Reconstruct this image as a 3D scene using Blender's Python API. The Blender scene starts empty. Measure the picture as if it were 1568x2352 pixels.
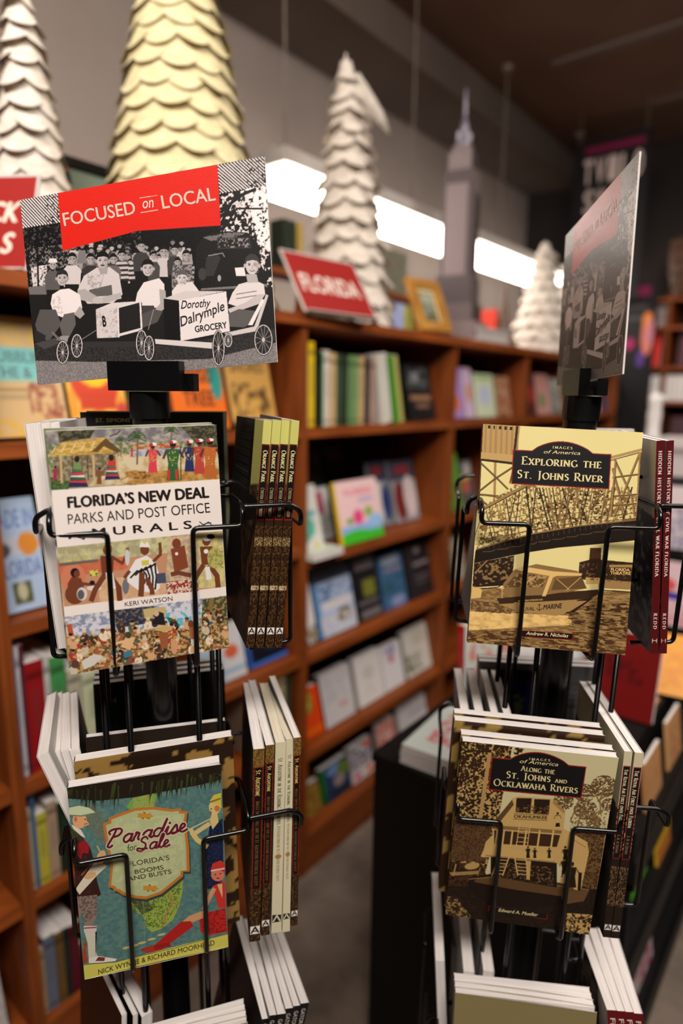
import bpy, math, random
import numpy as np
from mathutils import Vector, Matrix, Euler

# ------------------------------------------------------------------ camera, world, lights, exposure
SC = bpy.context.scene
COL = SC.collection
PI = math.pi
EYE = Vector((0, 0, 1.55))
YAW, PITCH, ROLL = math.radians(39.2), math.radians(10.6), math.radians(0.6)
FPX = 1450.0
_f = Vector((-math.sin(YAW) * math.cos(PITCH), math.cos(YAW) * math.cos(PITCH), -math.sin(PITCH)))
_r = Vector((math.cos(YAW), math.sin(YAW), 0)); _u = _r.cross(_f)
_R = _r * math.cos(ROLL) + _u * math.sin(ROLL); _U = -_r * math.sin(ROLL) + _u * math.cos(ROLL)
cam = bpy.data.cameras.new('camera'); camo = bpy.data.objects.new('camera', cam); COL.objects.link(camo)
m = Matrix.Identity(4)
for i in range(3):
    m[i][0] = _R[i]; m[i][1] = _U[i]; m[i][2] = -_f[i]; m[i][3] = EYE[i]
camo.matrix_world = m
cam.sensor_fit = 'HORIZONTAL'; cam.sensor_width = 24.0; cam.lens = 24.0 * FPX / 1568.0
cam.clip_start = 0.02; cam.clip_end = 60
cam.dof.use_dof = True; cam.dof.focus_distance = 0.66; cam.dof.aperture_fstop = 1.9
SC.camera = camo

SC.view_settings.view_transform = 'Standard'; SC.view_settings.look = 'None'
SC.view_settings.gamma = 1; SC.view_settings.use_curve_mapping = False
SC.view_settings.exposure = 0.15
w_ = bpy.data.worlds.new('world'); SC.world = w_; w_.use_nodes = True
bg = w_.node_tree.nodes['Background']; bg.inputs[0].default_value = (1.0, 0.86, 0.74, 1); bg.inputs[1].default_value = 0.012

def area(name, loc, target, sx, sy, power, col, spread=180):
    l = bpy.data.lights.new(name, 'AREA'); l.shape = 'RECTANGLE'; l.size = sx; l.size_y = sy; l.energy = power; l.color = col; l.spread = math.radians(spread)
    o = bpy.data.objects.new(name, l); COL.objects.link(o); o.location = loc
    o.rotation_euler = (Vector(target) - Vector(loc)).to_track_quat('-Z', 'Y').to_euler()
    return o
WARM = (1.0, 0.91, 0.84)
area('overhead_fill_light', (0.75, -0.5, 3.15), (-0.1, 0.5, 1.2), 1.2, 0.5, 72, WARM)  # added fill from overhead onto the racks, no fixture body behind it
area('overhead_fill_light', (0.35, 1.9, 3.15), (-0.6, 2.0, 0.0), 0.6, 1.6, 40, WARM)  # added fill over the table and floor, no real fixture
area('overhead_fill_light', (-0.55, -0.5, 3.12), (-2.1, 1.0, 2.5), 0.6, 0.6, 25, WARM, 120)  # added fill, narrowed to brighten the upper left wall
area('overhead_fill_light', (-0.45, 3.5, 3.18), (-0.9, 4.6, 1.4), 0.5, 0.5, 7, WARM, 100)  # small added fill that lifts the far bookcase

def ray(px, py):
    return _f + _R * ((px - 784) / FPX) - _U * ((py - 1176) / FPX)
def at_x(px, py, X):          # the point of the vertical plane x = X seen at that place of the photograph
    d = ray(px, py); return EYE + d * ((X - EYE.x) / d.x)
def at_y(px, py, Y):
    d = ray(px, py); return EYE + d * ((Y - EYE.y) / d.y)
def at_z(px, py, Z):
    d = ray(px, py); return EYE + d * ((Z - EYE.z) / d.z)

# ------------------------------------------------------------------ materials
def lin(c):
    c = np.asarray(c, float) / 255.0
    return np.where(c <= 0.04045, c / 12.92, ((c + 0.055) / 1.055) ** 2.4)
def lin4(c):
    v = lin(c); return (float(v[0]), float(v[1]), float(v[2]), 1)
MATS = {}
def mat(name, col, rough=0.6, metal=0.0, emit=None, estr=0, coat=0, spec=0.5, noise=None, bump=None, wave=None):
    if name in MATS: return MATS[name]
    M = bpy.data.materials.new(name); M.use_nodes = True; nt = M.node_tree; b = nt.nodes['Principled BSDF']
    b.inputs['Base Color'].default_value = lin4(col); b.inputs['Roughness'].default_value = rough
    b.inputs['Metallic'].default_value = metal; b.inputs['Coat Weight'].default_value = coat
    b.inputs['Specular IOR Level'].default_value = spec
    if emit is not None:
        b.inputs['Emission Color'].default_value = lin4(emit); b.inputs['Emission Strength'].default_value = estr
    tc = nt.nodes.new('ShaderNodeTexCoord')
    if noise:                                     # (second colour, scale, detail, stretch xyz)
        c2, sc, det, st = noise
        mp = nt.nodes.new('ShaderNodeMapping'); mp.inputs['Scale'].default_value = st
        n = nt.nodes.new('ShaderNodeTexNoise'); n.inputs['Scale'].default_value = sc; n.inputs['Detail'].default_value = det
        r = nt.nodes.new('ShaderNodeValToRGB'); r.color_ramp.elements[0].position = 0.35; r.color_ramp.elements[1].position = 0.65
        r.color_ramp.elements[0].color = lin4(col); r.color_ramp.elements[1].color = lin4(c2)
        nt.links.new(tc.outputs['Object'], mp.inputs[0]); nt.links.new(mp.outputs[0], n.inputs['Vector'])
        nt.links.new(n.outputs[0], r.inputs[0]); nt.links.new(r.outputs[0], b.inputs['Base Color'])
    if bump:                                      # (scale, strength, stretch)
        sc, s, st = bump
        mp = nt.nodes.new('ShaderNodeMapping'); mp.inputs['Scale'].default_value = st
        n = nt.nodes.new('ShaderNodeTexNoise'); n.inputs['Scale'].default_value = sc; n.inputs['Detail'].default_value = 3
        bp = nt.nodes.new('ShaderNodeBump'); bp.inputs['Strength'].default_value = s; bp.inputs['Distance'].default_value = 0.002
        nt.links.new(tc.outputs['Object'], mp.inputs[0]); nt.links.new(mp.outputs[0], n.inputs['Vector'])
        nt.links.new(n.outputs[0], bp.inputs['Height']); nt.links.new(bp.outputs[0], b.inputs['Normal'])
    MATS[name] = M
    return M
def attr_mat(name, rough, grain=0.0, coat=0.0, spec=0.5):
    M = bpy.data.materials.new(name); M.use_nodes = True; nt = M.node_tree; b = nt.nodes['Principled BSDF']
    a = nt.nodes.new('ShaderNodeAttribute'); a.attribute_name = 'ink'
    nt.links.new(a.outputs['Color'], b.inputs['Base Color'])
    b.inputs['Roughness'].default_value = rough; b.inputs['Coat Weight'].default_value = coat
    b.inputs['Specular IOR Level'].default_value = spec
    if grain:
        tc = nt.nodes.new('ShaderNodeTexCoord'); n = nt.nodes.new('ShaderNodeTexNoise'); n.inputs['Scale'].default_value = 900
        bp = nt.nodes.new('ShaderNodeBump'); bp.inputs['Strength'].default_value = grain; bp.inputs['Distance'].default_value = 0.0006
        nt.links.new(tc.outputs['Object'], n.inputs['Vector']); nt.links.new(n.outputs[0], bp.inputs['Height']); nt.links.new(bp.outputs[0], b.inputs['Normal'])
    return M
M_COVER = attr_mat('printed_cover', 0.42, 0, 0.0, 0.35)
M_SIGN = attr_mat('printed_card', 0.40, 0.3, 0.0, 0.6)
M_PAPER = mat('paper_pages', (236, 230, 226), 0.85, spec=0.15, noise=((212, 204, 198), 30, 2, (0.4, 90, 0.4)))
M_PAPERY = mat('yellowish_pages', (232, 222, 196), 0.85, spec=0.15, noise=((206, 196, 172), 30, 2, (0.4, 90, 0.4)))
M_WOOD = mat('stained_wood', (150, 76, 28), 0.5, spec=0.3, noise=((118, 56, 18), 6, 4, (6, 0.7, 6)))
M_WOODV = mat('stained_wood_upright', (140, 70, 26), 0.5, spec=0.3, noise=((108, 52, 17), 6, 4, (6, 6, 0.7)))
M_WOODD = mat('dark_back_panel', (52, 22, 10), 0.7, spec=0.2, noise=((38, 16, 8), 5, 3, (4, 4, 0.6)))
M_BLACK = mat('black_plastic', (10, 10, 11), 0.28, spec=0.5, bump=(60, 0.05, (1, 1, 1)))
M_WIRE = mat('black_powder_coated_wire', (7, 7, 8), 0.24, spec=0.6, bump=(400, 0.03, (1, 1, 1)))
M_BLKWOOD = mat('black_laminate', (12, 10, 9), 0.55, spec=0.3, bump=(50, 0.08, (1, 1, 1)))

# ------------------------------------------------------------------ mesh builder
class MB:
    def __init__(s): s.v = []; s.f = []; s.c = []; s.n = 0
    def add(s, V, F, c=(200, 200, 200)):
        V = np.asarray(V, float); s.v.append(V); k = s.n
        s.f += [tuple(i + k for i in f) for f in F]
        c = np.asarray(c, float)
        if c.ndim == 1: c = np.repeat(lin(c)[None, :], len(V), 0)
        s.c.append(c); s.n += len(V)
    def quad(s, a, b, c_, d, c=(200, 200, 200)): s.add([a, b, c_, d], [(0, 1, 2, 3)], c)
    def box(s, lo, hi, c=(200, 200, 200), M=None):
        x0, y0, z0 = lo; x1, y1, z1 = hi
        V = np.array([(x0, y0, z0), (x1, y0, z0), (x1, y1, z0), (x0, y1, z0), (x0, y0, z1), (x1, y0, z1), (x1, y1, z1), (x0, y1, z1)])
        if M is not None: V = np.array([tuple(M @ Vector(p)) for p in V])
        s.add(V, [(0, 3, 2, 1), (4, 5, 6, 7), (0, 1, 5, 4), (1, 2, 6, 5), (2, 3, 7, 6), (3, 0, 4, 7)], c)
    def tube(s, pts, r, seg=8, c=(10, 10, 10), bend=0.0, r2=None):
        P = [Vector(p) for p in pts]
        if bend:
            Q = [P[0]]
            for i in range(1, len(P) - 1):
                a, b, d = P[i - 1], P[i], P[i + 1]
                k = min(bend, (a - b).length * 0.45, (d - b).length * 0.45)
                p0 = b + (a - b).normalized() * k; p1 = b + (d - b).normalized() * k
                for j in range(5):
                    t = j / 4; Q.append(p0 * (1 - t) ** 2 + b * 2 * t * (1 - t) + p1 * t * t)
            Q.append(P[-1]); P = Q
        V = []; n = len(P); up = None
        for i in range(n):
            d = (P[min(i + 1, n - 1)] - P[max(i - 1, 0)]).normalized()
            if up is None: up = d.orthogonal().normalized()
            else:
                up = (up - d * up.dot(d)); up = up.normalized() if up.length > 1e-6 else d.orthogonal().normalized()
            e = d.cross(up); rr = r if r2 is None else r + (r2 - r) * i / (n - 1)
            for k in range(seg):
                a = 2 * PI * k / seg; V.append(tuple(P[i] + (up * math.cos(a) + e * math.sin(a)) * rr))
        F = [(i * seg + k, i * seg + (k + 1) % seg, (i + 1) * seg + (k + 1) % seg, (i + 1) * seg + k) for i in range(n - 1) for k in range(seg)]
        F += [tuple(range(seg))[::-1], tuple((n - 1) * seg + k for k in range(seg))]
        s.add(V, F, c)
    def lathe(s, prof, seg=24, c=(10, 10, 10), M=None):
        V = []; 
        for r, z in prof:
            for k in range(seg): a = 2 * PI * k / seg; V.append((r * math.cos(a), r * math.sin(a), z))
        if M is not None: V = [tuple(M @ Vector(p)) for p in V]
        n = len(prof)
        F = [(i * seg + k, i * seg + (k + 1) % seg, (i + 1) * seg + (k + 1) % seg, (i + 1) * seg + k) for i in range(n - 1) for k in range(seg)]
        F += [tuple(range(seg))[::-1], tuple((n - 1) * seg + k for k in range(seg))]
        s.add(V, F, c)
    def grid(s, img, O, X, Y):
        # img: rows top to bottom, linear rgb; O = lower left corner, X along width, Y upwards
        h, w, _ = img.shape
        u = np.linspace(0, 1, w); v = np.linspace(1, 0, h)
        uu, vv = np.meshgrid(u, v)
        V = np.array(O)[None, :] + uu.reshape(-1, 1) * np.array(X)[None, :] + vv.reshape(-1, 1) * np.array(Y)[None, :]
        i = np.arange(w * h).reshape(h, w)
        F = np.stack([i[1:, :-1], i[1:, 1:], i[:-1, 1:], i[:-1, :-1]], -1).reshape(-1, 4)
        k = s.n; s.v.append(V); s.c.append(img.reshape(-1, 3)); s.n += w * h
        s.f += [tuple(r) for r in (F + k).tolist()]
    def build(s, name, m, parent=None, warp=None, smooth=False):
        V = np.concatenate(s.v)
        if warp is not None: V = warp(V)
        me = bpy.data.meshes.new(name)
        me.from_pydata(V.tolist(), [], s.f)
        a = me.color_attributes.new('ink', 'FLOAT_COLOR', 'POINT')
        c = np.concatenate(s.c); c = np.concatenate([c, np.ones((len(c), 1))], 1).astype(np.float32)
        a.data.foreach_set('color', c.ravel())
        me.materials.append(m)
        if smooth: me.polygons.foreach_set('use_smooth', [True] * len(me.polygons))
        me.update()
        o = bpy.data.objects.new(name, me); COL.objects.link(o)
        if parent is not None: o.parent = parent
        return o
def tag(o, label=None, cat=None, group=None, kind=None):
    if label: o['label'] = label
    if cat: o['category'] = cat
    if group: o['group'] = group
    if kind: o['kind'] = kind
    return o
def thing(name, label, cat, loc=(0, 0, 0), rot=(0, 0, 0), group=None):
    o = bpy.data.objects.new(name, None); COL.objects.link(o); o.empty_display_size = 0.02
    o.location = loc; o.rotation_euler = rot
    return tag(o, label, cat, group)
def copy_tree(o, parent=None):
    c = o.copy(); COL.objects.link(c); c.parent = parent
    for ch in [x for x in bpy.data.objects if x.parent == o]: copy_tree(ch, c)
    return c

# ------------------------------------------------------------------ drawing: polygons, strokes and speckle inked on a fine mesh
_glyph = {}
def glyphs(txt, bold=0.0):
    key = (txt, bold)
    if key not in _glyph:
        c = bpy.data.curves.new('t', 'FONT'); c.body = txt; c.offset = bold; c.resolution_u = 3
        o = bpy.data.objects.new('t', c); COL.objects.link(o)
        dg = bpy.context.evaluated_depsgraph_get()
        me = bpy.data.meshes.new_from_object(o.evaluated_get(dg))
        V = np.array([v.co[:2] for v in me.vertices]) if len(me.vertices) else np.zeros((0, 2))
        F = [tuple(p.vertices) for p in me.polygons]
        bpy.data.objects.remove(o); bpy.data.curves.remove(c); bpy.data.meshes.remove(me)
        _glyph[key] = (V, F)
    return _glyph[key]
def arc(cx, cy, rx, ry, a0, a1, n=9):
    return [(cx + rx * math.cos(math.radians(a0 + (a1 - a0) * i / (n - 1))), cy + ry * math.sin(math.radians(a0 + (a1 - a0) * i / (n - 1)))) for i in range(n)]
# roman capitals as pen strokes: (advance, [strokes]); a stroke may end in a serif at y = 0 or 1
ROM = {
 'A': (.78, [[(.0, 0), (.36, 1)], [(.34, 1), (.72, 0)], [(.13, .36), (.58, .36)]]),
 'B': (.62, [[(.1, 0), (.1, 1)], [(.1, .98)] + arc(.28, .76, .24, .22, 90, -90) + [(.1, .54)], [(.1, .54)] + arc(.3, .28, .28, .27, 90, -90) + [(.1, .01)]]),
 'C': (.74, [arc(.42, .5, .38, .5, 48, 312, 15)]),
 'D': (.8, [[(.1, 0), (.1, 1)], [(.1, .98)] + arc(.3, .5, .44, .48, 90, -90, 13) + [(.1, .02)]]),
 'E': (.56, [[(.1, 0), (.1, 1)], [(.1, .98), (.5, .98), (.5, .86)], [(.1, .52), (.42, .52)], [(.1, .02), (.54, .02), (.54, .15)]]),
 'F': (.52, [[(.1, 0), (.1, 1)], [(.1, .98), (.5, .98), (.5, .86)], [(.1, .52), (.42, .52)]]),
 'G': (.8, [arc(.42, .5, .38, .5, 48, 325, 15), [(.72, .08), (.72, .42)]]),
 'H': (.8, [[(.1, 0), (.1, 1)], [(.68, 0), (.68, 1)], [(.1, .52), (.68, .52)]]),
 'I': (.28, [[(.13, 0), (.13, 1)]]),
 'J': (.32, [[(.16, 1), (.16, .1)] + arc(.02, .06, .14, .22, 0, -90, 5)]),
 'K': (.7, [[(.1, 0), (.1, 1)], [(.1, .48), (.56, 1)], [(.2, .56), (.66, 0)]]),
 'L': (.54, [[(.1, 0), (.1, 1)], [(.1, .02), (.52, .02), (.52, .16)]]),
 'M': (.94, [[(.1, 0), (.16, 1)], [(.14, 1), (.46, .04)], [(.46, .04), (.78, 1)], [(.78, 1), (.84, 0)]]),
 'N': (.84, [[(.1, 0), (.1, 1)], [(.08, 1), (.7, .02)], [(.7, 0), (.7, 1)]]),
 'O': (.86, [arc(.43, .5, .39, .5, 0, 360, 21)]),
 'P': (.58, [[(.1, 0), (.1, 1)], [(.1, .98)] + arc(.28, .73, .26, .25, 90, -90) + [(.1, .48)]]),
 'Q': (.86, [arc(.43, .5, .39, .5, 0, 360, 21), [(.45, .1), (.85, -.2)]]),
 'R': (.68, [[(.1, 0), (.1, 1)], [(.1, .98)] + arc(.28, .74, .25, .24, 90, -90) + [(.1, .5)], [(.28, .5), (.66, 0)]]),
 'S': (.54, [[(.46, .84)] + arc(.26, .75, .18, .23, 45, 230, 8) + arc(.27, .26, .2, .26, 50, -140, 8)]),
 'T': (.66, [[(.33, 0), (.33, 1)], [(.04, .86), (.06, .98), (.6, .98), (.62, .86)]]),
 'U': (.78, [[(.1, 1), (.1, .35)] + arc(.38, .32, .28, .32, 180, 360, 9) + [(.66, 1)]]),
 'V': (.74, [[(.02, 1), (.36, 0)], [(.36, 0), (.7, 1)]]),
 'W': (1.06, [[(.02, 1), (.3, 0)], [(.3, 0), (.53, .96)], [(.53, .96), (.78, 0)], [(.78, 0), (1.04, 1)]]),
 'X': (.72, [[(.04, 1), (.66, 0)], [(.62, 1), (.06, 0)]]),
 'Y': (.68, [[(.02, 1), (.33, .5), (.33, 0)], [(.33, .5), (.64, 1)]]),
 'Z': (.66, [[(.06, .86), (.06, .98), (.58, .98), (.04, .02), (.6, .02), (.62, .15)]]),
 '.': (.26, [[(.1, .0), (.12, .09)]]), "'": (.22, [[(.12, 1), (.08, .78)]]), ' ': (.34, []), '&': (.8, [[(.66, .0), (.2, .78)] + arc(.33, .83, .13, .16, 200, -20, 7) + [(.12, .3)] + arc(.3, .2, .22, .2, 170, 330, 7)]),
}
def roman(txt, weight=1.0, small=0.78, track=0.06):
    """text in capitals with small capitals for lower case; returns verts and faces with cap height 1"""
    V = []; F = []; x = 0.0
    def ribbon(P, sc, ox):
        P = np.array(P, float) * sc; P[:, 0] += ox
        n = len(P); L = []; Rr = []
        for i in range(n):
            d = P[min(i + 1, n - 1)] - P[max(i - 1, 0)]; d = d / (np.hypot(*d) + 1e-9)
            th = math.atan2(d[1], d[0]); w = (0.024 + 0.062 * abs(math.sin(th - math.radians(18))) ** 1.3) * weight
            nn = np.array([-d[1], d[0]]) * w; L.append(P[i] + nn); Rr.append(P[i] - nn)
        k = len(V); V.extend([tuple(p) for p in L] + [tuple(p) for p in Rr])
        F.extend([(k + i, k + n + i, k + n + i + 1, k + i + 1) for i in range(n - 1)])
        for e, o_ in ((0, 1), (n - 1, n - 2)):
            q, q2 = P[e], P[o_]
            if abs(q[1] - q2[1]) > 0.4 * sc and (abs(q[1]) < 0.03 or abs(q[1] - sc) < 0.03):
                sw = 0.17 * sc; y0 = q[1] - (0 if q[1] < 0.1 else 0.05); k = len(V)
                V.extend([(q[0] - sw, y0), (q[0] + sw, y0), (q[0] + sw, y0 + 0.05), (q[0] - sw, y0 + 0.05)]); F.append((k, k + 1, k + 2, k + 3))
    for ch in txt:
        sc = small if (ch.islower()) else 1.0
        adv, st = ROM.get(ch.upper(), ROM[' '])
        for P in st: ribbon(P, sc, x)
        x += (adv + 0.1 + track) * sc
    return np.array(V) if V else np.zeros((0, 2)), F
def noise2(h, w, scale, seed, octv=3):
    rs = np.random.RandomState(seed); out = np.zeros((h, w)); amp = 1; tot = 0
    for o in range(octv):
        gh = max(2, int(h / scale) + 2); gw = max(2, int(w / scale) + 2)
        g = rs.rand(gh, gw)
        yy = np.linspace(0, gh - 1.001, h); xx = np.linspace(0, gw - 1.001, w)
        y0 = yy.astype(int); x0 = xx.astype(int); fy = (yy - y0)[:, None]; fx = (xx - x0)[None, :]
        fy = fy * fy * (3 - 2 * fy); fx = fx * fx * (3 - 2 * fx)
        out += amp * ((g[y0][:, x0] * (1 - fx) + g[y0][:, x0 + 1] * fx) * (1 - fy) + (g[y0 + 1][:, x0] * (1 - fx) + g[y0 + 1][:, x0 + 1] * fx) * fy)
        tot += amp; amp *= 0.55; scale = max(1.0, scale / 2)
    return out / tot
class Art:
    """a picture drawn in the coordinates of its own four corners (top left, top right, bottom right, bottom left)"""
    def __init__(s, w, h, quad=None, base=(200, 200, 200), ss=2):
        s.w, s.h, s.ss = w, h, ss; s.W, s.H = w * ss, h * ss
        q = quad or [(0, 0), (1, 0), (1, 1), (0, 1)]
        A = []; b = []
        for (x, y), (u, v) in zip(q, [(0, 0), (1, 0), (1, 1), (0, 1)]):
            A.append([x, y, 1, 0, 0, 0, -u * x, -u * y]); b.append(u)
            A.append([0, 0, 0, x, y, 1, -v * x, -v * y]); b.append(v)
        hh = np.linalg.solve(np.array(A, float), np.array(b, float)); s.Hm = np.append(hh, 1).reshape(3, 3)
        s.img = np.zeros((s.H, s.W, 3)) + np.array(base, float)[None, None, :]
        s.txt = []; s.dup = 0
    def uv(s, P):
        P = np.asarray(P, float).reshape(-1, 2); q = np.c_[P, np.ones(len(P))] @ s.Hm.T
        return q[:, :2] / q[:, 2:3]
    def mask(s, P):
        q = s.uv(P) * np.array([s.W, s.H])
        x0 = max(0, int(q[:, 0].min())); x1 = min(s.W, int(q[:, 0].max()) + 2); y0 = max(0, int(q[:, 1].min())); y1 = min(s.H, int(q[:, 1].max()) + 2)
        if x1 <= x0 or y1 <= y0: return None
        X, Y = np.meshgrid(np.arange(x0, x1) + .5, np.arange(y0, y1) + .5); m_ = np.zeros(X.shape, bool)
        n = len(q)
        for i in range(n):
            ax, ay = q[i]; bx, by = q[(i + 1) % n]
            if ay == by: continue
            m_ ^= ((ay > Y) != (by > Y)) & (X < (bx - ax) * (Y - ay) / (by - ay) + ax)
        return (slice(y0, y1), slice(x0, x1)), m_
    def P(s, pts, c):
        r = s.mask(pts)
        if r: s.img[r[0]][r[1]] = c
    def E(s, cx, cy, rx, ry, c, rot=0):
        a = math.radians(rot); s.P([(cx + rx * math.cos(t) * math.cos(a) - ry * math.sin(t) * math.sin(a), cy + rx * math.cos(t) * math.sin(a) + ry * math.sin(t) * math.cos(a)) for t in [2 * PI * i / 22 for i in range(22)]], c)
    def S(s, pts, wd, c, closed=False):
        pts = list(pts) + ([pts[0]] if closed else [])
        for (ax, ay), (bx, by) in zip(pts[:-1], pts[1:]):
            l = math.hypot(bx - ax, by - ay) or 1; nx, ny = -(by - ay) / l * wd / 2, (bx - ax) / l * wd / 2
            s.P([(ax + nx, ay + ny), (bx + nx, by + ny), (bx - nx, by - ny), (ax - nx, ay - ny)], c)
        if len(pts) > 2:
            for x, y in pts[1:-1]: s.E(x, y, wd / 2, wd / 2, c)
    def B(s, pts, c1, c2=None, sc=8, th=0.5, seed=1, octv=3, sx=1, soft=0.0):
        """speckle: c1 where the noise is above th, else c2 (or left as it is)"""
        r = s.mask(pts)
        if not r: return
        sl, m_ = r; h, w = m_.shape
        n = noise2(max(h, 2), max(int(w / sx), 2), sc, seed, octv)
        if sx != 1: n = n[:, np.minimum((np.arange(w) / sx).astype(int), n.shape[1] - 1)]
        n = n[:h, :w]; reg = s.img[sl]
        if soft:
            k = np.clip((n - th) / soft + .5, 0, 1)[..., None]; v = np.array(c1, float) * k + np.array(c2, float) * (1 - k)
            reg[m_] = v[m_]
        else:
            if c2 is not None: reg[m_] = c2
            reg[m_ & (n > th)] = c1
    def T(s, txt, p0, p1, hgt, c, font='sans', bold=0.0, shear=0.0, weight=1.0, small=.78, track=.06, up=None, keep=False):
        """text from p0 to p1 along its base line, hgt = height of a capital"""
        if font == 'sans':
            V, F = glyphs(txt); cap = 0.70
            if bold > 0 and len(V):
                n_ = len(V); V = np.concatenate([V + np.array([dx, dy]) for dx, dy in ((-bold, 0), (bold, 0), (0, bold * .6), (0, -bold * .6))])
                F = [tuple(i + k * n_ for i in f) for k in range(4) for f in F]; s.dup = n_
        else: V, F = roman(txt, weight, small, track); cap = 1.0
        dup = s.dup; s.dup = 0
        if not len(V): return
        V = V.copy(); V[:, 0] += shear * V[:, 1]; V[:, 0] -= V[:, 0].min(); W_ = V[:, 0].max()
        p0 = np.array(p0, float); p1 = np.array(p1, float); d = p1 - p0; L = np.hypot(*d); d = d / L
        u = np.array([d[1], -d[0]]) if up is None else np.array(up, float)
        s.txt.append((s.uv(p0[None, :] + V[:, :1] / W_ * L * d[None, :] + V[:, 1:2] / cap * hgt * u[None, :]), F, c, dup))
    def TS(s, txt, p0, wd, hgt, c, **k):
        s.T(txt, p0, (p0[0] + wd, p0[1]), hgt, c, **k)
    def out(s):
        i = s.img.reshape(s.h, s.ss, s.w, s.ss, 3).mean((1, 3))
        return lin(i)
    def put(s, mb, O, X, Y, lift):
        """ink the picture on the face with lower left corner O"""
        O = np.array(O, float); X = np.array(X, float); Y = np.array(Y, float); N = np.cross(X, Y); N /= np.linalg.norm(N)
        mb.grid(s.out(), O, X, Y)
        for k, (q, F, c, dup) in enumerate(s.txt):
            q = np.clip(q, 0.003, 0.997)
            lv = (lift + 0.00004 * (k % 5) + (np.arange(len(q)) // dup * 0.00001 if dup else 0)) * np.ones(len(q))
            mb.add(O + q[:, :1] * X + (1 - q[:, 1:2]) * Y + N * lv[:, None], F, c)
def G(v): return (v, v * .955, v * .945)
def face(a, x, y, r, c=190, hair=20, tilt=0, smile=True, hat=None):
    """a small front-on head with hair, eyes, nose and mouth in grey tones"""
    a.E(x, y - r * .25, r * .95, r * 1.15, G(hair)); a.E(x - r * .93, y + r * .1, r * .16, r * .28, G(c - 20)); a.E(x + r * .93, y + r * .1, r * .16, r * .28, G(c - 20))
    a.E(x, y + r * .12, r * .8, r * 1.08, G(c)); a.P([(x - r * .85, y - r * .45), (x - r * .5, y - r * 1.2), (x + r * .5, y - r * 1.25), (x + r * .85, y - r * .45), (x + r * .1, y - r * .62)], G(hair))
    if hat: a.P([(x - r * 1.2, y - r * .5), (x - r * .8, y - r * 1.5), (x + r * .8, y - r * 1.5), (x + r * 1.2, y - r * .5)], G(hat))
    if r > 14:
        for sx in (-.36, .36): a.E(x + r * sx, y - r * .02, r * .17, r * .08, G(35)); a.S([(x + r * (sx - .18), y - r * .2), (x + r * (sx + .18), y - r * .22)], r * .07, G(60))
        a.S([(x + r * .04, y), (x + r * .12, y + r * .35), (x - r * .06, y + r * .38)], r * .06, G(c - 70))
        a.E(x, y + r * .66, r * .32, r * .14, G(70)); 
        if smile: a.E(x, y + r * .63, r * .26, r * .07, G(235))
        a.B([(x + r * .3, y - r * .4), (x + r * .9, y - r * .4), (x + r * .8, y + r * .9), (x + r * .35, y + r * 1.1)], G(c - 45), None, 5, .5, int(x))
def wheel(a, x, y, rx, ry, tire=8, rim=225):
    a.E(x, y, rx, ry, G(18)); a.E(x, y, rx - tire * .45, ry - tire * .45, G(rim)); a.E(x, y, rx - tire, ry - tire, G(40))
    for k in range(12):
        t = PI * k / 6 + .2; a.S([(x, y), (x + (rx - tire) * math.cos(t), y + (ry - tire) * math.sin(t))], 2.2, G(175))
    a.E(x, y, rx * .16, ry * .14, G(200))
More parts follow.
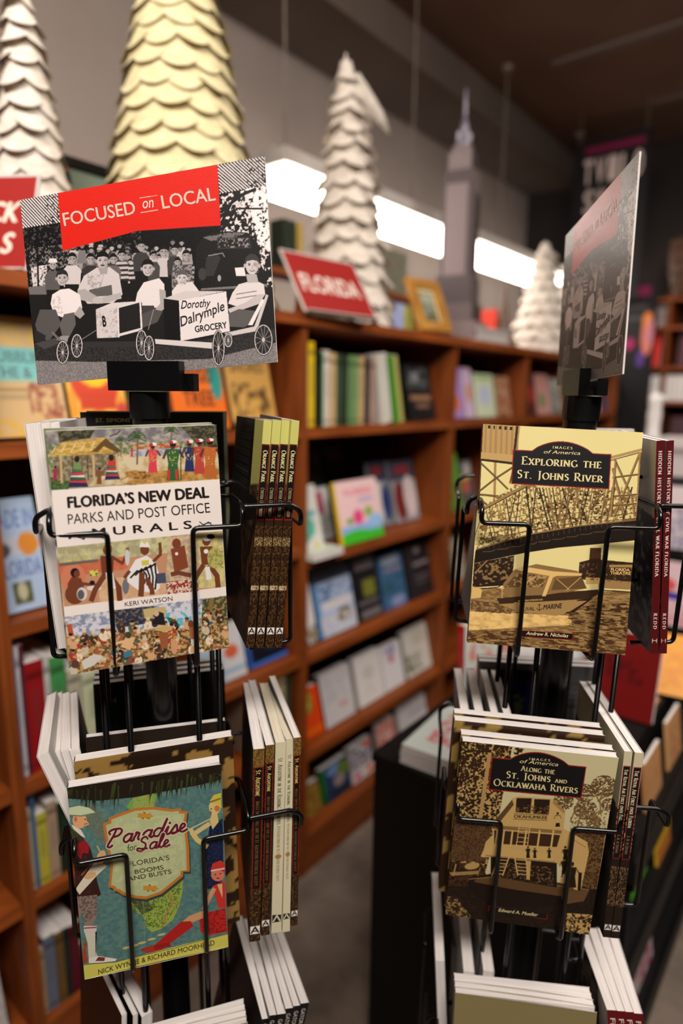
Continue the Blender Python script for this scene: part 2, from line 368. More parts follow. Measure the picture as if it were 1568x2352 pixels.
def art_sign():
    a = Art(620, 434, [(103, 292), (1449, 37), (1514, 1170), (205, 1280)], G(12))
    ALL = [(90, 270), (1520, 10), (1540, 1200), (190, 1300)]
    a.B([(100, 400), (760, 330), (760, 620), (120, 760)], G(70), G(10), 9, .62, 3)
    a.B([(110, 560), (420, 520), (420, 700), (140, 760)], G(120), G(22), 8, .58, 4)
    a.P([(165, 655), (250, 640), (256, 760), (178, 768)], G(214)); a.B([(165, 655), (250, 640), (256, 760), (178, 768)], G(90), None, 7, .6, 8)
    for x in (150, 200): a.S([(x, 560), (x + 6, 800)], 9, G(14))
    a.P([(1180, 240), (1460, 190), (1480, 620), (1200, 470)], G(16))
    a.B([(1195, 260), (1455, 200), (1490, 780), (1430, 760), (1400, 500), (1200, 460)], G(225), G(22), 11, .55, 5)
    a.B([(1330, 190), (1455, 160), (1480, 560), (1410, 520)], G(245), None, 12, .42, 15)
    a.S([(1190, 440), (1260, 300), (1330, 250), (1400, 220)], 16, G(20)); a.S([(1200, 470), (1290, 330), (1440, 330)], 10, G(25))
    # ground and road
    a.P([(130, 790), (1520, 760), (1540, 1200), (190, 1300)], G(26))
    a.P([(150, 760), (250, 752), (260, 800), (160, 800)], G(110))
    a.B([(180, 1130), (500, 1120), (1130, 1130), (1520, 1040), (1540, 1200), (190, 1300)], G(150), G(104), 3, .5, 6, octv=2, soft=.4)
    a.B([(180, 1060), (900, 1075), (1500, 985), (1520, 1060), (1130, 1150), (500, 1160), (185, 1150)], G(60), G(30), 4, .5, 7, soft=.4)
    # crowd at the back
    rs = random.Random(4)
    for i in range(46):
        x = 395 + (i * 37) % 640 + rs.uniform(-8, 8); y = 545 + (i % 4) * 24 + rs.uniform(-8, 8) - (x > 900) * 20
        s_ = rs.choice([60, 90, 150, 190, 120]); a.P([(x - 26, y + 95), (x - 18, y + 24), (x + 18, y + 24), (x + 26, y + 95)], G(s_))
        face(a, x, y, 13, rs.choice([120, 150, 175]), rs.choice([15, 35]), hat=rs.choice([None, None, None, 180]))
    a.P([(395, 690), (1050, 640), (1050, 800), (420, 820)], G(20))
    for x, y, r, sh, st in [(282, 640, 22, 90, 0), (386, 610, 26, 205, 0), (486, 610, 24, 50, 0), (655, 590, 24, 190, 1), (735, 590, 24, 190, 1), (885, 570, 26, 196, 0), (1010, 590, 24, 160, 1), (945, 560, 22, 60, 0), (610, 610, 22, 100, 0), (762, 540, 24, 60, 0), (830, 590, 18, 70, 0), (960, 625, 18, 90, 0)]:
        w = r * 2.1
        a.P([(x - w * .8, y + 150), (x - w * .9, y + 60), (x - w * .5, y + 34), (x + w * .5, y + 34), (x + w * .9, y + 60), (x + w * .8, y + 150)], G(sh))
        if st:
            for k in range(4): a.P([(x - w * .85, y + 50 + k * 26), (x + w * .85, y + 46 + k * 26), (x + w * .85, y + 58 + k * 26), (x - w * .85, y + 62 + k * 26)], G(45))
        a.P([(x - w * .7, y + 135), (x + w * .7, y + 135), (x + w * .6, y + 240), (x - w * .6, y + 240)], G(22))
        face(a, x, y, r, 165, 18, hat=225 if x == 282 else None)
    # the old car
    a.P([(1065, 540), (1120, 475), (1230, 455), (1350, 462), (1408, 520), (1425, 640), (1460, 700), (1455, 790), (1180, 800), (1090, 770), (1060, 640)], G(24))
    a.B([(1100, 490), (1240, 458), (1340, 466), (1300, 486), (1150, 510)], G(110), None, 16, .45, 9, soft=0) ; a.P([(1180, 492), (1360, 488), (1372, 548), (1182, 552)], G(60)); a.B([(1186, 497), (1354, 493), (1366, 543), (1188, 547)], G(150), G(30), 8, .55, 10)
    a.P([(1120, 600), (1170, 575), (1200, 600), (1160, 700), (1110, 700)], G(52)); a.S([(1130, 590), (1210, 575), (1222, 596)], 5, G(150)); a.S([(1090, 775), (1460, 750)], 14, G(120)); a.S([(1090, 780), (1460, 762)], 5, G(40))
    a.P([(1278, 655), (1330, 652), (1340, 700), (1286, 700)], G(232)); a.E(1192, 712, 10, 18, G(160)); a.E(1098, 690, 22, 34, G(60))
    # man leaning forward
    a.P([(415, 780), (450, 700), (520, 655), (590, 652), (640, 690), (660, 800), (610, 845), (470, 850)], G(205))
    a.P([(478, 775), (600, 748), (606, 806), (486, 812)], G(92)); a.B([(470, 690), (560, 690), (540, 770), (470, 760)], G(170), None, 8, .5, 3)
    a.P([(415, 778), (455, 770), (530, 815), (520, 850), (420, 826)], G(170)); a.P([(650, 790), (655, 822), (545, 850), (512, 836), (560, 812)], G(178)); a.E(525, 832, 30, 18, G(188))
    face(a, 551, 618, 38, 186, 16, smile=False); a.P([(525, 655), (580, 655), (575, 690), (540, 690)], G(160))
    # first boy
    a.P([(280, 800), (325, 772), (372, 768), (428, 800), (442, 872), (410, 905), (345, 925), (290, 905), (272, 850)], G(232)); a.B([(280, 830), (320, 800), (340, 900), (290, 900)], G(200), None, 9, .5, 3)
    a.P([(262, 880), (300, 880), (330, 960), (262, 1050), (205, 1010), (190, 960), (215, 880)], G(84)); a.P([(345, 905), (400, 895), (408, 960), (372, 1030), (335, 1020), (320, 960)], G(96))
    a.P([(430, 860), (455, 905), (430, 930), (398, 905)], G(165)); a.P([(188, 985), (250, 1020), (230, 1060), (188, 1050)], G(40)); a.P([(330, 1020), (372, 1020), (360, 1060), (300, 1040)], G(150))
    face(a, 333, 712, 34, 186, 40)
    # second boy, the girl and the boy on the right
    a.P([(740, 790), (775, 735), (860, 712), (888, 745), (890, 850), (860, 870), (770, 880), (728, 850)], G(226)); a.P([(860, 770), (895, 780), (900, 870), (850, 905), (838, 880), (865, 850)], G(170)); face(a, 797, 658, 36, 190, 22)
    a.P([(640, 970), (720, 860), (830, 860), (850, 910), (700, 990)], G(62)); a.P([(638, 1000), (700, 930), (830, 880), (880, 890), (850, 950), (690, 1010)], G(80))
    a.E(985, 700, 52, 62, G(110)); a.B([(935, 640), (1040, 640), (1045, 765), (930, 765)], G(150), G(70), 6, .5, 5); a.P([(930, 780), (960, 745), (1040, 730), (1078, 780), (1070, 830), (930, 830)], G(220)); face(a, 985, 712, 33, 204, 90)
    a.P([(1265, 790), (1300, 745), (1390, 722), (1440, 745), (1448, 800), (1415, 850), (1300, 870), (1240, 850)], G(222))
    for k in (0, 24): a.S([(1285, 800 + k), (1400, 782 + k)], 5, G(120))
    a.P([(1410, 800), (1445, 800), (1420, 850), (1330, 880), (1250, 905), (1240, 880), (1330, 848)], G(196)); a.P([(1240, 905), (1300, 880), (1390, 890), (1395, 940), (1330, 980), (1240, 975)], G(92)); face(a, 1375, 640, 44, 204, 60); a.P([(1340, 690), (1400, 690), (1410, 735), (1350, 738)], G(180))
    # the box cars
    a.P([(515, 880), (640, 858), (755, 835), (766, 845), (768, 985), (640, 1030), (520, 1030)], G(30)); a.P([(515, 880), (600, 845), (755, 836), (640, 868)], G(214)); a.P([(515, 880), (640, 868), (642, 1030), (522, 1034)], G(208)); a.B([(515, 880), (640, 868), (642, 1030), (522, 1034)], G(178), None, 10, .62, 5)
    a.S([(640, 868), (756, 838)], 9, G(220)); a.S([(756, 838), (764, 985)], 10, G(225)); a.S([(640, 1018), (768, 985)], 14, G(222)); a.S([(636, 868), (640, 1030)], 8, G(225))
    a.P([(885, 822), (970, 832), (972, 1050), (888, 1040)], G(14)); a.P([(885, 822), (1000, 782), (1228, 782), (970, 834)], G(206)); a.P([(968, 834), (1230, 784), (1250, 1000), (978, 1052)], G(228))
    a.P([(1220, 1010), (1385, 975), (1452, 800), (1466, 806), (1400, 1000), (1230, 1030)], G(205)); a.P([(1376, 968), (1444, 830), (1428, 826), (1350, 968)], G(236))
    a.P([(430, 1052), (780, 1052), (780, 1082), (440, 1082)], G(50)); a.P([(836, 1040), (1160, 1062), (1148, 1094), (840, 1066)], G(214)); a.P([(190, 1060), (300, 1030), (320, 1060), (240, 1090)], G(70))
    a.S([(800, 990), (830, 880)], 4, G(150)); a.S([(280, 1000), (330, 1050)], 12, G(110)); a.S([(440, 1040), (520, 990)], 4, G(130))
    for w_ in [(338, 1108, 36, 64), (414, 1074, 34, 66), (764, 1060, 34, 72), (804, 1088, 32, 70), (1186, 1090, 37, 98), (1436, 1048, 54, 86), (1240, 1050, 26, 40)]: wheel(a, *w_)
    # hatching in the upper corners, red banner
    for q, n in (([(100, 290), (308, 250), (325, 412), (116, 446)], 14), ([(1184, 90), (1449, 37), (1452, 200), (1196, 250)], 15)):
        a.B(q, G(70), G(14), 7, .6, 2)
        (x0, y0), (x1, y1), (x2, y2), (x3, y3) = q
        for k in range(-n // 2, n):
            t = k / n; pa = (x0 + (x1 - x0) * t, y0 + (y1 - y0) * t); t2 = t + .55; pb = (x3 + (x2 - x3) * t2, y3 + (y2 - y3) * t2)
            f0 = max(0, -t / .55) ; f1 = min(1, (1 - t) / .55)
            L = lambda f: (pa[0] + (pb[0] - pa[0]) * f, pa[1] + (pb[1] - pa[1]) * f)
            if f1 > f0: a.S([L(f0), L(f1)], 7, G(228))
        a.B([(q[0][0] + (q[1][0] - q[0][0]) * .6, q[0][1] - 10), q[1], q[2], (q[3][0] + (q[2][0] - q[3][0]) * .6, q[3][1])], G(30), None, 8, .66, 12)
    a.P([(306, 252), (1184, 88), (1201, 424), (742, 456), (334, 566)], (214, 30, 14))
    a.T('FOCUSED', (342, 432), (733, 362), 72, (206, 190, 176), bold=.012); a.T('LOCAL', (880, 334), (1176, 284), 74, (206, 190, 176), bold=.012)
    a.T('on', (772, 334), (832, 326), 62, (228, 214, 205), shear=.22)
    a.S([(752, 277), (849, 262)], 3, (228, 214, 205)); a.S([(757, 357), (853, 341)], 3, (228, 214, 205))
    k = G(40)
    a.T('Dorothy', (980, 878), (1146, 866), 44, k, shear=.35, bold=.008); a.T('Dalrymple', (980, 975), (1228, 884), 52, k, shear=.35, bold=.01); a.T('GROCERY', (1058, 1006), (1236, 982), 34, k, bold=.03)
    a.T('B', (554, 972), (574, 970), 56, G(20), bold=.04)
    return a
def mini(a, x, y, h, top, skin=(120, 70, 45), low=None, hair=(30, 20, 18), lean=0):
    """a small painted figure, h tall, feet at (x, y)"""
    w = h * .2; lx = lean * h
    low = low or top
    a.P([(x - w * .8, y), (x - w * .55 + lx * .4, y - h * .5), (x + w * .55 + lx * .4, y - h * .5), (x + w * .8, y)], low)
    a.P([(x - w * .6 + lx * .4, y - h * .45), (x - w * .9 + lx, y - h * .8), (x + w * .9 + lx, y - h * .8), (x + w * .6 + lx * .4, y - h * .45)], top)
    a.S([(x - w * .8 + lx, y - h * .76), (x - w * 1.2 + lx, y - h * .55)], h * .06, skin); a.S([(x + w * .8 + lx, y - h * .76), (x + w * 1.3 + lx, y - h * .58)], h * .06, skin)
    a.E(x + lx, y - h * .9, h * .075, h * .1, skin); a.E(x + lx, y - h * .94, h * .08, h * .07, hair)
def palm(a, x, y, h, c=(64, 92, 46), tr=(120, 96, 66)):
    a.S([(x, y), (x + h * .02, y - h * .75)], h * .05, tr)
    for k in range(11):
        t = PI * (k / 10 * 1.2 - .1); a.S([(x, y - h * .75), (x + h * .18 * math.cos(t), y - h * .75 - h * .2 * math.sin(t)), (x + h * .27 * math.cos(t), y - h * .75 - h * .17 * math.sin(t) + h * .05)], h * .03, c if k % 2 else tuple(v * .75 for v in c))
def art_murals():
    a = Art(330, 490, [(154, 124), (1086, 73), (1145, 1307), (297, 1450)], (232, 222, 214))
    # the village band
    Q = [(150, 120), (1090, 70), (1104, 380), (188, 452)]
    a.P(Q, (150, 142, 112)); a.B([(150, 120), (1090, 70), (1092, 160), (160, 215)], (168, 160, 150), (112, 108, 112), 26, .5, 3, soft=.3)
    a.B([(160, 200), (1092, 165), (1100, 270), (180, 330)], (96, 110, 70), (170, 168, 140), 12, .5, 5, soft=.3); a.B([(560, 250), (1098, 215), (1104, 380), (380, 430)], (206, 190, 156), (182, 156, 110), 22, .45, 6, soft=.3)
    a.B([(600, 225), (1000, 200), (1000, 240), (620, 262)], (176, 182, 188), (140, 150, 160), 12, .5, 7); a.B([(620, 195), (880, 180), (880, 208), (620, 222)], (168, 84, 62), (190, 150, 110), 10, .5, 8)
    a.B([(720, 340), (1102, 320), (1104, 380), (560, 424)], (196, 150, 78), (150, 110, 60), 14, .5, 9, soft=.3); a.B([(180, 380), (290, 400), (280, 446), (188, 452)], (50, 80, 40), (90, 110, 60), 7, .5, 4)
    for q in ([(220, 125), (420, 115), (400, 160), (230, 190)], [(890, 90), (1090, 75), (1092, 210), (980, 190)]): a.B(q, (48, 50, 36), (96, 88, 66), 8, .5, 11)
    a.S([(500, 150), (540, 135), (560, 115)], 6, (60, 44, 36))
    a.P([(165, 262), (250, 185), (480, 155), (560, 232), (450, 262), (380, 256)], (176, 138, 62)); a.B([(165, 262), (250, 185), (480, 155), (560, 232), (440, 262)], (206, 172, 92), None, 5, .5, 12, sx=3)
    for k in range(6): a.S([(190 + k * 52, 250 - k * 5), (215 + k * 52, 205 - k * 7)], 4, (226, 214, 188))
    a.P([(480, 160), (568, 232), (540, 240), (470, 205), (440, 236), (400, 240)], (96, 72, 40)); a.P([(190, 270), (540, 240), (545, 360), (230, 400)], (110, 98, 74)); a.B([(190, 270), (540, 240), (545, 360), (230, 400)], (150, 140, 110), None, 10, .52, 13)
    for x in (238, 300, 380, 412, 500, 538): a.S([(x, 262 - (x - 240) * .05), (x + 8, 412 - (x - 240) * .12)], 12 if x in (238, 412, 538) else 7, (196, 164, 120) if x in (238, 412, 538) else (96, 66, 46))
    for x, y, h, c in ((328, 436, 165, 0), (512, 392, 130, 1)):
        a.P([(x - 26 * h / 165, y - h * .62), (x + 22 * h / 165, y - h * .64), (x + 60 * h / 165, y - 5), (x - 46 * h / 165, y)], (44, 40, 84))
        for k, cc in enumerate([(84, 110, 70), (196, 70, 52), (220, 206, 186), (60, 96, 60), (198, 66, 50)]):
            f = .58 - k * .09; a.P([(x - (26 + k * 4) * h / 165, y - h * f), (x + (24 + k * 7) * h / 165, y - h * (f + .02)), (x + (26 + k * 7) * h / 165, y - h * (f - .06)), (x - (28 + k * 4) * h / 165, y - h * (f - .05))], cc)
        a.P([(x - 22, y - h * .6), (x - 18, y - h * .85), (x + 16, y - h * .86), (x + 24, y - h * .6)], (110, 140, 84) if c == 0 else (190, 60, 50)); a.E(x - 2, y - h * .95, 14, 18, (44, 26, 22))
    mini(a, 446, 416, 92, (120, 78, 50), (120, 78, 50)); mini(a, 210, 400, 80, (150, 50, 70))
    for x, y, h in ((650, 305, 200), (835, 235, 160), (562, 262, 120)): palm(a, x, y, h)
    a.P([(580, 348), (640, 335), (720, 350), (728, 385), (660, 398), (590, 372)], (176, 128, 66)); a.B([(580, 348), (720, 340), (725, 390), (600, 380)], (110, 72, 36), None, 6, .55, 3); a.S([(600, 372), (560, 392)], 7, (170, 120, 60)); a.S([(700, 380), (750, 392)], 7, (170, 120, 60))
    mini(a, 622, 262, 50, (190, 70, 50))
    for x, y, h, c in ((735, 348, 160, (204, 62, 74)), (845, 392, 220, (46, 92, 52)), (935, 340, 170, (38, 46, 92)), (990, 352, 190, (176, 66, 54)), (1048, 378, 220, (178, 96, 44))):
        mini(a, x, y, h, c, (90, 52, 38), c); a.B([(x - 22, y - h * .75), (x + 22, y - h * .75), (x + 20, y - h * .35), (x - 20, y - h * .35)], (200, 180, 90), None, 5, .66, int(x)); a.E(x + 6, y - h * .99, 16, 9, (228, 224, 214)); a.E(x - 8, y - h * .97, 10, 9, (190, 40, 34))
    a.S([(888, 200), (888, 390)], 5, (50, 34, 26)); a.S([(822, 385), (822, 330)], 12, (200, 50, 40)); a.S([(866, 385), (862, 330)], 12, (200, 50, 40))
    # the middle band
    a.P([(218, 766), (1112, 668), (1128, 975), (262, 1085)], (188, 138, 104)); a.B([(218, 766), (820, 700), (825, 790), (228, 860)], (196, 190, 140), (160, 156, 120), 22, .5, 2, soft=.3); a.B([(228, 850), (600, 810), (600, 880), (235, 930)], (202, 112, 80), (190, 100, 70), 16, .5, 3, soft=.4)
    a.E(310, 930, 66, 78, (200, 122, 92)); a.B([(440, 940), (800, 900), (806, 1015), (450, 1062)], (214, 178, 142), (198, 158, 120), 20, .5, 5, soft=.4); a.P([(228, 852), (440, 828), (440, 842), (230, 868)], (104, 96, 84))
    for x, y in ((320, 826), (372, 818)): a.E(x, y, 14, 12, (176, 176, 110))
    a.B([(820, 700), (970, 684), (978, 960), (800, 990)], (206, 180, 140), (170, 150, 130), 16, .5, 6, soft=.3); a.B([(972, 684), (1112, 668), (1128, 975), (980, 985)], (208, 196, 120), (182, 170, 130), 18, .5, 8, soft=.3); a.B([(806, 950), (975, 930), (978, 1000), (812, 1018)], (214, 196, 176), (150, 50, 44), 7, .5, 9)
    SK = (112, 60, 38)
    a.E(318, 1018, 52, 54, SK); a.P([(280, 960), (300, 925), (350, 930), (368, 980), (350, 1040), (280, 1040)], SK); a.E(318, 902, 24, 26, (30, 20, 18)); a.E(328, 908, 17, 20, SK); a.E(356, 1016, 28, 36, (206, 200, 196)); a.E(350, 1020, 18, 26, (90, 86, 86)); a.S([(350, 960), (430, 968)], 16, SK); a.E(410, 955, 14, 12, (26, 20, 20)); a.E(420, 985, 40, 14, (214, 206, 196)); a.P([(395, 890), (442, 884), (444, 916), (398, 922)], (206, 200, 90)); a.B([(395, 890), (442, 884), (444, 916), (398, 922)], (50, 40, 40), None, 6, .62, 3)
    def chief(x, y, s_, hold=0):
        a.E(x, y, 22 * s_, 26 * s_, SK); a.E(x + 2, y - 14 * s_, 22 * s_, 14 * s_, (160, 80, 40) if hold else (220, 216, 210)); a.P([(x - 36 * s_, y + 30 * s_), (x + 34 * s_, y + 28 * s_), (x + 26 * s_, y + 128 * s_), (x - 26 * s_, y + 132 * s_)], SK)
        a.S([(x - 16 * s_, y + 130 * s_), (x - 60 * s_, y + 200 * s_), (x - 80 * s_, y + 258 * s_)], 26 * s_, SK); a.S([(x + 14 * s_, y + 130 * s_), (x + 56 * s_, y + 190 * s_), (x + 62 * s_, y + 255 * s_)], 28 * s_, SK)
    chief(490, 778, 1.08, 1); a.S([(520, 818), (570, 850), (600, 790), (598, 765)], 16, SK); a.E(597, 818, 13, 44, (196, 196, 200)); a.P([(480, 900), (520, 900), (536, 985), (498, 1000)], (226, 222, 218)); a.P([(495, 905), (510, 905), (512, 990), (500, 990)], (30, 24, 22)); a.E(588, 975, 18, 42, (110, 110, 120))
    # seated figure in a striped cloak
    a.P([(600, 900), (640, 830), (700, 806), (745, 838), (765, 900), (770, 985), (740, 1010), (660, 1000), (596, 950)], (226, 222, 220)); 
    for k in range(5): a.S([(612 + k * 26, 930 - k * 14), (650 + k * 24, 890 - k * 10), (680 + k * 18, 905 + k * 6), (690 + k * 14, 960 + k * 8)], 9, (28, 24, 24))
    a.E(690, 775, 24, 30, SK); a.P([(660, 760), (672, 728), (690, 745), (706, 728), (718, 762)], (226, 222, 214)); a.S([(735, 840), (775, 800), (772, 735)], 16, SK); a.P([(672, 835), (712, 830), (714, 858), (676, 862)], (196, 190, 70)); a.S([(675, 900), (672, 990), (668, 1030)], 30, SK); a.S([(700, 930), (728, 990), (730, 1020)], 26, SK); a.S([(610, 890), (580, 930)], 18, SK); a.P([(800, 900), (752, 906), (756, 960), (806, 955)], (70, 76, 96))
    a.P([(830, 770), (905, 750), (925, 870), (850, 900)], (128, 66, 40)); a.E(862, 740, 24, 28, (120, 60, 36)); a.S([(830, 910), (870, 900), (940, 915)], 24, (110, 60, 40)); a.E(862, 796, 9, 9, (226, 220, 214))
    chief(1024, 726, 1.0, 0); a.E(1048, 700, 22, 14, (34, 24, 22)); a.E(1072, 818, 44, 58, (178, 172, 90)); a.B([(1030, 765), (1115, 765), (1115, 875), (1030, 875)], (140, 136, 84), None, 8, .55, 5); a.E(1022, 782, 13, 13, (226, 222, 216)); a.P([(1015, 868), (1040, 866), (1052, 935), (1022, 940)], (224, 220, 214))
    # the market band
    Q = [(262, 1140), (1135, 1022), (1145, 1307), (297, 1450)]
    a.P(Q, (168, 138, 96)); a.B([(262, 1140), (1135, 1022), (1140, 1150), (280, 1260)], (208, 206, 214), (130, 140, 160), 14, .45, 21, soft=.2); a.B([(520, 1105), (740, 1080), (745, 1170), (540, 1200)], (44, 46, 66), (110, 100, 90), 8, .45, 22); a.P([(680, 1098), (800, 1084), (806, 1140), (690, 1150)], (190, 172, 116))
    a.B([(800, 1120), (1030, 1090), (1030, 1180), (820, 1220)], (96, 176, 200), (200, 206, 214), 14, .55, 23); a.B([(1000, 1045), (1135, 1025), (1145, 1307), (985, 1325)], (66, 72, 50), (150, 128, 74), 9, .5, 24); a.S([(1050, 1040), (1040, 1120), (1070, 1200)], 26, (128, 104, 60)); a.B([(980, 1150), (1110, 1120), (1120, 1180), (1000, 1215)], (186, 156, 92), (130, 100, 56), 4, .5, 25, sx=2)
    a.P([(275, 1180), (300, 1176), (316, 1240), (286, 1245)], (182, 82, 44)); a.P([(275, 1245), (330, 1238), (330, 1262), (282, 1266)], (196, 98, 52))
    a.B([(280, 1250), (1140, 1180), (1145, 1307), (297, 1450)], (96, 70, 44), (190, 158, 104), 9, .5, 26, soft=.2); a.P([(806, 1140), (850, 1150), (880, 1190), (826, 1186)], (36, 110, 70))
    rs = random.Random(9)
    for i in range(74):
        u = rs.random(); x = 285 + u * 850; y = 1210 + rs.random() * 200 - u * 120
        c = rs.choice([(206, 160, 116), (64, 48, 40), (196, 186, 160), (86, 92, 70), (50, 96, 120), (150, 96, 60), (226, 210, 180), (160, 60, 44)])
        a.E(x, y + 22, 20, 26, c, rs.uniform(-40, 40)); a.S([(x, y + 20), (x + rs.uniform(-34, 34), y + rs.uniform(18, 44))], 9, (206, 164, 122)); a.E(x, y - 6, 10, 13, rs.choice([(200, 154, 114), (160, 110, 78), (120, 76, 52)])); a.E(x, y - 14, 11, 8, rs.choice([(40, 28, 24), (90, 60, 36), (210, 196, 150)]))
    for i in range(60):
        u = rs.random(); a.E(300 + u * 800, 1290 + rs.random() * 110 - u * 110, 6, 6, rs.choice([(206, 116, 50), (196, 150, 70), (186, 70, 44)]))
    a.P([(725, 1180), (760, 1110), (790, 1120), (800, 1185)], (34, 30, 34)); a.E(752, 1122, 14, 16, (206, 170, 140)); a.E(790, 1205, 48, 14, (196, 166, 100)); a.P([(765, 1225), (815, 1222), (812, 1310), (775, 1312)], (150, 88, 54)); a.E(845, 1300, 17, 42, (206, 150, 110)); a.P([(590, 1245), (640, 1250), (610, 1320), (560, 1300)], (220, 176, 128)); a.P([(575, 1330), (622, 1318), (616, 1352), (580, 1362)], (60, 120, 140)); a.E(602, 1238, 16, 18, (60, 66, 44)); a.S([(590, 1270), (520, 1285)], 14, (222, 180, 132))
    a.P([(930, 1235), (965, 1225), (985, 1290), (940, 1300)], (206, 200, 180)); a.P([(925, 1190), (960, 1185), (965, 1260), (935, 1262)], (150, 90, 60)); a.E(936, 1178, 15, 20, (110, 64, 44))
    a.P([(352, 1378), (420, 1338), (470, 1352), (420, 1400), (370, 1420)], (206, 200, 190)); a.E(322, 1392, 22, 22, (90, 60, 44))
    # lettering
    K = (34, 24, 22)
    a.T('FLORIDA\u2019S NEW DEAL', (276, 548), (1044, 482), 60, K, bold=.05); a.T('PARKS AND POST OFFICE', (280, 638), (1048, 566), 56, K, bold=-.006)
    a.T('M U R A L S', (410, 704), (948, 655), 44, K, bold=.02); a.T('KERI WATSON', (584, 1084), (840, 1052), 24, K)
    for x, y, sg in ((328, 704, 1), (1022, 630, -1)): a.S([(x - 38 * sg, y + 12), (x - 14 * sg, y - 10), (x + 12 * sg, y + 8), (x + 36 * sg, y - 12)], 5, K); a.S([(x - 30 * sg, y - 6), (x, y - 2), (x + 30 * sg, y + 14)], 5, K); a.E(x - 38 * sg, y + 10, 7, 6, K); a.E(x + 36 * sg, y + 12, 7, 6, K)
    return a
def sep(v): return (min(255, 36 + v * .82), min(255, 14 + v * .75), min(255, 4 + v * .48)) if v > 60 else (14 + v * 1.0, 9 + v * .62, 6 + v * .3)
def plate(a, q, top, lines, by):
    """the dark title plate with its domed top and red rule; q = its four corners"""
    (x0, y0), (x1, y1), (x2, y2), (x3, y3) = q; dx = x1 - x0; dy = y1 - y0; up = top
    def dome(o):
        P = [(x0 - o, y0 - o)]
        for k in range(13):
            t = k / 12; f = .19 + .63 * t; h = up * math.sin(PI * t) ** .75 if 0 < t < 1 else 0
            P.append((x0 + dx * f, y0 + dy * f - h - o))
        return P + [(x1 + o, y1 - o), (x2 + o, y2 + o), (x3 - o, y3 + o)]
    a.P(dome(6), (150, 24, 26)); a.P(dome(0), (17, 15, 18))
    for (t, p0, p1, h, kw) in lines: a.T(t, p0, p1, h, (226, 212, 152), **kw)
    n, bq, p0, p1, h = by
    cx = sum(p[0] for p in bq) / 4; cy = sum(p[1] for p in bq) / 4
    a.P([(p[0] + (4 if p[0] > cx else -4), p[1] + (4 if p[1] > cy else -4)) for p in bq], (140, 24, 24)); a.P(bq, (20, 14, 14)); a.T(n, p0, p1, h, (226, 212, 160), shear=.25, bold=.012)
def art_bridge():
    a = Art(350, 500, [(295, 88), (1317, 152), (1201, 1560), (207, 1477)], (222, 208, 142))
    D = sep(30); Mi = sep(110); L = sep(190)
    # lift tower
    a.P([(292, 88), (535, 102), (505, 348), (285, 318)], sep(175))
    for k in range(7): x = 308 + k * 34; a.P([(x, 92 + k * 2), (x + 13, 93 + k * 2), (x + 8, 320 + k * 3), (x - 6, 318 + k * 3)], sep(150))
    for k in range(5): x = 328 + k * 35; a.P([(x, 98 + k * 3), (x + 16, 99 + k * 3), (x + 15, 120 + k * 3), (x, 119 + k * 3)], (24, 18, 14))
    a.S([(515, 105), (490, 350)], 15, D); a.S([(290, 90), (270, 640)], 14, sep(60)); a.S([(380, 100), (372, 600)], 16, sep(150)); a.S([(284, 318), (500, 346)], 15, D)
    a.P([(285, 270), (492, 290), (488, 335), (284, 312)], sep(185))
    for p in ([(285, 340), (380, 430), (510, 560)], [(500, 360), (376, 440), (275, 520)], [(280, 540), (470, 560)], [(280, 570), (370, 640)], [(490, 380), (470, 470)]): a.S(p, 10, sep(95)); a.S([(x, y + 7) for x, y in p], 3, D)
    # truss
    a.B([(268, 780), (330, 600), (500, 480), (1110, 500), (1290, 560), (1275, 715), (760, 790), (260, 900)], (216, 200, 134), sep(105), 9, .44, 5, octv=2)
    a.B([(560, 540), (1120, 520), (1110, 700), (600, 760)], D, None, 10, .64, 6)
    rs = random.Random(2)
    for i in range(46):
        x = 300 + i * 21; top = 655 - i * 12 if i < 16 else 500; bot = 835 - (x - 300) * .13
        dxx = rs.choice([-60, -30, 40, 70]); a.S([(x, max(top, 490)), (x + dxx, bot)], rs.choice([5, 7, 9]), rs.choice([sep(90), sep(120), D, sep(150)]))
    for k in range(5): a.S([(320, 690 + k * 34), (760, 600 + k * 36), (1280, 570 + k * 32)], 4, sep(100 - k * 8))
    a.S([(268, 648), (470, 540), (580, 478)], 17, sep(140)); a.S([(268, 660), (580, 492)], 5, D); a.S([(1100, 315), (1312, 262)], 18, sep(165)); a.S([(1110, 330), (1300, 280)], 5, D)
    for p in ([(1130, 320), (1240, 560), (1260, 690)], [(1290, 290), (1130, 690)], [(1120, 380), (1190, 660)], [(1120, 440), (1290, 420)], [(1110, 560), (1280, 548)], [(1110, 620), (1280, 606)], [(1296, 280), (1270, 720)], [(1140, 330), (1110, 690)]): a.S(p, 13, sep(140)); a.S([(x + 7, y) for x, y in p], 4, D)
    # deck
    a.P([(255, 895), (600, 800), (900, 750), (1275, 700), (1268, 838), (1020, 862), (780, 882), (560, 915), (245, 978)], (26, 16, 10))
    a.S([(258, 890), (600, 796), (900, 746), (1276, 708)], 8, sep(120)); a.S([(256, 860), (600, 768), (900, 722), (1278, 662)], 3, sep(70))
    for k in range(30): x = 270 + k * 34; y = 872 - (k * 34) * .185; a.S([(x, y), (x, y + 26)], 3, sep(80))
    for k in range(11): x = 300 + k * 88; y = 905 - k * 15; a.S([(x, y), (x + 60, y - 2), (x + 80, y - 14)], 5, sep(70))
    # sky, water, town
    a.P([(500, 930), (780, 884), (1020, 862), (1268, 840), (1240, 1170), (230, 1170), (245, 980)], (222, 208, 142)); a.P([(245, 978), (500, 930), (490, 1060), (430, 1120), (236, 1130)], (40, 24, 14)); a.B([(245, 978), (500, 930), (480, 1070), (236, 1130)], sep(120), None, 12, .58, 4); a.S([(250, 1040), (330, 960)], 8, sep(130)); a.S([(360, 960), (470, 1040)], 8, sep(20))
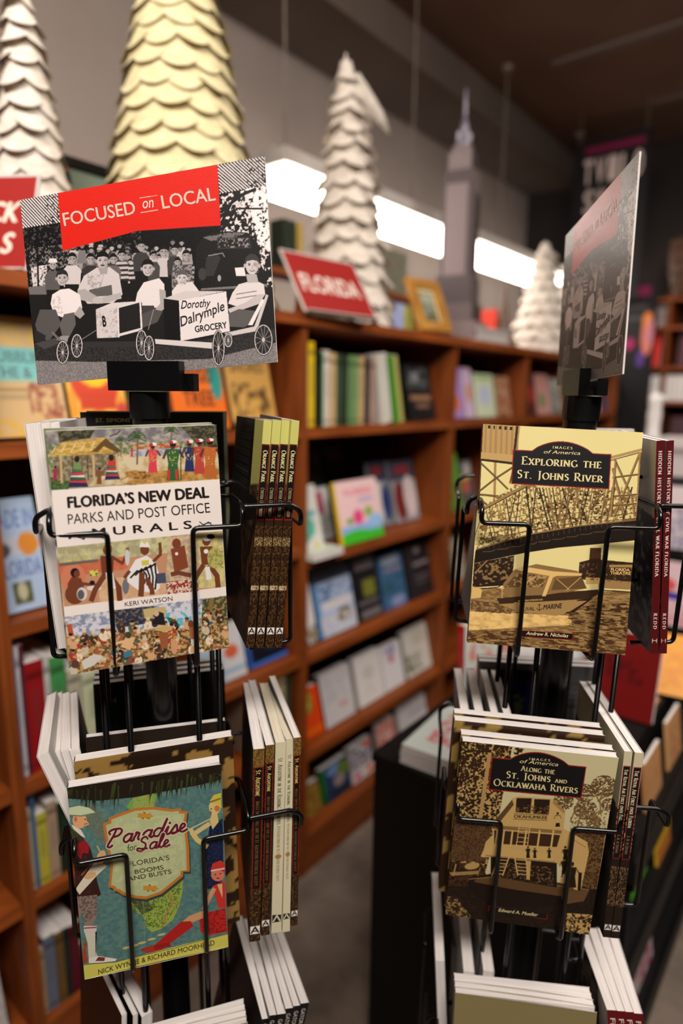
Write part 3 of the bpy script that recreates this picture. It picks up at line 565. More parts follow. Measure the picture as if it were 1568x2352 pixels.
    a.B([(232, 1130), (1240, 1165), (1201, 1560), (207, 1477)], sep(150), sep(95), 5, .5, 31, octv=3, sx=4, soft=.25); a.B([(220, 1280), (840, 1310), (880, 1370), (215, 1400)], sep(235), sep(190), 14, .42, 32, sx=2, soft=.3); a.B([(215, 1400), (1210, 1420), (1201, 1560), (207, 1477)], sep(60), None, 7, .55, 33, sx=4); a.B([(830, 1260), (1235, 1230), (1225, 1420), (850, 1380)], sep(50), None, 6, .56, 34, sx=4); a.B([(225, 1210), (500, 1240), (480, 1300), (222, 1280)], sep(70), None, 9, .5, 35)
    a.P([(980, 885), (1050, 885), (1048, 960), (1254, 980), (1240, 1120), (905, 1080), (912, 975), (975, 960)], sep(34)); a.P([(985, 886), (1048, 888), (1045, 950), (980, 955)], sep(60)); a.P([(1030, 1080), (1240, 1100), (1236, 1150), (1030, 1138)], sep(140)); a.P([(950, 1070), (1050, 1075), (1050, 1110), (952, 1115)], sep(190)); a.B([(910, 980), (1250, 985), (1240, 1110), (908, 1080)], sep(90), None, 8, .64, 36); a.P([(1100, 992), (1246, 992), (1246, 1010), (1100, 1008)], sep(150)); a.S([(1030, 1150), (1236, 1165)], 8, sep(50))
    a.T('FLORIDA', (1110, 1030), (1230, 1034), 18, sep(225), bold=.03); a.T('THEATRE', (1106, 1052), (1236, 1056), 18, sep(225), bold=.03)
    # the boat
    a.P([(236, 1125), (300, 1140), (290, 1196), (228, 1200)], sep(215)); a.S([(290, 1140), (400, 1130), (440, 1100)], 6, D)
    a.P([(390, 1195), (900, 1190), (985, 1180), (1060, 1140), (1064, 1170), (1000, 1210), (880, 1290), (760, 1312), (520, 1280), (410, 1240)], sep(150)); a.P([(390, 1200), (1050, 1145), (1062, 1160), (980, 1205), (520, 1230), (410, 1236)], sep(40)); a.P([(900, 1212), (1000, 1200), (880, 1290), (820, 1300)], D)
    a.P([(430, 1110), (500, 1020), (640, 985), (900, 1030), (960, 1140), (700, 1180), (440, 1190)], sep(120)); a.P([(500, 1015), (560, 1000), (740, 1030), (930, 1045), (925, 1060), (770, 1060), (745, 1070), (700, 1188), (676, 1188), (722, 1060), (560, 1032)], sep(222)); a.P([(520, 1040), (710, 1060), (680, 1130), (440, 1130)], sep(70)); a.B([(520, 1040), (710, 1060), (680, 1130), (440, 1130)], sep(160), None, 9, .55, 5); a.P([(760, 1080), (925, 1062), (958, 1140), (735, 1150)], sep(75))
    for p in ([(540, 1040), (640, 1100)], [(770, 1080), (850, 1148)], [(920, 1070), (830, 1150)], [(640, 1060), (560, 1110)]): a.S(p, 5, sep(190))
    a.S([(425, 1130), (425, 1200)], 5, sep(200)); a.E(425, 1136, 13, 6, sep(220))
    a.P([(500, 1225), (960, 1218), (850, 1286), (700, 1300), (520, 1276)], sep(150))
    a.T('DUVAL', (536, 1280), (630, 1276), 22, sep(30), shear=.2, bold=.01); a.T('MARINE', (684, 1272), (806, 1262), 30, sep(20), shear=.3, bold=.02); a.S([(660, 1236), (660, 1276)], 4, sep(30)); a.S([(642, 1262), (660, 1278), (680, 1262)], 4, sep(30)); a.S([(650, 1243), (670, 1243)], 4, sep(30))
    a.T('JACKSONVILLE OUTBOARD CLUB', (525, 1222), (680, 1214), 10, sep(215), bold=.02)
    plate(a, [(494, 262), (1108, 296), (1094, 508), (484, 470)], 68, [
        ('IMAGES', (740, 249), (866, 257), 16, dict(font='rom', small=1, track=.25)), ('of America', (684, 280), (916, 292), 22, dict(shear=.25)),
        ('Exploring the', (540, 350), (1052, 380), 52, dict(font='rom', weight=1.0, small=.8)), ('St. Johns River', (514, 436), (1064, 470), 52, dict(font='rom', weight=1.0, small=.8))],
        ('Andrew R. Nicholas', [(552, 1404), (872, 1426), (866, 1460), (548, 1438)], (576, 1430), (842, 1448), 22))
    return a
def art_steamer():
    a = Art(350, 500, [(260, 521), (1189, 621), (1011, 1669), (162, 1550)], (206, 196, 150))
    a.B([(240, 500), (560, 540), (470, 1010), (400, 1300), (190, 1240)], sep(190), sep(30), 9, .52, 1); a.B([(240, 500), (640, 560), (520, 700), (230, 800)], sep(40), None, 12, .5, 2); a.P([(412, 590), (436, 592), (350, 1180), (328, 1178)], sep(170)); a.B([(200, 990), (440, 1010), (400, 1240), (185, 1230)], sep(50), sep(80), 5, .5, 3, soft=.2)
    a.B([(640, 590), (700, 600), (690, 640), (600, 640)], sep(100), None, 6, .5, 3)
    for x, y, r in ((985, 830, 55), (1100, 790, 66), (990, 930, 60), (860, 880, 52), (1130, 900, 40), (1040, 1000, 40)): a.B([(x + r * math.cos(t) * 1.2, y + r * math.sin(t)) for t in np.linspace(0, 6.28, 16)], sep(78), None, 7, .4, int(x))
    for p in ([(1080, 960), (1075, 870), (1100, 800)], [(940, 1030), (990, 880)], [(1060, 880), (1120, 840), (1150, 780)], [(900, 1000), (960, 850)], [(1050, 840), (1080, 900)]): a.S(p, 8, sep(110))
    a.B([(900, 960), (1140, 920), (1120, 1050), (900, 1040)], sep(120), None, 7, .56, 4)
    a.B([(900, 1040), (1110, 1060), (1050, 1440), (980, 1440)], sep(50), sep(95), 6, .5, 5)
    a.P([(1000, 1400), (1060, 1400), (1040, 1470), (990, 1470)], sep(190))
    # bank and water
    a.B([(180, 1240), (380, 1250), (420, 1360), (175, 1420)], sep(60), sep(20), 8, .5, 6); a.B([(170, 1380), (1060, 1400), (1011, 1669), (162, 1550)], sep(24), sep(12), 10, .5, 7); a.B([(165, 1440), (230, 1450), (330, 1580), (162, 1550)], sep(150), sep(30), 8, .55, 8); a.B([(880, 1540), (1030, 1550), (1011, 1669), (870, 1650)], sep(200), sep(40), 9, .5, 9); a.P([(185, 1300), (190, 1300), (360, 1290), (360, 1310), (200, 1320)], sep(150)); a.E(320, 1262, 44, 20, sep(180), -8); a.S([(225, 1250), (210, 1320)], 7, sep(170)); a.S([(368, 1270), (350, 1330)], 7, sep(120))
    # hull
    a.P([(300, 1330), (480, 1300), (1000, 1390), (1010, 1410), (960, 1480), (700, 1510), (420, 1500), (300, 1400)], (26, 14, 9)); a.P([(350, 1335), (560, 1318), (1010, 1400), (1000, 1426), (840, 1440), (560, 1400), (330, 1356)], sep(70)); a.P([(840, 1420), (1012, 1402), (980, 1470), (860, 1490)], sep(80)); a.S([(300, 1340), (520, 1320), (820, 1380), (1010, 1402)], 7, sep(110))
    # superstructure
    W = sep(215); a.P([(440, 1020), (560, 860), (600, 850), (800, 865), (870, 950), (860, 1040), (1000, 1120), (1010, 1180), (960, 1410), (920, 1400), (890, 1260), (380, 1200), (400, 1120), (440, 1080)], sep(200))
    a.P([(440, 1020), (850, 1052), (846, 1072), (436, 1042)], sep(120)); a.P([(450, 1050), (840, 1080), (820, 1150), (450, 1130)], sep(45))
    for x in (470, 510, 560, 640, 720, 800): a.S([(x, 1050), (x - 14, 1150)], 10, sep(215))
    a.P([(582, 860), (672, 862), (664, 950), (576, 944)], sep(24)); a.P([(688, 866), (780, 870), (772, 958), (680, 952)], sep(24)); a.B([(582, 900), (780, 906), (772, 958), (576, 944)], sep(100), None, 7, .6, 3); a.P([(566, 952), (768, 962), (764, 992), (562, 982)], sep(195)); a.S([(566, 952), (768, 962)], 3, sep(60)); a.S([(562, 984), (764, 994)], 3, sep(60))
    a.P([(800, 870), (872, 940), (860, 950), (796, 892)], sep(150)); a.P([(440, 1010), (556, 870), (566, 900), (470, 1020)], sep(70)); a.P([(860, 1070), (900, 1060), (990, 1120), (1005, 1200), (985, 1300), (860, 1250)], sep(205))
    for k in range(9): a.E(905 + k * 10, 1100 + k * 6, 2.4, 3.4, sep(60)); a.S([(870 + k * 16, 1120 + k * 3), (866 + k * 14, 1250)], 1.5, sep(170))
    a.P([(370, 1205), (400, 1140), (600, 1170), (800, 1200), (800, 1240), (560, 1215), (378, 1210)], sep(205)); a.P([(430, 1205), (820, 1245), (820, 1390), (430, 1320)], sep(18)); a.B([(480, 1240), (800, 1270), (800, 1380), (480, 1330)], sep(90), None, 8, .6, 5); a.S([(400, 1200), (810, 1240)], 8, sep(150)); a.P([(640, 1230), (668, 1232), (660, 1345), (640, 1342)], sep(190))
    for x0, x1, y0, y1 in ((600, 580, 1010, 1150), (664, 644, 1015, 1155)): a.S([(x0, y0), (x1, y1)], 5, sep(220))
    for k in range(5): a.S([(597 - k * 4, 1040 + k * 26), (660 - k * 4, 1045 + k * 26)], 4, sep(210))
    for x0, x1 in ((480, 436), (540, 500), (570, 590), (636, 650)): a.S([(x0, 1205), (x1, 1320)], 7, sep(210))
    for k in range(5): a.S([(474 - k * 8, 1225 + k * 20), (534 - k * 8, 1230 + k * 20)], 5, sep(190)); a.S([(574 + k * 4, 1225 + k * 21), (638 + k * 3, 1230 + k * 21)], 5, sep(190))
    for x, y, h in ((825, 1030, 85), (870, 1235, 90), (865, 1330, 120), (910, 1390, 150), (650, 1215, 70), (690, 1215, 60), (775, 1215, 60)): mini(a, x, y, h, sep(22), sep(110), sep(18), sep(15))
    a.P([(808, 1010), (812, 965), (838, 965), (846, 1005)], sep(200)); a.E(852, 1350, 13, 17, sep(210)); a.E(862, 1322, 10, 12, sep(205)); a.S([(866, 1310), (886, 1268)], 5, sep(180)); a.P([(948, 1300), (968, 1302), (960, 1410), (942, 1405)], sep(14))
    a.T('OKAHUMKEE', (566, 976), (764, 985), 18, sep(40), bold=.03)
    plate(a, [(440, 624), (990, 680), (960, 856), (420, 806)], 58, [
        ('IMAGES', (656, 632), (780, 642), 13, dict(font='rom', small=1, track=.3)), ('of America', (600, 650), (828, 670), 22, dict(shear=.25)),
        ('Along the', (604, 696), (808, 718), 30, dict(font='rom', small=.8)), ('St. Johns', (520, 738), (782, 764), 40, dict(font='rom', small=.8)), ('and', (806, 766), (880, 774), 26, dict(font='rom', small=.8)), ('Ocklawaha Rivers', (444, 784), (944, 832), 40, dict(font='rom', small=.8))],
        ('Edward A. Mueller', [(422, 1500), (764, 1544), (758, 1574), (418, 1532)], (474, 1530), (708, 1560), 19))
    return a
SCR = {  # flowing script letters, drawn as pen paths on a cap height of 1
 'P': (.74, [[(.3, -.02), (.16, -.14), (.06, 0), (.3, .55), (.44, .98)], [(.16, .7), (.1, .9), (.3, 1.02), (.62, .98), (.7, .78), (.56, .56), (.3, .5)]]),
 'a': (.5, [[(.46, .44), (.3, .52), (.1, .36), (.08, .1), (.2, 0), (.36, .14), (.48, .48), (.4, .1), (.46, 0), (.58, .1)]]),
 'r': (.42, [[(.02, .1), (.14, .36), (.2, .52), (.14, .46), (.3, .44), (.24, .1), (.32, 0), (.46, .1)]]),
 'd': (.54, [[(.44, .44), (.28, .52), (.1, .36), (.08, .1), (.2, 0), (.36, .14), (.66, 1.05), (.44, .2), (.46, 0), (.6, .1)]]),
 'i': (.3, [[(.02, .1), (.2, .5), (.12, .1), (.2, 0), (.34, .1)], [(.25, .7), (.28, .76)]]),
 's': (.38, [[(.02, .1), (.26, .54), (.32, .3), (.3, .06), (.14, -.02), (.04, .06), (.2, .02), (.42, .1)]]),
 'e': (.4, [[(.02, .12), (.26, .3), (.3, .46), (.18, .52), (.08, .3), (.1, .06), (.24, 0), (.44, .12)]]),
 'S': (.72, [[(.64, .8), (.52, 1.02), (.32, .96), (.26, .74), (.5, .5), (.5, .2), (.3, -.04), (.06, .04), (.06, .22), (.3, .14), (.66, .1)]]),
 'l': (.32, [[(.02, .1), (.3, .7), (.36, 1.0), (.26, 1.02), (.14, .5), (.14, .1), (.22, 0), (.36, .1)]])}
def smooth(P, n=4):
    out = []; Q = [P[0]] + list(P) + [P[-1]]
    for i in range(1, len(Q) - 2):
        for j in range(n):
            t = j / n; out.append(tuple(.5 * (2 * Q[i][k] + (Q[i + 1][k] - Q[i - 1][k]) * t + (2 * Q[i - 1][k] - 5 * Q[i][k] + 4 * Q[i + 1][k] - Q[i + 2][k]) * t * t + (3 * Q[i][k] - Q[i - 1][k] - 3 * Q[i + 1][k] + Q[i + 2][k]) * t ** 3) for k in (0, 1)))
    return out + [P[-1]]
def script(a, txt, p0, p1, h, wd, c, halo=None):
    W_ = sum(SCR[ch][0] for ch in txt); d = np.array(p1, float) - np.array(p0, float); L = np.hypot(*d); d /= L; u = np.array([d[1], -d[0]])
    for ww, cc in ((wd * 1.9, halo), (wd, c)):
        if cc is None: continue
        x = 0
        for ch in txt:
            for st in SCR[ch][1]:
                a.S([tuple(np.array(p0, float) + d * (x + q[0] + .18 * q[1]) / W_ * L + u * q[1] * h) for q in smooth(st)], ww, cc)
            x += SCR[ch][0]
def art_paradise():
    a = Art(430, 640, [(258, 605), (1042, 466), (1084, 1400), (343, 1590)], (84, 122, 120))
    a.B([(250, 600), (1050, 460), (1090, 1400), (340, 1590)], (72, 110, 112), (96, 132, 122), 18, .5, 1, soft=.5)
    # land
    a.B([(270, 700), (400, 690), (470, 800), (440, 900), (400, 840), (330, 760)], (110, 120, 100), (92, 108, 96), 8, .5, 2, soft=.4); a.P([(600, 640), (690, 620), (716, 640), (700, 700), (590, 720), (560, 700)], (120, 160, 70)); a.B([(600, 640), (690, 620), (700, 700), (590, 720)], (176, 120, 70), (134, 176, 84), 6, .6, 3)
    a.P([(560, 1150), (850, 1060), (846, 1130), (830, 1200), (800, 1270), (740, 1320), (690, 1340), (660, 1310), (650, 1260), (600, 1230), (570, 1180)], (150, 172, 70)); a.B([(560, 1150), (850, 1060), (830, 1200), (740, 1320), (660, 1310), (600, 1230)], (84, 110, 52), None, 7, .55, 4); a.B([(560, 1150), (640, 1130), (700, 1220), (640, 1250)], (60, 72, 44), (96, 110, 60), 7, .5, 5)
    a.S([(770, 1100), (800, 1180), (760, 1250), (750, 1310)], 6, (190, 112, 70)); 
    for x, y in ((690, 1375), (640, 1395), (600, 1410), (560, 1422), (740, 1350)): a.E(x, y, 22, 6, (190, 180, 110), -14)
    a.S([(590, 560), (640, 1000), (655, 1420)], 1.6, (150, 160, 140))
    # thatch
    rs = random.Random(3)
    a.P([(255, 600), (1042, 462), (1042, 545), (920, 580), (780, 610), (600, 650), (420, 670), (260, 660)], (34, 24, 18))
    for i in range(95):
        t = rs.random(); x = 262 + t * 776; y = 640 - t * 105 + rs.uniform(-20, 12); l = rs.uniform(30, 80) * (1.4 if .12 < t < .34 or .55 < t < .8 else .8)
        a.P([(x - 7, y - 14), (x + 7, y - 14), (x + rs.uniform(-22, 12), y + l)], rs.choice([(32, 24, 16), (52, 66, 30), (44, 50, 26), (30, 22, 14)]))
    # the golfer
    a.P([(268, 800), (330, 850), (372, 900), (400, 990), (410, 1080), (430, 1150), (380, 1175), (300, 1165), (282, 1000)], (52, 26, 24)); a.P([(268, 800), (320, 840), (352, 900), (340, 940), (278, 900)], (56, 66, 40)); a.B([(275, 830), (340, 860), (400, 1160), (310, 1160)], (72, 34, 30), None, 9, .55, 3)
    a.P([(280, 790), (330, 820), (352, 860), (330, 850), (290, 815)], (222, 214, 200)); a.P([(290, 905), (345, 870), (372, 900), (366, 940), (335, 935), (330, 970), (290, 930)], (150, 30, 36))
    a.E(322, 770, 36, 42, (222, 164, 116)); a.P([(350, 760), (372, 790), (352, 800)], (222, 164, 116)); a.E(302, 765, 8, 14, (190, 110, 80)); a.S([(345, 790), (362, 786)], 4, (150, 40, 36)); a.E(350, 765, 4, 3, (30, 20, 20))
    a.P([(264, 740), (270, 706), (320, 696), (370, 706), (404, 730), (360, 742), (300, 748)], (196, 208, 168)); a.S([(266, 744), (330, 748), (404, 732)], 6, (110, 124, 96))
    a.P([(300, 1120), (395, 985), (450, 990), (460, 1005), (420, 1040), (320, 1150)], (216, 208, 184)); a.S([(330, 1050), (400, 970), (450, 990)], 9, (150, 90, 46)); a.E(430, 960, 22, 40, (216, 166, 118), 20); a.S([(440, 960), (410, 900), (425, 925)], 6, (190, 170, 110)); a.E(375, 1052, 32, 16, (216, 166, 118), -20)
    a.P([(305, 1160), (410, 1150), (412, 1250), (380, 1320), (350, 1320), (330, 1230), (318, 1280)], (138, 120, 108)); a.B([(305, 1160), (410, 1150), (412, 1250), (340, 1300)], (100, 84, 76), None, 9, .52, 7); a.P([(340, 1310), (408, 1310), (405, 1340), (342, 1345)], (206, 196, 190)); a.S([(342, 1322), (406, 1318)], 6, (150, 50, 50)); a.P([(345, 1345), (403, 1340), (400, 1440), (412, 1470), (365, 1480), (360, 1400)], (206, 200, 180)); a.P([(400, 1340), (408, 1340), (400, 1470)], (20, 16, 16)); a.P([(365, 1478), (412, 1466), (510, 1480), (500, 1496), (366, 1504)], (222, 216, 206)); a.P([(415, 1470), (450, 1474), (445, 1492), (400, 1492)], (120, 44, 34)); a.P([(335, 1430), (350, 1415), (360, 1500), (338, 1505)], (160, 66, 34)); a.E(348, 1408, 10, 14, (160, 66, 34))
    # the women
    a.P([(985, 780), (1020, 760), (1050, 740), (1056, 980), (1040, 1100), (960, 1108), (945, 1000), (975, 850)], (26, 40, 78)); a.B([(985, 780), (1050, 760), (1050, 1100), (950, 1100)], (16, 24, 50), None, 9, .5, 4); a.E(1010, 686, 30, 36, (214, 188, 116)); a.P([(985, 655), (1004, 624), (1042, 612), (1044, 690), (1030, 670), (1000, 665)], (206, 184, 66)); a.S([(985, 662), (1040, 640)], 8, (120, 110, 50)); a.E(1022, 692, 14, 16, (190, 120, 60)); a.P([(995, 715), (1022, 712), (1030, 760), (1000, 800), (985, 760)], (214, 188, 120)); a.E(992, 696, 4, 3, (30, 20, 20)); a.E(990, 712, 5, 3, (170, 40, 40))
    a.S([(985, 770), (900, 830), (888, 800)], 22, (214, 188, 124)); a.S([(975, 890), (920, 855), (895, 820)], 26, (214, 186, 122)); a.S([(880, 805), (1000, 740)], 6, (200, 190, 140))
    a.E(1026, 1030, 34, 34, (206, 120, 90)); a.P([(990, 1012), (1000, 975), (1040, 955), (1062, 970), (1064, 1018), (1030, 1002)], (198, 50, 40)); a.S([(992, 1012), (1062, 996)], 8, (216, 196, 180)); a.E(1015, 1030, 4, 3, (30, 16, 16)); a.E(1040, 1024, 4, 3, (30, 16, 16)); a.E(1028, 1048, 9, 4, (170, 30, 40)); a.P([(1000, 1090), (1030, 1075), (1064, 1060), (1070, 1200), (1030, 1200)], (196, 50, 42)); a.P([(1024, 1080), (1050, 1075), (1052, 1150)], (214, 176, 126)); a.S([(1010, 1100), (975, 1170), (955, 1215)], 22, (206, 150, 106))
    a.P([(930, 1240), (1066, 1200), (1078, 1320), (985, 1345), (940, 1330)], (190, 36, 30)); a.B([(930, 1240), (1066, 1200), (1078, 1320), (960, 1340)], (140, 22, 22), None, 10, .55, 6); a.S([(960, 1235), (890, 1265), (840, 1310)], 36, (206, 150, 106)); a.P([(840, 1280), (890, 1275), (905, 1300), (740, 1430), (690, 1440), (700, 1410)], (176, 30, 26)); a.P([(690, 1408), (780, 1390), (790, 1410), (640, 1440), (636, 1428)], (150, 26, 22)); a.P([(640, 1430), (700, 1405), (705, 1440), (660, 1448)], (168, 52, 34))
    # the cartouche
    C_ = [(440, 785), (470, 775), (470, 755), (520, 735), (600, 705), (700, 695), (800, 705), (838, 698), (842, 712), (872, 712), (866, 760), (880, 900), (884, 1020), (850, 1022), (850, 1046), (800, 1090), (740, 1140), (660, 1170), (600, 1165), (540, 1150), (510, 1130), (500, 1132), (490, 1116), (468, 1110), (480, 1000), (455, 880)]
    cx, cy = 665, 930
    a.P([(x + 6, y + 12) for x, y in C_], (50, 66, 60)); a.P(C_, (190, 116, 44)); a.P([(cx + (x - cx) * .93, cy + (y - cy) * .94) for x, y in C_], (178, 186, 138)); a.B([(500, 760), (840, 730), (860, 1010), (640, 1140), (500, 1090)], (188, 196, 146), None, 20, .5, 3)
    for x, y in ((655, 742), (682, 1112)):
        for k in range(7): t = k * .9; a.P([(x, y), (x + 46 * math.cos(t), y + 20 * math.sin(t)), (x + 30 * math.cos(t + .3), y + 16 * math.sin(t + .3))], (50, 66, 36))
        for dx in (-20, 0, 20): a.E(x + dx, y, 16, 13, (200, 140, 40))
    V = (96, 20, 44); Hh = (206, 200, 160)
    script(a, 'Paradise', (458, 900), (868, 812), 74, 11, V, Hh); script(a, 'Sale', (612, 925), (780, 893), 64, 10, V, Hh)
    a.T('for', (568, 925), (616, 915), 34, (50, 50, 40), shear=.2)
    a.S([(504, 950), (830, 884)], 1.6, (150, 140, 100)); a.S([(504, 958), (830, 892)], 1.6, (150, 140, 100))
    K = (66, 66, 44)
    a.T('FLORIDA\u2019S', (572, 1003), (782, 963), 25, K, bold=.004); a.T('BOOMS', (604, 1040), (752, 1012), 22, K, bold=.01); a.T('AND BUSTS', (570, 1078), (792, 1032), 22, K, bold=.01)
    a.P([(338, 1512), (500, 1500), (1080, 1332), (1084, 1400), (343, 1590)], (206, 200, 90)); a.S([(336, 1512), (520, 1492), (800, 1420), (1080, 1332)], 3, (90, 100, 50))
    a.T('NICK WYNNE & RICHARD MOORHEAD', (414, 1562), (1014, 1392), 26, (50, 36, 20), bold=.006, up=(-.05, -1))
    return a
def plain(w, h, base, fn=None, **k):
    a = Art(w, h, None, base, **k)
    if fn: fn(a)
    return a
# ------------------------------------------------------------------ books
def make_book(name, label, loc, rot, w, h, t, front=None, back=None, spine=(60, 50, 45), paper=None, group=None, warp=None, rough=None, cat='book', flare=0.0, curl=0.0):
    """spine on the -x side, front cover facing -y; origin at the middle of the bottom edge. front/back/spine: Art or colour"""
    r = thing(name, label, cat, loc, rot, group)
    mb = MB(); e = 0.0004
    def panel(a, O, X, Y):
        if isinstance(a, Art): a.put(mb, O, X, Y, 0.00012)
        else:
            im = np.zeros((9, 9, 3)) + lin(a)[None, None, :]; mb.grid(im, O, X, Y)
    fr = front if front is not None else spine; bk = back if back is not None else spine
    panel(fr, (-w / 2, -t / 2, 0), (w, 0, 0), (0, 0, h))
    panel(bk, (w / 2, t / 2, 0), (-w, 0, 0), (0, 0, h))
    panel(spine, (-w / 2, t / 2, 0), (0, -t, 0), (0, 0, h))
    wh = (226, 222, 218)
    for y in (-t / 2 + e, t / 2 - e):      # inner faces and edges of the two cover boards
        s_ = 1 if y < 0 else -1; im = np.zeros((9, 9, 3)) + lin(wh)[None, None, :]
        if s_ > 0: mb.grid(im, (w / 2, y, 0), (-w, 0, 0), (0, 0, h))
        else: mb.grid(im, (-w / 2, y, 0), (w, 0, 0), (0, 0, h))
        yo = y - s_ * e
        for z in (0, h): mb.quad((-w / 2, y, z), (w / 2, y, z), (w / 2, yo, z), (-w / 2, yo, z), wh)
        for k in range(8): mb.quad((w / 2, y, h * k / 8), (w / 2, yo, h * k / 8), (w / 2, yo, h * (k + 1) / 8), (w / 2, y, h * (k + 1) / 8), wh)
    def wp(V):
        V = np.array(V)
        if curl: V[:, 1] += curl * (np.clip(V[:, 2], 0, None) / h) ** 2.2
        if flare:                            # the front cover stands a little open towards the fore edge
            k = (V[:, 1] - (curl * (V[:, 2] / h) ** 2.2 if curl else 0) < -t / 2 + 2 * e); V[k, 1] -= flare * ((V[k, 0] + w / 2) / w) ** 2
        return V
    mb.build('cover', M_COVER, r, warp=wp)
    pb = MB(); z0, z1 = 0.0015, h - 0.0008; x0, x1 = -w / 2 + 0.0008, w / 2 - 0.001; y0, y1 = -t / 2 + 2 * e, t / 2 - 2 * e
    im = np.ones((9, 2, 3))
    pb.grid(im, (x1, y0, z0), (0, y1 - y0, 0), (0, 0, z1 - z0)); pb.grid(im, (x0, y1, z0), (0, y0 - y1, 0), (0, 0, z1 - z0))
    pb.grid(im, (x0, y0, z0), (x1 - x0, 0, 0), (0, 0, z1 - z0)); pb.grid(im, (x1, y1, z0), (x0 - x1, 0, 0), (0, 0, z1 - z0))
    pb.quad((x0, y0, z1), (x1, y0, z1), (x1, y1, z1), (x0, y1, z1)); pb.quad((x0, y1, z0), (x1, y1, z0), (x1, y0, z0), (x0, y0, z0))
    if curl:
        wp2 = lambda V: np.c_[V[:, 0], V[:, 1] + curl * (V[:, 2] / h) ** 2.2, V[:, 2]]
    else: wp2 = None
    pb.build('pages', paper or M_PAPER, r, warp=wp2)
    return r
def D3(r): return tuple(math.radians(v) for v in r)
def spine_art(t, h, base, items, n=(24, 300), fn=None):
    """items: (text, distance from the top 0..1 start, end, size across 0..1, colour, kw); art units: x 0..1 across, y 0..1 down"""
    a = Art(n[0], n[1], [(0, 0), (t, 0), (t, h), (0, h)], base)
    if fn: fn(a, t, h)
    for txt, f0, f1, sz, c, kw in items:
        kw = dict(kw); off = kw.pop('off', 0); a.T(txt, (t * (.5 - sz / 2 + off), h * f0), (t * (.5 - sz / 2 + off), h * f1), t * sz, c, up=(1, 0), **kw)
    return a
def badge(a, t, y, ink=(236, 230, 222), bg=(26, 20, 18)):
    s_ = t * .42; a.P([(t / 2 - s_, y), (t / 2 + s_, y), (t / 2 + s_, y + s_ * 2), (t / 2 - s_, y + s_ * 2)], ink)
    a.S([(t / 2 - s_ * .8, y + s_ * 1.8), (t / 2, y + s_ * .3), (t / 2 + s_ * .8, y + s_ * 1.8)], s_ * .34, bg); a.S([(t / 2 - s_ * .5, y + s_ * 1.3), (t / 2 + s_ * .5, y + s_ * 1.3)], s_ * .24, bg)
# ------------------------------------------------------------------ room shell
M_WALL = mat('grey_beige_wall_paint', (136, 124, 116), 0.9, spec=0.2, noise=((130, 118, 110), 3, 3, (1, 1, 1)))
M_WALLD = mat('dark_wall_paint', (46, 40, 38), 0.9, spec=0.2, noise=((42, 36, 34), 3, 3, (1, 1, 1)))
M_CEIL = mat('brown_ceiling_paint', (98, 74, 60), 0.9, spec=0.2, noise=((90, 68, 55), 2, 3, (1, 1, 1)))
M_BULK = mat('taupe_bulkhead_paint', (96, 84, 76), 0.9, spec=0.2, noise=((89, 78, 70), 2, 3, (1, 1, 1)))
M_FLOOR = mat('grey_brown_carpet', (146, 130, 116), 0.95, spec=0.1, noise=((112, 100, 90), 7, 8, (1, 1, 1)), bump=(500, 0.6, (1, 1, 1)))
def structure(name, lo, hi, m, label=None):
    mb = MB(); mb.box(lo, hi); o = mb.build(name, m); o['kind'] = 'structure'
    return o
structure('floor', (-2.6, -3.2, -0.08), (4.2, 5.4, 0), M_FLOOR)
structure('ceiling', (-2.6, -3.2, 3.28), (4.2, 5.4, 3.4), M_CEIL)
structure('wall_left', (-2.42, -3.2, 0), (-2.27, 5.4, 3.28), M_WALL)
structure('wall_back', (-2.27, 5.08, 0), (4.2, 5.25, 3.28), M_WALLD)
structure('wall_right', (4.0, -3.0, 0), (4.2, 5.08, 3.28), M_WALLD)
structure('wall_front', (-2.27, -3.2, 0), (4.0, -3.0, 3.28), M_WALLD)
structure('trim_1', (-2.27, -3.0, 3.10), (-1.87, 5.08, 3.28), M_BULK)
structure('trim_2', (-1.5, 3.55, 3.262), (4.0, 3.60, 3.28), M_BULK)
structure('trim_3', (-1.2, 4.35, 3.262), (0.2, 4.40, 3.28), M_BULK)
structure('trim_4', (0.15, 4.35, 3.262), (0.2, 5.08, 3.28), M_BULK)
structure('baseboard_left', (-2.27, -3.0, 0), (-2.255, 5.08, 0.1), M_WALLD)

# the long fluorescent fixture hanging over the bookcases
M_TUBE = mat('lit_fluorescent_diffuser', (255, 255, 255), 0.4, emit=(255, 246, 236), estr=13)
M_WHITEMETAL = mat('white_enamel', (196, 190, 184), 0.5, noise=((188, 182, 176), 4, 2, (1, 1, 1)))
M_CABLE = mat('grey_cable', (120, 106, 94), 0.6, noise=((100, 88, 78), 20, 2, (1, 1, 1)))
fx = thing('fluorescent_light', 'long white strip light hanging over the bookcase behind the paper trees', 'ceiling light', (-1.70, 1.66, 2.235))
mb = MB(); mb.box((-.085, 0.0, .085), (.085, 3.45, .135)); mb.box((-.02, 0, .135), (.02, 3.45, .15)); mb.build('housing', M_WHITEMETAL, fx)
for x in (-.045, .045):
    mb = MB(); prof = [(x + .04 * math.cos(t), .042 + .04 * math.sin(t)) for t in [2 * PI * k / 16 for k in range(16)]]
    V = [(px, y, pz) for y in (0.02, 3.43) for px, pz in prof]; mb.add(V, [(k, (k + 1) % 16, 16 + (k + 1) % 16, 16 + k) for k in range(16)] + [tuple(range(16))[::-1], tuple(range(16, 32))]); mb.build('tube', M_TUBE, fx, smooth=True)
for y in (.09, .90, 1.79, 2.9):
    mb = MB(); mb.tube([(0, y, .15), (0, y, 1.0)], .0035, 6); mb.lathe([(.0, 1.02), (.028, 1.02), (.03, 1.03), (.03, 1.04)], 16, M=Matrix.Translation((0, y, 0))); mb.build('hanging_cable', M_CABLE, fx)

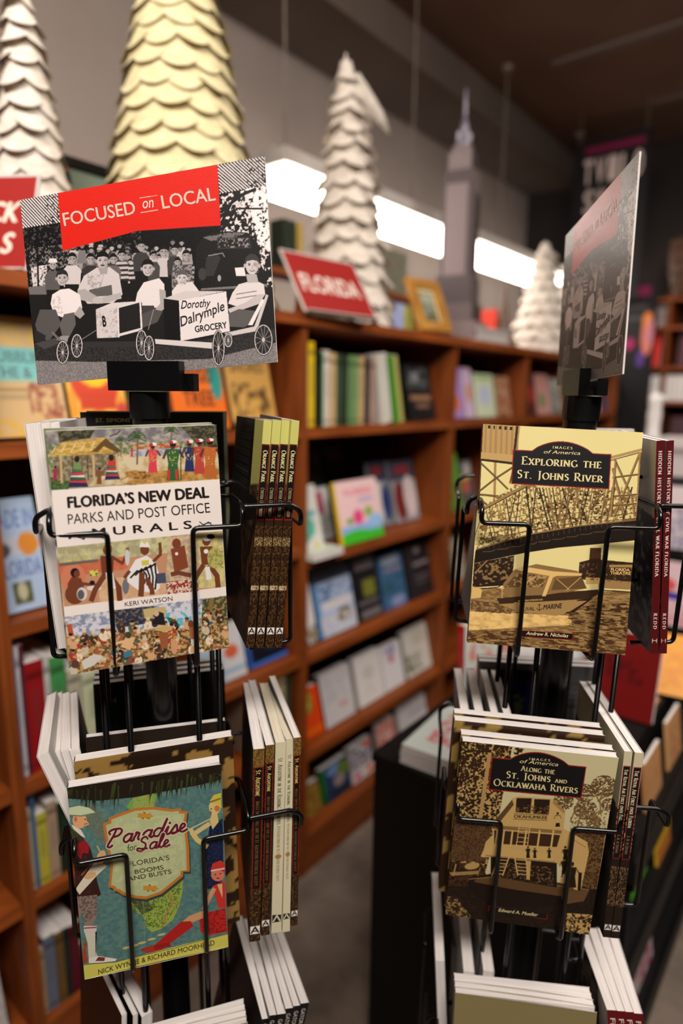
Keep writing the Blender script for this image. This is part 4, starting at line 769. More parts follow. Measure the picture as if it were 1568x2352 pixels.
# ------------------------------------------------------------------ bookcases along the left wall
XF = -1.228; XB = -1.56
US = [-0.42, 0.482, 1.335, 2.185, 2.86, 3.47, 4.25]
LV_A = [1.452, 1.103, 0.762, 0.495, 0.175]; LV_B = [1.452, 1.064, 0.757, 0.429, 0.141]
names = ('at the left edge of the photo', 'holding the orange bird book, left of the FLORIDA sign', 'below the red FLORIDA sign', 'below the skyscraper model', 'next bay beyond the skyscraper model', 'last bay, running behind the edge-on sign card')
for i in range(6):
    y0, y1 = US[i], US[i + 1]; lv = LV_A if i < 2 else LV_B
    b = thing('bookcase', 'brown bookcase bay %s' % names[i], 'bookcase', (XF, y0, 0), (0, 0, 0), 'row of bookcases along the wall')
    W = y1 - y0; D = XB - XF
    for y in (0.0005, W - .0125):
        mb = MB(); mb.box((D, y, 0), (0, y + .012, 1.735)); mb.build('side_panel', M_WOODV, b)
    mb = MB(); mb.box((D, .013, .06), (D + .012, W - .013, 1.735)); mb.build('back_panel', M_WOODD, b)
    mb = MB(); mb.box((D, .0, 1.7355), (.012, W - .0005, 1.764)); mb.build('top_board', M_WOOD, b)
    mb = MB(); mb.box((-.02, .013, 0), (-.003, W - .013, lv[-1] - .03)); mb.build('toe_board', M_WOOD, b)
    for z in lv:
        mb = MB(); mb.box((D + .013, .013, z - .028), (-.001, W - .013, z)); mb.build('shelf', M_WOOD, b)

def cover_art(base, els, n=(30, 42), seed=1):
    """els: ('r', x0, y0, x1, y1, colour) | ('e', cx, cy, rx, ry, colour) | ('t', text, x0, y, x1, height, colour) | ('b', x0, y0, x1, y1, c1, scale)"""
    a = Art(n[0], n[1], None, base)
    for k, e in enumerate(els):
        if e[0] == 'r': a.P([(e[1], e[2]), (e[3], e[2]), (e[3], e[4]), (e[1], e[4])], e[5])
        elif e[0] == 'e': a.E(*e[1:])
        elif e[0] == 't': a.T(e[1], (e[2], e[3]), (e[4], e[3]), e[5], e[6], bold=.02)
        elif e[0] == 'b': a.B([(e[1], e[2]), (e[3], e[2]), (e[3], e[4]), (e[1], e[4])], e[5], None, e[6], .5, seed + k)
    return a
SK = (206, 160, 130)
def face_out(px0, px1, pyb, pyt, z, label, base, els, X=-1.27, lean=-13, t=.02, group=None, spine=None, fac=1.0, yaw=0, name='book'):
    y0 = at_x(px0, pyb, X).y; y1 = at_x(px1, pyb, X).y; h = max(.05, (at_x((px0 + px1) / 2, pyt, X - .03).z - z) / math.cos(math.radians(lean))) * fac; w = (y1 - y0) * .97
    return make_book(name, label, (X - .012, (y0 + y1) / 2, z + .001 + t / 2 * abs(math.sin(math.radians(lean)))), D3((lean, 0, 90 + yaw)), w, h, t, cover_art(base, els), base, spine or tuple(v * .8 for v in base), None, group)
def spines(items, z, X, row, group, y=None, y_end=None):
    """items: (px0, px1, pyb, pytop, colour, lean); books in a row, spines to the room"""
    ords = ['first', 'second', 'third', 'fourth', 'fifth', 'sixth', 'seventh', 'eighth', 'ninth', 'tenth', 'eleventh', 'twelfth', 'thirteenth', 'fourteenth']
    cur = -9
    for k, (a0, a1, pyb, pyt, c, cn, lean) in enumerate(items):
        y0 = at_x(a0, pyb, X).y; y1 = at_x(a1, pyb, X).y; h = max(.08, at_x((a0 + a1) / 2, pyt, X).z - z)
        t = max(.008, (y1 - y0) - .001); y0 = max(y0, cur + .0005); cur = y0 + t
        w = min(.17, .27 if h > .27 else h * .72)
        base = c
        sp = plain(6, 30, c, lambda a: (a.P([(.1, .12), (.9, .12), (.9, .16), (.1, .16)], tuple(v * .6 for v in base)), a.P([(.3, .25), (.7, .25), (.7, .62), (.3, .62)], tuple(min(255, v * .75 + 20) for v in base)), a.P([(.2, .9), (.8, .9), (.8, .94), (.2, .94)], tuple(v * .6 for v in base))) and None, ss=2)
        make_book('book', '%s spine, %s from left %s' % (cn, ords[k], row), (X - w / 2, y0 + t / 2 + (math.sin(math.radians(abs(lean))) * h / 2 if lean else 0) * 0, z + .0005 + (t / 2 * math.sin(math.radians(abs(lean))))), D3((lean, 0, 180)), w, h, t, c, c, sp, None, group)

GA = 'books facing out under the sign card'
# bay under the murals sign card, upper shelf
face_out(-10, 163, 985, 738, 1.453, 'cream and turquoise book at the far left of the upper shelf', (206, 172, 120), [('b', 0, 0, 1, .25, (214, 180, 90), 4), ('r', 0, .26, 1, .54, (120, 190, 186)), ('t', 'BUBBLING', .06, .38, .94, .09, (80, 130, 130)), ('t', 'THE &', .08, .51, .6, .09, (90, 120, 120)), ('r', .12, .6, .5, .62, (150, 130, 90)), ('r', .12, .66, .5, .68, (150, 130, 90)), ('b', .5, .55, .95, .85, (150, 80, 60), 4), ('b', 0, .85, 1, 1, (214, 170, 70), 5)], t=.03, spine=(40, 60, 50), group=GA)
face_out(168, 303, 985, 735, 1.453, 'yellow-orange book with a round red and yellow emblem, second on the upper shelf', (226, 150, 46), [('b', 0, 0, 1, 1, (230, 176, 70), 6), ('e', .5, .5, .42, .3, (206, 62, 26)), ('e', .5, .4, .34, .2, (240, 196, 20)), ('r', .2, .64, .8, .78, (196, 60, 24)), ('e', .9, .8, .1, .08, (190, 60, 50))], t=.026, spine=(60, 50, 20), group=GA)
face_out(310, 398, 985, 735, 1.453, 'dark green paperback with pale lettering, partly behind the rack pole', (58, 72, 46), [('t', 'FLORIDA', .1, .42, .9, .1, (170, 170, 140)), ('b', 0, .6, 1, 1, (36, 46, 34), 5)], t=.02, group=GA)
face_out(403, 530, 955, 722, 1.453, 'orange book with black capitals and a turquoise bird', (222, 106, 24), [('b', 0, 0, 1, .3, (226, 130, 40), 5), ('t', 'MANGO', .14, .60, .8, .12, (58, 26, 18)), ('t', 'TREE', .2, .8, .78, .13, (64, 30, 16)), ('e', .84, .55, .12, .2, (40, 140, 130)), ('e', .8, .4, .07, .1, (30, 120, 120)), ('r', .25, .86, .75, .89, (90, 40, 20))], t=.026, spine=(120, 40, 16), group=GA)
face_out(536, 640, 955, 735, 1.453, 'tan book with a dark title band beside the divider', (196, 150, 76), [('r', 0, 0, 1, .12, (60, 50, 36)), ('t', 'SHORES', .12, .5, .88, .1, (90, 70, 40)), ('b', .1, .6, .9, .95, (90, 66, 34), 5), ('r', 0, .94, 1, 1, (50, 40, 30))], t=.022, spine=(40, 34, 26), group=GA)
# second shelf
face_out(6, 124, 1428, 1150, 1.104, 'pale blue book with blue lettering and an orange disc, left of the painted-murals paperback', (176, 198, 226), [('t', 'MADE IN', .06, .26, .95, .16, (110, 140, 196)), ('e', .72, .42, .2, .1, (222, 140, 50)), ('e', .22, .45, .15, .07, (76, 80, 84)), ('t', 'FLORIDA', .1, .7, .95, .15, (110, 130, 186)), ('r', 0, .34, 1, .5, (200, 202, 214)), ('e', .75, .42, .2, .1, (222, 140, 50)), ('e', .24, .45, .15, .06, (76, 80, 84)), ('r', .3, .74, .66, .93, (84, 92, 50)), ('e', .48, .82, .1, .08, (196, 190, 160))], t=.02, spine=(30, 40, 60))
face_out(470, 572, 1575, 1440, 0.763, 'white book with a red disc, glimpsed between the rack wires', (206, 204, 206), [('b', 0, .3, .5, 1, (150, 180, 200), 4), ('e', .7, .5, .16, .12, (206, 96, 60)), ('r', 0, .8, 1, .86, (120, 170, 200))], t=.02, X=-1.26)
face_out(578, 662, 1540, 1420, 0.763, 'black book with a bright blue edge on the shelf left of the divider', (16, 18, 28), [('r', 0, 0, .05, 1, (56, 104, 190)), ('r', 0, .9, 1, 1, (56, 104, 190)), ('r', .1, .2, .5, .25, (90, 90, 110)), ('e', .6, .6, .2, .14, (30, 36, 60))], t=.024, spine=(56, 104, 190))
spines([(24, 44, 1792, 1550, (176, 130, 84), 'tan', 0), (44, 58, 1792, 1503, (40, 112, 190), 'bright blue', 0), (58, 68, 1792, 1478, (206, 206, 214), 'white', 0), (68, 78, 1790, 1475, (96, 30, 44), 'maroon', 0), (78, 120, 1788, 1512, (150, 22, 26), 'red', 0), (120, 134, 1786, 1500, (196, 196, 190), 'pale grey', 0), (134, 168, 1780, 1500, (70, 150, 80), 'green', 0), (170, 200, 1772, 1532, (190, 184, 160), 'beige', 0), (202, 250, 1765, 1535, (208, 214, 176), 'pale green', 0)], .763, -1.25, 'on the third shelf, left of the rack', 'spines on the third shelf at the left')
spines([(270, 290, 1760, 1545, (206, 150, 60), 'gold', 0), (290, 312, 1755, 1520, (206, 200, 190), 'cream', 0), (312, 330, 1750, 1520, (40, 60, 120), 'navy', 0), (330, 345, 1745, 1520, (60, 110, 80), 'dark green', 0)], .763, -1.25, 'behind the rack wires', 'spines seen through the rack wires')
spines([(50, 70, 2110, 1858, (150, 140, 130), 'grey', 0), (70, 92, 2108, 1850, (198, 186, 160), 'cream', 0), (92, 100, 2104, 1812, (70, 110, 150), 'blue', 0), (100, 125, 2095, 1858, (190, 180, 64), 'yellow', 0), (125, 148, 2080, 1832, (176, 150, 124), 'pinkish tan', 0), (148, 175, 2060, 1830, (24, 50, 34), 'dark green', 0)], .496, -1.25, 'on the fourth shelf left of the golfer-and-map paperback', 'spines on the fourth shelf at the left')
spines([(78, 96, 2335, 2160, (26, 60, 38), 'dark green', 0), (96, 114, 2335, 2172, (190, 160, 120), 'tan', 0), (114, 140, 2332, 2140, (104, 112, 130), 'thick grey-blue', 0), (140, 160, 2325, 2130, (110, 84, 40), 'ochre', 0), (160, 172, 2322, 2120, (24, 44, 44), 'dark teal', 0), (172, 196, 2318, 2112, (96, 20, 34), 'wine red', 0), (196, 206, 2310, 2160, (176, 170, 40), 'mustard', 0)], .176, -1.25, 'on the bottom shelf at the lower left', 'spines on the bottom shelf at the left')
face_out(-60, 22, 2345, 2235, .176, 'white book corner at the lower left edge of the photo', (196, 190, 188), [('b', 0, .5, 1, 1, (170, 164, 160), 5)], t=.02)
spines([(585, 612, 1730, 1585, (150, 130, 110), 'beige', 0), (614, 634, 1728, 1560, (60, 30, 26), 'dark brown', 0), (636, 656, 1722, 1550, (170, 150, 110), 'tan', 0), (658, 668, 1715, 1545, (40, 60, 40), 'dark green', 0)], .496, -1.25, 'on the fourth shelf, just left of the divider', 'spines left of the divider')
# bay below the FLORIDA sign: top shelf
row = [(703, 708, 978, 805, (196, 170, 130), 'cream', 0), (708, 722, 978, 785, (226, 190, 30), 'tall yellow', 0), (723, 737, 978, 805, (20, 18, 20), 'black', 0), (738, 742, 977, 810, (40, 110, 60), 'thin green', 0), (742, 757, 977, 805, (206, 196, 180), 'white', 0)]
cl = [((196, 164, 116), 'tan'), ((56, 76, 50), 'dark green'), ((38, 46, 38), 'blackish green'), ((96, 132, 80), 'mid green'), ((120, 150, 96), 'light green'), ((190, 160, 110), 'sand'), ((50, 46, 50), 'charcoal'), ((170, 140, 124), 'dusty pink')]
xs = 759; 
for k in range(8):
    row.append((xs, xs + 12.2, 976 - k * .5, 811 + k * 1.6, cl[k][0], cl[k][1], 0)); xs += 12.8
spines(row, 1.453, -1.25, 'on the shelf below the FLORIDA sign', 'spines on the shelf below the FLORIDA sign')
for k, (a0, a1, top, ln, c, cn) in enumerate([(878, 902, 835, -12, (206, 202, 190), 'white'), (906, 918, 835, -13, (70, 140, 30), 'bright green'), (918, 928, 838, -14, (176, 170, 100), 'yellow-green')]):
    y0 = at_x(a0, 968, -1.25).y; y1 = at_x(a1, 968, -1.25).y
    make_book('book', 'leaning %s magazine between the spines and the black book' % cn, (-1.25 - .07, (y0 + y1) / 2, 1.455), D3((ln, 0, 180)), .14, .23, (y1 - y0) * .9, c, c, c, None, 'leaning magazines on the shelf below the FLORIDA sign')
face_out(944, 1002, 962, 840, 1.453, 'black book with a grey photograph and orange title, right end of its shelf', (26, 26, 28), [('b', .1, .08, .85, .45, (84, 90, 90), 4), ('r', .12, .56, .9, .66, (150, 110, 80)), ('r', .3, .7, .8, .78, (120, 90, 70)), ('e', .4, .25, .15, .1, (120, 126, 124))], t=.022)
# second shelf below the FLORIDA sign
face_out(697, 748, 1245, 1118, 1.065, 'white picture book with teal shapes beside the divider', (214, 214, 204), [('e', .25, .25, .18, .12, (222, 206, 60)), ('r', .2, .38, .8, .46, (90, 170, 170)), ('e', .5, .62, .22, .14, (90, 180, 160)), ('e', .3, .75, .16, .08, (80, 170, 150)), ('e', .7, .9, .1, .05, (206, 190, 40))], t=.018, X=-1.25)
face_out(742, 772, 1215, 1120, 1.065, 'white and magenta book tucked behind the teal children\u2019s book', (196, 196, 190), [('r', 0, .1, .5, .5, (170, 50, 90)), ('b', .2, .5, 1, 1, (90, 110, 100), 4)], t=.015, X=-1.34)
face_out(701, 765, 1185, 1040, 1.065, 'dim green and yellow book at the back of the shelf', (44, 46, 30), [('e', .3, .3, .2, .14, (110, 84, 24)), ('b', 0, .5, 1, 1, (60, 54, 40), 4)], X=-1.45, t=.015)
face_out(770, 815, 1175, 1030, 1.065, 'tall black book standing behind the pink and green one', (18, 16, 16), [('r', .3, .1, .9, .14, (110, 40, 34)), ('r', 0, 0, 1, .05, (50, 90, 30))], X=-1.46, t=.015)
face_out(790, 886, 1232, 1104, 1.065, 'bright pink picture book with green grass and yellow edge, front of the shelf', (232, 196, 196), [('r', 0, 0, .04, 1, (226, 190, 30)), ('t', 'FLORIDA', .2, .24, .86, .1, (222, 90, 120)), ('r', .5, .3, .85, .38, (190, 170, 196)), ('e', .45, .6, .12, .12, (226, 70, 130)), ('e', .7, .54, .1, .08, (140, 170, 70)), ('e', .25, .64, .08, .05, (110, 160, 70)), ('r', .04, .72, 1, .84, (140, 176, 226)), ('e', .85, .7, .2, .1, (150, 190, 230)), ('r', .04, .84, 1, 1, (60, 186, 40)), ('e', .35, .86, .3, .06, (60, 186, 40))], X=-1.235, t=.014, spine=(226, 190, 30))
face_out(868, 912, 1195, 1062, 1.065, 'picture book with blue and red dressed figures, behind the pink book', (150, 156, 160), [('r', 0, 0, 1, .32, (44, 52, 70)), ('e', .4, .15, .3, .08, (120, 40, 40)), ('e', .35, .6, .25, .3, (216, 206, 200)), ('e', .65, .66, .2, .3, (30, 50, 110))], X=-1.33, t=.016)
face_out(914, 968, 1188, 1060, 1.065, 'second picture book with figures, nearest the right divider', (150, 146, 150), [('r', 0, 0, 1, .32, (50, 56, 74)), ('e', .5, .16, .34, .08, (126, 44, 44)), ('e', .3, .65, .22, .32, (110, 30, 26)), ('e', .7, .6, .25, .34, (206, 190, 190))], X=-1.31, t=.016)
for k in range(2):
    y0 = at_x(697, 1262, -1.24).y; mb_ = make_book('book', 'flat pale book lying under the teal children\u2019s book, %s' % ('lower' if k == 0 else 'upper'), (-1.30, y0 + .07, 1.067 + .011 * k), D3((90, 0, 90)), .14, .1, .01, (200, 206, 190), (200, 206, 190), (206, 206, 196), None, 'flat books on the second shelf')
# third shelf
face_out(693, 733, 1482, 1345, .758, 'white paperback with a dark wave along its foot', (222, 216, 214), [('b', 0, .7, 1, 1, (70, 70, 60), 4), ('r', 0, .8, 1, .86, (150, 130, 60))], t=.02)
face_out(735, 822, 1466, 1302, .758, 'blue and white book with a blurred black title, third shelf', (176, 190, 216), [('r', 0, 0, 1, .22, (50, 56, 70)), ('r', 0, .22, .12, 1, (70, 130, 180)), ('b', .15, .25, 1, .5, (90, 120, 160), 4), ('r', .2, .5, .95, .62, (216, 210, 210)), ('e', .7, .75, .2, .1, (90, 80, 40)), ('b', .1, .7, 1, 1, (206, 200, 200), 4)], t=.024, spine=(30, 50, 80))
face_out(826, 880, 1436, 1275, .758, 'black book with a yellow-green square, third shelf', (24, 22, 24), [('r', .15, .12, .9, .24, (120, 110, 110)), ('r', .35, .4, .85, .66, (116, 118, 40)), ('r', .1, .7, .9, .76, (100, 96, 96)), ('r', .15, .84, .95, .96, (110, 106, 108))], t=.022)
face_out(886, 938, 1412, 1275, .758, 'blue sea-coloured book between two black ones', (60, 100, 140), [('e', .5, .12, .4, .08, (150, 160, 170)), ('r', .2, .25, .9, .32, (140, 120, 130)), ('b', 0, .4, 1, .75, (40, 80, 90), 4), ('e', .6, .88, .3, .1, (130, 140, 180))], t=.02)
face_out(944, 998, 1388, 1252, .758, 'black book with small white lettering by the right divider, third shelf', (34, 30, 34), [('e', .5, .12, .12, .06, (150, 140, 140)), ('r', .3, .35, .9, .4, (140, 130, 130)), ('r', .3, .6, .85, .64, (90, 80, 84)), ('r', .3, .7, .8, .74, (90, 80, 84))], t=.02)
# fourth shelf
face_out(694, 746, 1708, 1580, .43, 'orange-red book with a yellow and green flower picture', (226, 70, 16), [('e', .35, .3, .32, .22, (200, 170, 50)), ('b', .1, .1, .65, .5, (90, 120, 60), 4), ('r', 0, .82, 1, .9, (226, 110, 20))], t=.024, spine=(180, 40, 16))
face_out(748, 816, 1672, 1537, .43, 'pale grey hardback with faint red print, fourth shelf', (204, 198, 198), [('b', .1, .1, .85, .6, (190, 184, 186), 5), ('r', .5, .66, .8, .74, (196, 150, 150))], t=.03, spine=(40, 36, 36))
face_out(826, 884, 1632, 1500, .43, 'white hardback with a faint sketch on its cover', (220, 214, 210), [('e', .5, .4, .2, .14, (200, 196, 190)), ('b', .3, .6, .7, .8, (196, 186, 170), 4)], t=.026)
face_out(886, 930, 1605, 1478, .43, 'white hardback with blue and red scribbles', (220, 214, 214), [('b', .2, .05, .7, .25, (90, 80, 160), 3), ('e', .5, .35, .14, .08, (196, 100, 110))], t=.022)
face_out(938, 992, 1566, 1440, .43, 'white book with grey-green blots near the right divider, fourth shelf', (212, 206, 196), [('b', 0, .5, .6, .9, (110, 116, 90), 4), ('b', .3, .1, .9, .4, (190, 180, 160), 4)], t=.02)
# fifth shelf
face_out(696, 742, 1908, 1795, .142, 'brown and gold book low beside the divider', (110, 84, 36), [('b', 0, 0, 1, 1, (170, 130, 50), 4)], t=.02)
face_out(748, 808, 1862, 1745, .142, 'dark book with green hills and a blue sky on its cover', (40, 60, 90), [('r', 0, 0, .1, 1, (30, 110, 40)), ('e', .5, .2, .3, .15, (110, 140, 196)), ('e', .8, .3, .25, .2, (100, 120, 40)), ('e', .6, .55, .2, .16, (150, 130, 130)), ('b', 0, .7, 1, 1, (26, 30, 40), 4)], t=.024, spine=(30, 120, 40))
face_out(812, 862, 1815, 1700, .142, 'white floral book with pink and red blossoms, bottom shelf', (206, 200, 190), [('b', 0, 0, 1, .7, (90, 80, 110), 3), ('e', .25, .85, .16, .08, (200, 60, 130)), ('e', .8, .85, .14, .08, (222, 80, 50)), ('e', .8, .15, .16, .08, (222, 90, 70))], t=.02)
face_out(876, 915, 1765, 1650, .142, 'white and red patterned book half behind the black table', (214, 196, 186), [('b', 0, 0, 1, 1, (206, 80, 60), 4)], t=.02)
face_out(925, 1000, 1700, 1600, .142, 'pale grey book with yellow flowers above the black table', (206, 200, 200), [('b', 0, .6, 1, 1, (190, 180, 80), 4), ('r', .3, .3, .8, .4, (176, 170, 176))], t=.02)
# bay below the skyscraper model
face_out(1046, 1068, 968, 846, 1.453, 'purple book with an orange flower, left end below the skyscraper model', (176, 140, 196), [('e', .3, .7, .3, .14, (226, 110, 50))], t=.02, lean=-10)
face_out(1069, 1092, 966, 848, 1.453, 'lilac book with gold ornament below the skyscraper model', (206, 180, 206), [('e', .6, .5, .2, .2, (200, 130, 30))], t=.02, lean=-10, spine=(80, 80, 150))
face_out(1096, 1140, 964, 862, 1.453, 'pale green book with a light blue drawing below the skyscraper model', (206, 216, 184), [('e', .5, .5, .3, .24, (186, 196, 216)), ('r', .1, .05, .9, .14, (150, 186, 120))], t=.02, lean=-10)
face_out(1146, 1176, 962, 868, 1.453, 'cream and red patterned book in the bay below the skyscraper model', (190, 170, 130), [('b', 0, 0, 1, 1, (150, 60, 40), 4)], t=.02, lean=-10)
face_out(1042, 1068, 1168, 1045, 1.065, 'green paperback behind the bridge rack\u2019s wire', (84, 150, 50), [('b', 0, .5, 1, 1, (120, 100, 50), 4)], t=.02, spine=(90, 160, 50))
face_out(1070, 1096, 1166, 1060, 1.065, 'grey and white photo book beside the green paperback', (90, 86, 86), [('e', .6, .2, .3, .14, (176, 170, 168)), ('r', 0, .3, .7, .42, (206, 170, 40)), ('e', .3, .55, .25, .12, (206, 90, 80))], t=.02)
face_out(1044, 1070, 1375, 1235, .758, 'mottled white and green book below the skyscraper bay', (130, 120, 96), [('b', 0, 0, 1, 1, (190, 186, 166), 4)], t=.02)
# farther bays
face_out(1214, 1234, 955, 862, 1.453, 'dark red book, first in the bay beyond the skyscraper model', (90, 40, 34), [('e', .5, .5, .3, .2, (176, 60, 50))], t=.02, lean=-10)
face_out(1236, 1266, 955, 862, 1.453, 'salmon pink book with a green motif beyond the skyscraper model', (206, 150, 140), [('e', .4, .65, .2, .2, (90, 140, 80))], t=.02, lean=-10)
face_out(1270, 1296, 953, 872, 1.453, 'grey and white book half behind the rack pole', (176, 176, 170), [('b', 0, .3, 1, 1, (90, 100, 90), 4)], t=.02, lean=-10)
face_out(1362, 1378, 950, 880, 1.453, 'yellow and white book right of the rack pole', (190, 180, 90), [('b', 0, .3, 1, 1, (206, 200, 190), 4)], t=.02, lean=-10)
face_out(1394, 1412, 950, 868, 1.453, 'blue and green book in the last bay', (70, 90, 140), [('e', .5, .5, .3, .3, (120, 160, 90))], t=.02, lean=-10)
face_out(1414, 1436, 950, 862, 1.453, 'black book with grey print in the last bay', (30, 34, 30), [('b', .2, .2, .9, .8, (70, 74, 66), 4)], t=.02, lean=-10)

# ------------------------------------------------------------------ on top of the bookcases
ZT = 1.764
M_PAPERTREE = mat('white_paper_pulp', (216, 206, 194), 0.9, spec=0.1, noise=((196, 184, 170), 40, 4, (1, 1, 2)), bump=(220, 0.5, (1, 1, 3)))
M_CREAM = mat('cream_paper_pulp', (222, 210, 168), 0.9, spec=0.1, noise=((206, 192, 148), 40, 4, (1, 1, 2)), bump=(220, 0.4, (1, 1, 5)))
def paper_tree(label, px, pyb, X, half, pyt, m, seed, sp=.06, pw=.07, fl=.014, lean=0, flap=False, zb=ZT, pyhalf=None):
    base = at_x(px, pyb, X); top = at_x(px, pyt, X); H = top.z - zb
    dep = (base - EYE).dot(_f); R0 = half / FPX * dep
    t = thing('paper_tree', label, 'decorative tree', (X, base.y, zb), (0, 0, random.Random(seed).uniform(0, 6)), 'folded paper trees on top of the bookcases')
    rs = random.Random(seed)
    mb = MB(); bend = lambda z: (lean * (z / H) ** 2, -lean * .3 * (z / H) ** 2)
    V = []; seg = 20
    for k in range(11):
        z = H * k / 10 * .97; r = R0 * .86 * (1 - k / 10) ** .85 + .004
        for j in range(seg): a = 2 * PI * j / seg; bx, by = bend(z); V.append((bx + r * math.cos(a), by + r * math.sin(a), z))
    mb.add(V, [(i * seg + j, i * seg + (j + 1) % seg, (i + 1) * seg + (j + 1) % seg, (i + 1) * seg + j) for i in range(10) for j in range(seg)] + [tuple(range(seg))[::-1], tuple(10 * seg + j for j in range(seg))], (230, 222, 210))
    z0 = 0.0; i = 0; off = rs.uniform(0, 2)
    while z0 < H * .93:
        k_ = 1 - .35 * z0 / H; L = sp * 1.5 * k_; zt = z0 + L; R1 = R0 * max(.02, 1 - zt / H * .97) ** .85 + .004; R2 = R0 * (1 - z0 / H * .97) ** .85 + .004
        n = max(4, round(2 * PI * R2 / (pw * k_))); off += PI / n
        for p in range(n):
            a0 = off + 2 * PI * (p + rs.uniform(-.08, .08)) / n; da = 2 * PI / n * .56; f_ = fl * rs.uniform(.6, 1.5); LL = L * rs.uniform(.94, 1.12); tw = rs.uniform(-.25, .25)
            V = []; NU, NV = 9, 7
            for v in range(NV):
                for u in range(NU):
                    uu = -1 + 2 * u / (NU - 1); vv = v / (NV - 1)
                    z = zt - LL * vv * (1 - .3 * uu * uu * vv ** 2); r = R1 + (R2 - R1) * vv + .002 + f_ * vv ** 2.5 * (1 - .6 * uu * uu + tw * uu)
                    bx, by = bend(z); a = a0 + da * uu
                    V.append((bx + r * math.cos(a), by + r * math.sin(a), z))
            mb.add(V, [(v * NU + u, (v + 1) * NU + u, (v + 1) * NU + u + 1, v * NU + u + 1) for v in range(NV - 1) for u in range(NU - 1)], (230, 222, 210))
        z0 += sp * k_; i += 1
    bx, by = bend(H)
    mb.tube([(bx * .9, by * .9, H * .86), (bx, by, H * 1.0)], R0 * .16 + .004, 10, r2=.002)
    o = mb.build('scaled_crown', m, t, smooth=True)
    if flap:
        M_ = Matrix.Rotation(-t.rotation_euler.z, 4, 'Z'); mb = MB()
        P = [M_ @ Vector(q) for q in ((0, -.005, H * .9), (.02, .04, H * .87), (.045, .09, H * .82), (.06, .13, H * .765))]
        mb.tube([tuple(q) for q in P], .046, 8, r2=.003); mb.tube([tuple(M_ @ Vector((0, -.045, H * .80))), tuple(M_ @ Vector((0, -.035, H * .72)))], .012, 6, r2=.02)
        mb.build('drooping_tip', m, t, smooth=True)
    return t
paper_tree('white folded-paper tree at the top left, above the black picture frame', 88, 600, -1.40, 92, -40, M_PAPERTREE, 2, sp=.052, pw=.062, fl=.014)
paper_tree('large cream folded-paper tree rising out of the top of the photo', 428, 640, -1.40, 190, -330, M_CREAM, 4, sp=.056, pw=.085, fl=.014)
paper_tree('white folded-paper tree with a drooping tip, behind the FLORIDA sign', 800, 730, -1.38, 90, 128, M_PAPERTREE, 7, sp=.066, pw=.075, fl=.026, flap=True, lean=-.03)
paper_tree('small white paper tree between the skyscraper model and the edge-on sign', 1236, 812, -1.38, 62, 545, M_PAPERTREE, 9, sp=.07, pw=.07, fl=.022)
paper_tree('small white paper tree partly hidden by the edge-on sign card', 1296, 822, -1.38, 50, 575, M_PAPERTREE, 12, sp=.07, pw=.07, fl=.022)

M_SIGNP = attr_mat('printed_sign_paper', 0.5, 0, 0, 0.3)
def red_sign(label, loc, rot, w, h, fn, easel=True):
    r = thing('tabletop_sign', label, 'sign', loc, D3(rot), 'red category signs on top of the bookcases')
    mb = MB(); mb.box((-w / 2 - .006, -.002, -.004), (w / 2 + .006, .002, h + .006), (210, 200, 190)); mb.build('backing', M_WHITEMETAL, r)
    a = Art(90, 60, None, (148, 28, 22)); fn(a); mb = MB(); a.put(mb, (-w / 2, -.0024, 0), (w, 0, 0), (0, 0, h), .0004); mb.build('printed_face', M_SIGNP, r)
    mb = MB(); mb.box((-w / 2 + .0, -.012, -.007), (w / 2, .002, -.0042)); mb.build('ledge', M_WHITEMETAL, r)
    if easel:
        mb = MB(); s_ = math.sin(math.radians(-rot[0])); mb.add([(-w * .3, .003, h * .8), (-w * .3, .003, 0), (-w * .3, .003 + .10, .06), (-w * .26, .003, h * .8), (-w * .26, .003, 0), (-w * .26, .003 + .10, .06)], [(0, 1, 2), (5, 4, 3), (0, 3, 4, 1), (1, 4, 5, 2), (2, 5, 3, 0)]); mb.build('strut', M_WOOD, r)
    return r
red_sign('red FLORIDA sign with white capitals, tilted back on the bookcase', (-1.185, 1.447, ZT + .008), (-32, 0, 83), .275, .195, lambda a: a.T('FLORIDA', (.09, .66), (.91, .66), .30, (226, 212, 200), bold=.02))
red_sign('red sign ending in CK and S, cut off by the photo\u2019s left edge', (-1.32, .515, ZT + .008), (-17, 1, 31), .235, .178, lambda a: (a.T('CK', (.62, .50), (.9, .50), .22, (226, 206, 190), bold=.04, shear=.25), a.T('S', (.76, .84), (.88, .84), .22, (226, 206, 190), bold=.04, shear=.2)) and None)
# picture frames
def frame(label, loc, rot, w, h, bw, m, inner, d=.018):
    r = thing('picture_frame', label, 'picture frame', loc, D3(rot))
    mb = MB()
    mb.box((-w / 2, -d, 0), (w / 2, 0, bw)); mb.box((-w / 2, -d, h - bw), (w / 2, 0, h)); mb.box((-w / 2, -d, bw), (-w / 2 + bw, 0, h - bw)); mb.box((w / 2 - bw, -d, bw), (w / 2, 0, h - bw))
    mb.build('moulding', m, r)
    mb = MB(); inner.put(mb, (-w / 2 + bw, -d * .4, bw), (w - 2 * bw, 0, 0), (0, 0, h - 2 * bw), .0003); mb.build('picture', M_SIGNP, r)
    return r
M_GOLD = mat('gilded_wood', (206, 150, 66), 0.45, metal=0.35, noise=((176, 120, 46), 12, 3, (1, 1, 1)))
frame('gold-framed small painting beside the skyscraper model', (-1.235, 2.035, ZT + .004), (-24, 0, 79), .165, .205, .034, M_GOLD, cover_art((196, 184, 140), [('r', .14, .12, .86, .9, (120, 96, 50)), ('r', .2, .16, .8, .82, (150, 156, 140)), ('b', .2, .4, .8, .82, (70, 76, 56), 4), ('r', .1, .86, .9, .92, (60, 40, 24))]))
q = at_x(137, 352, -1.52)
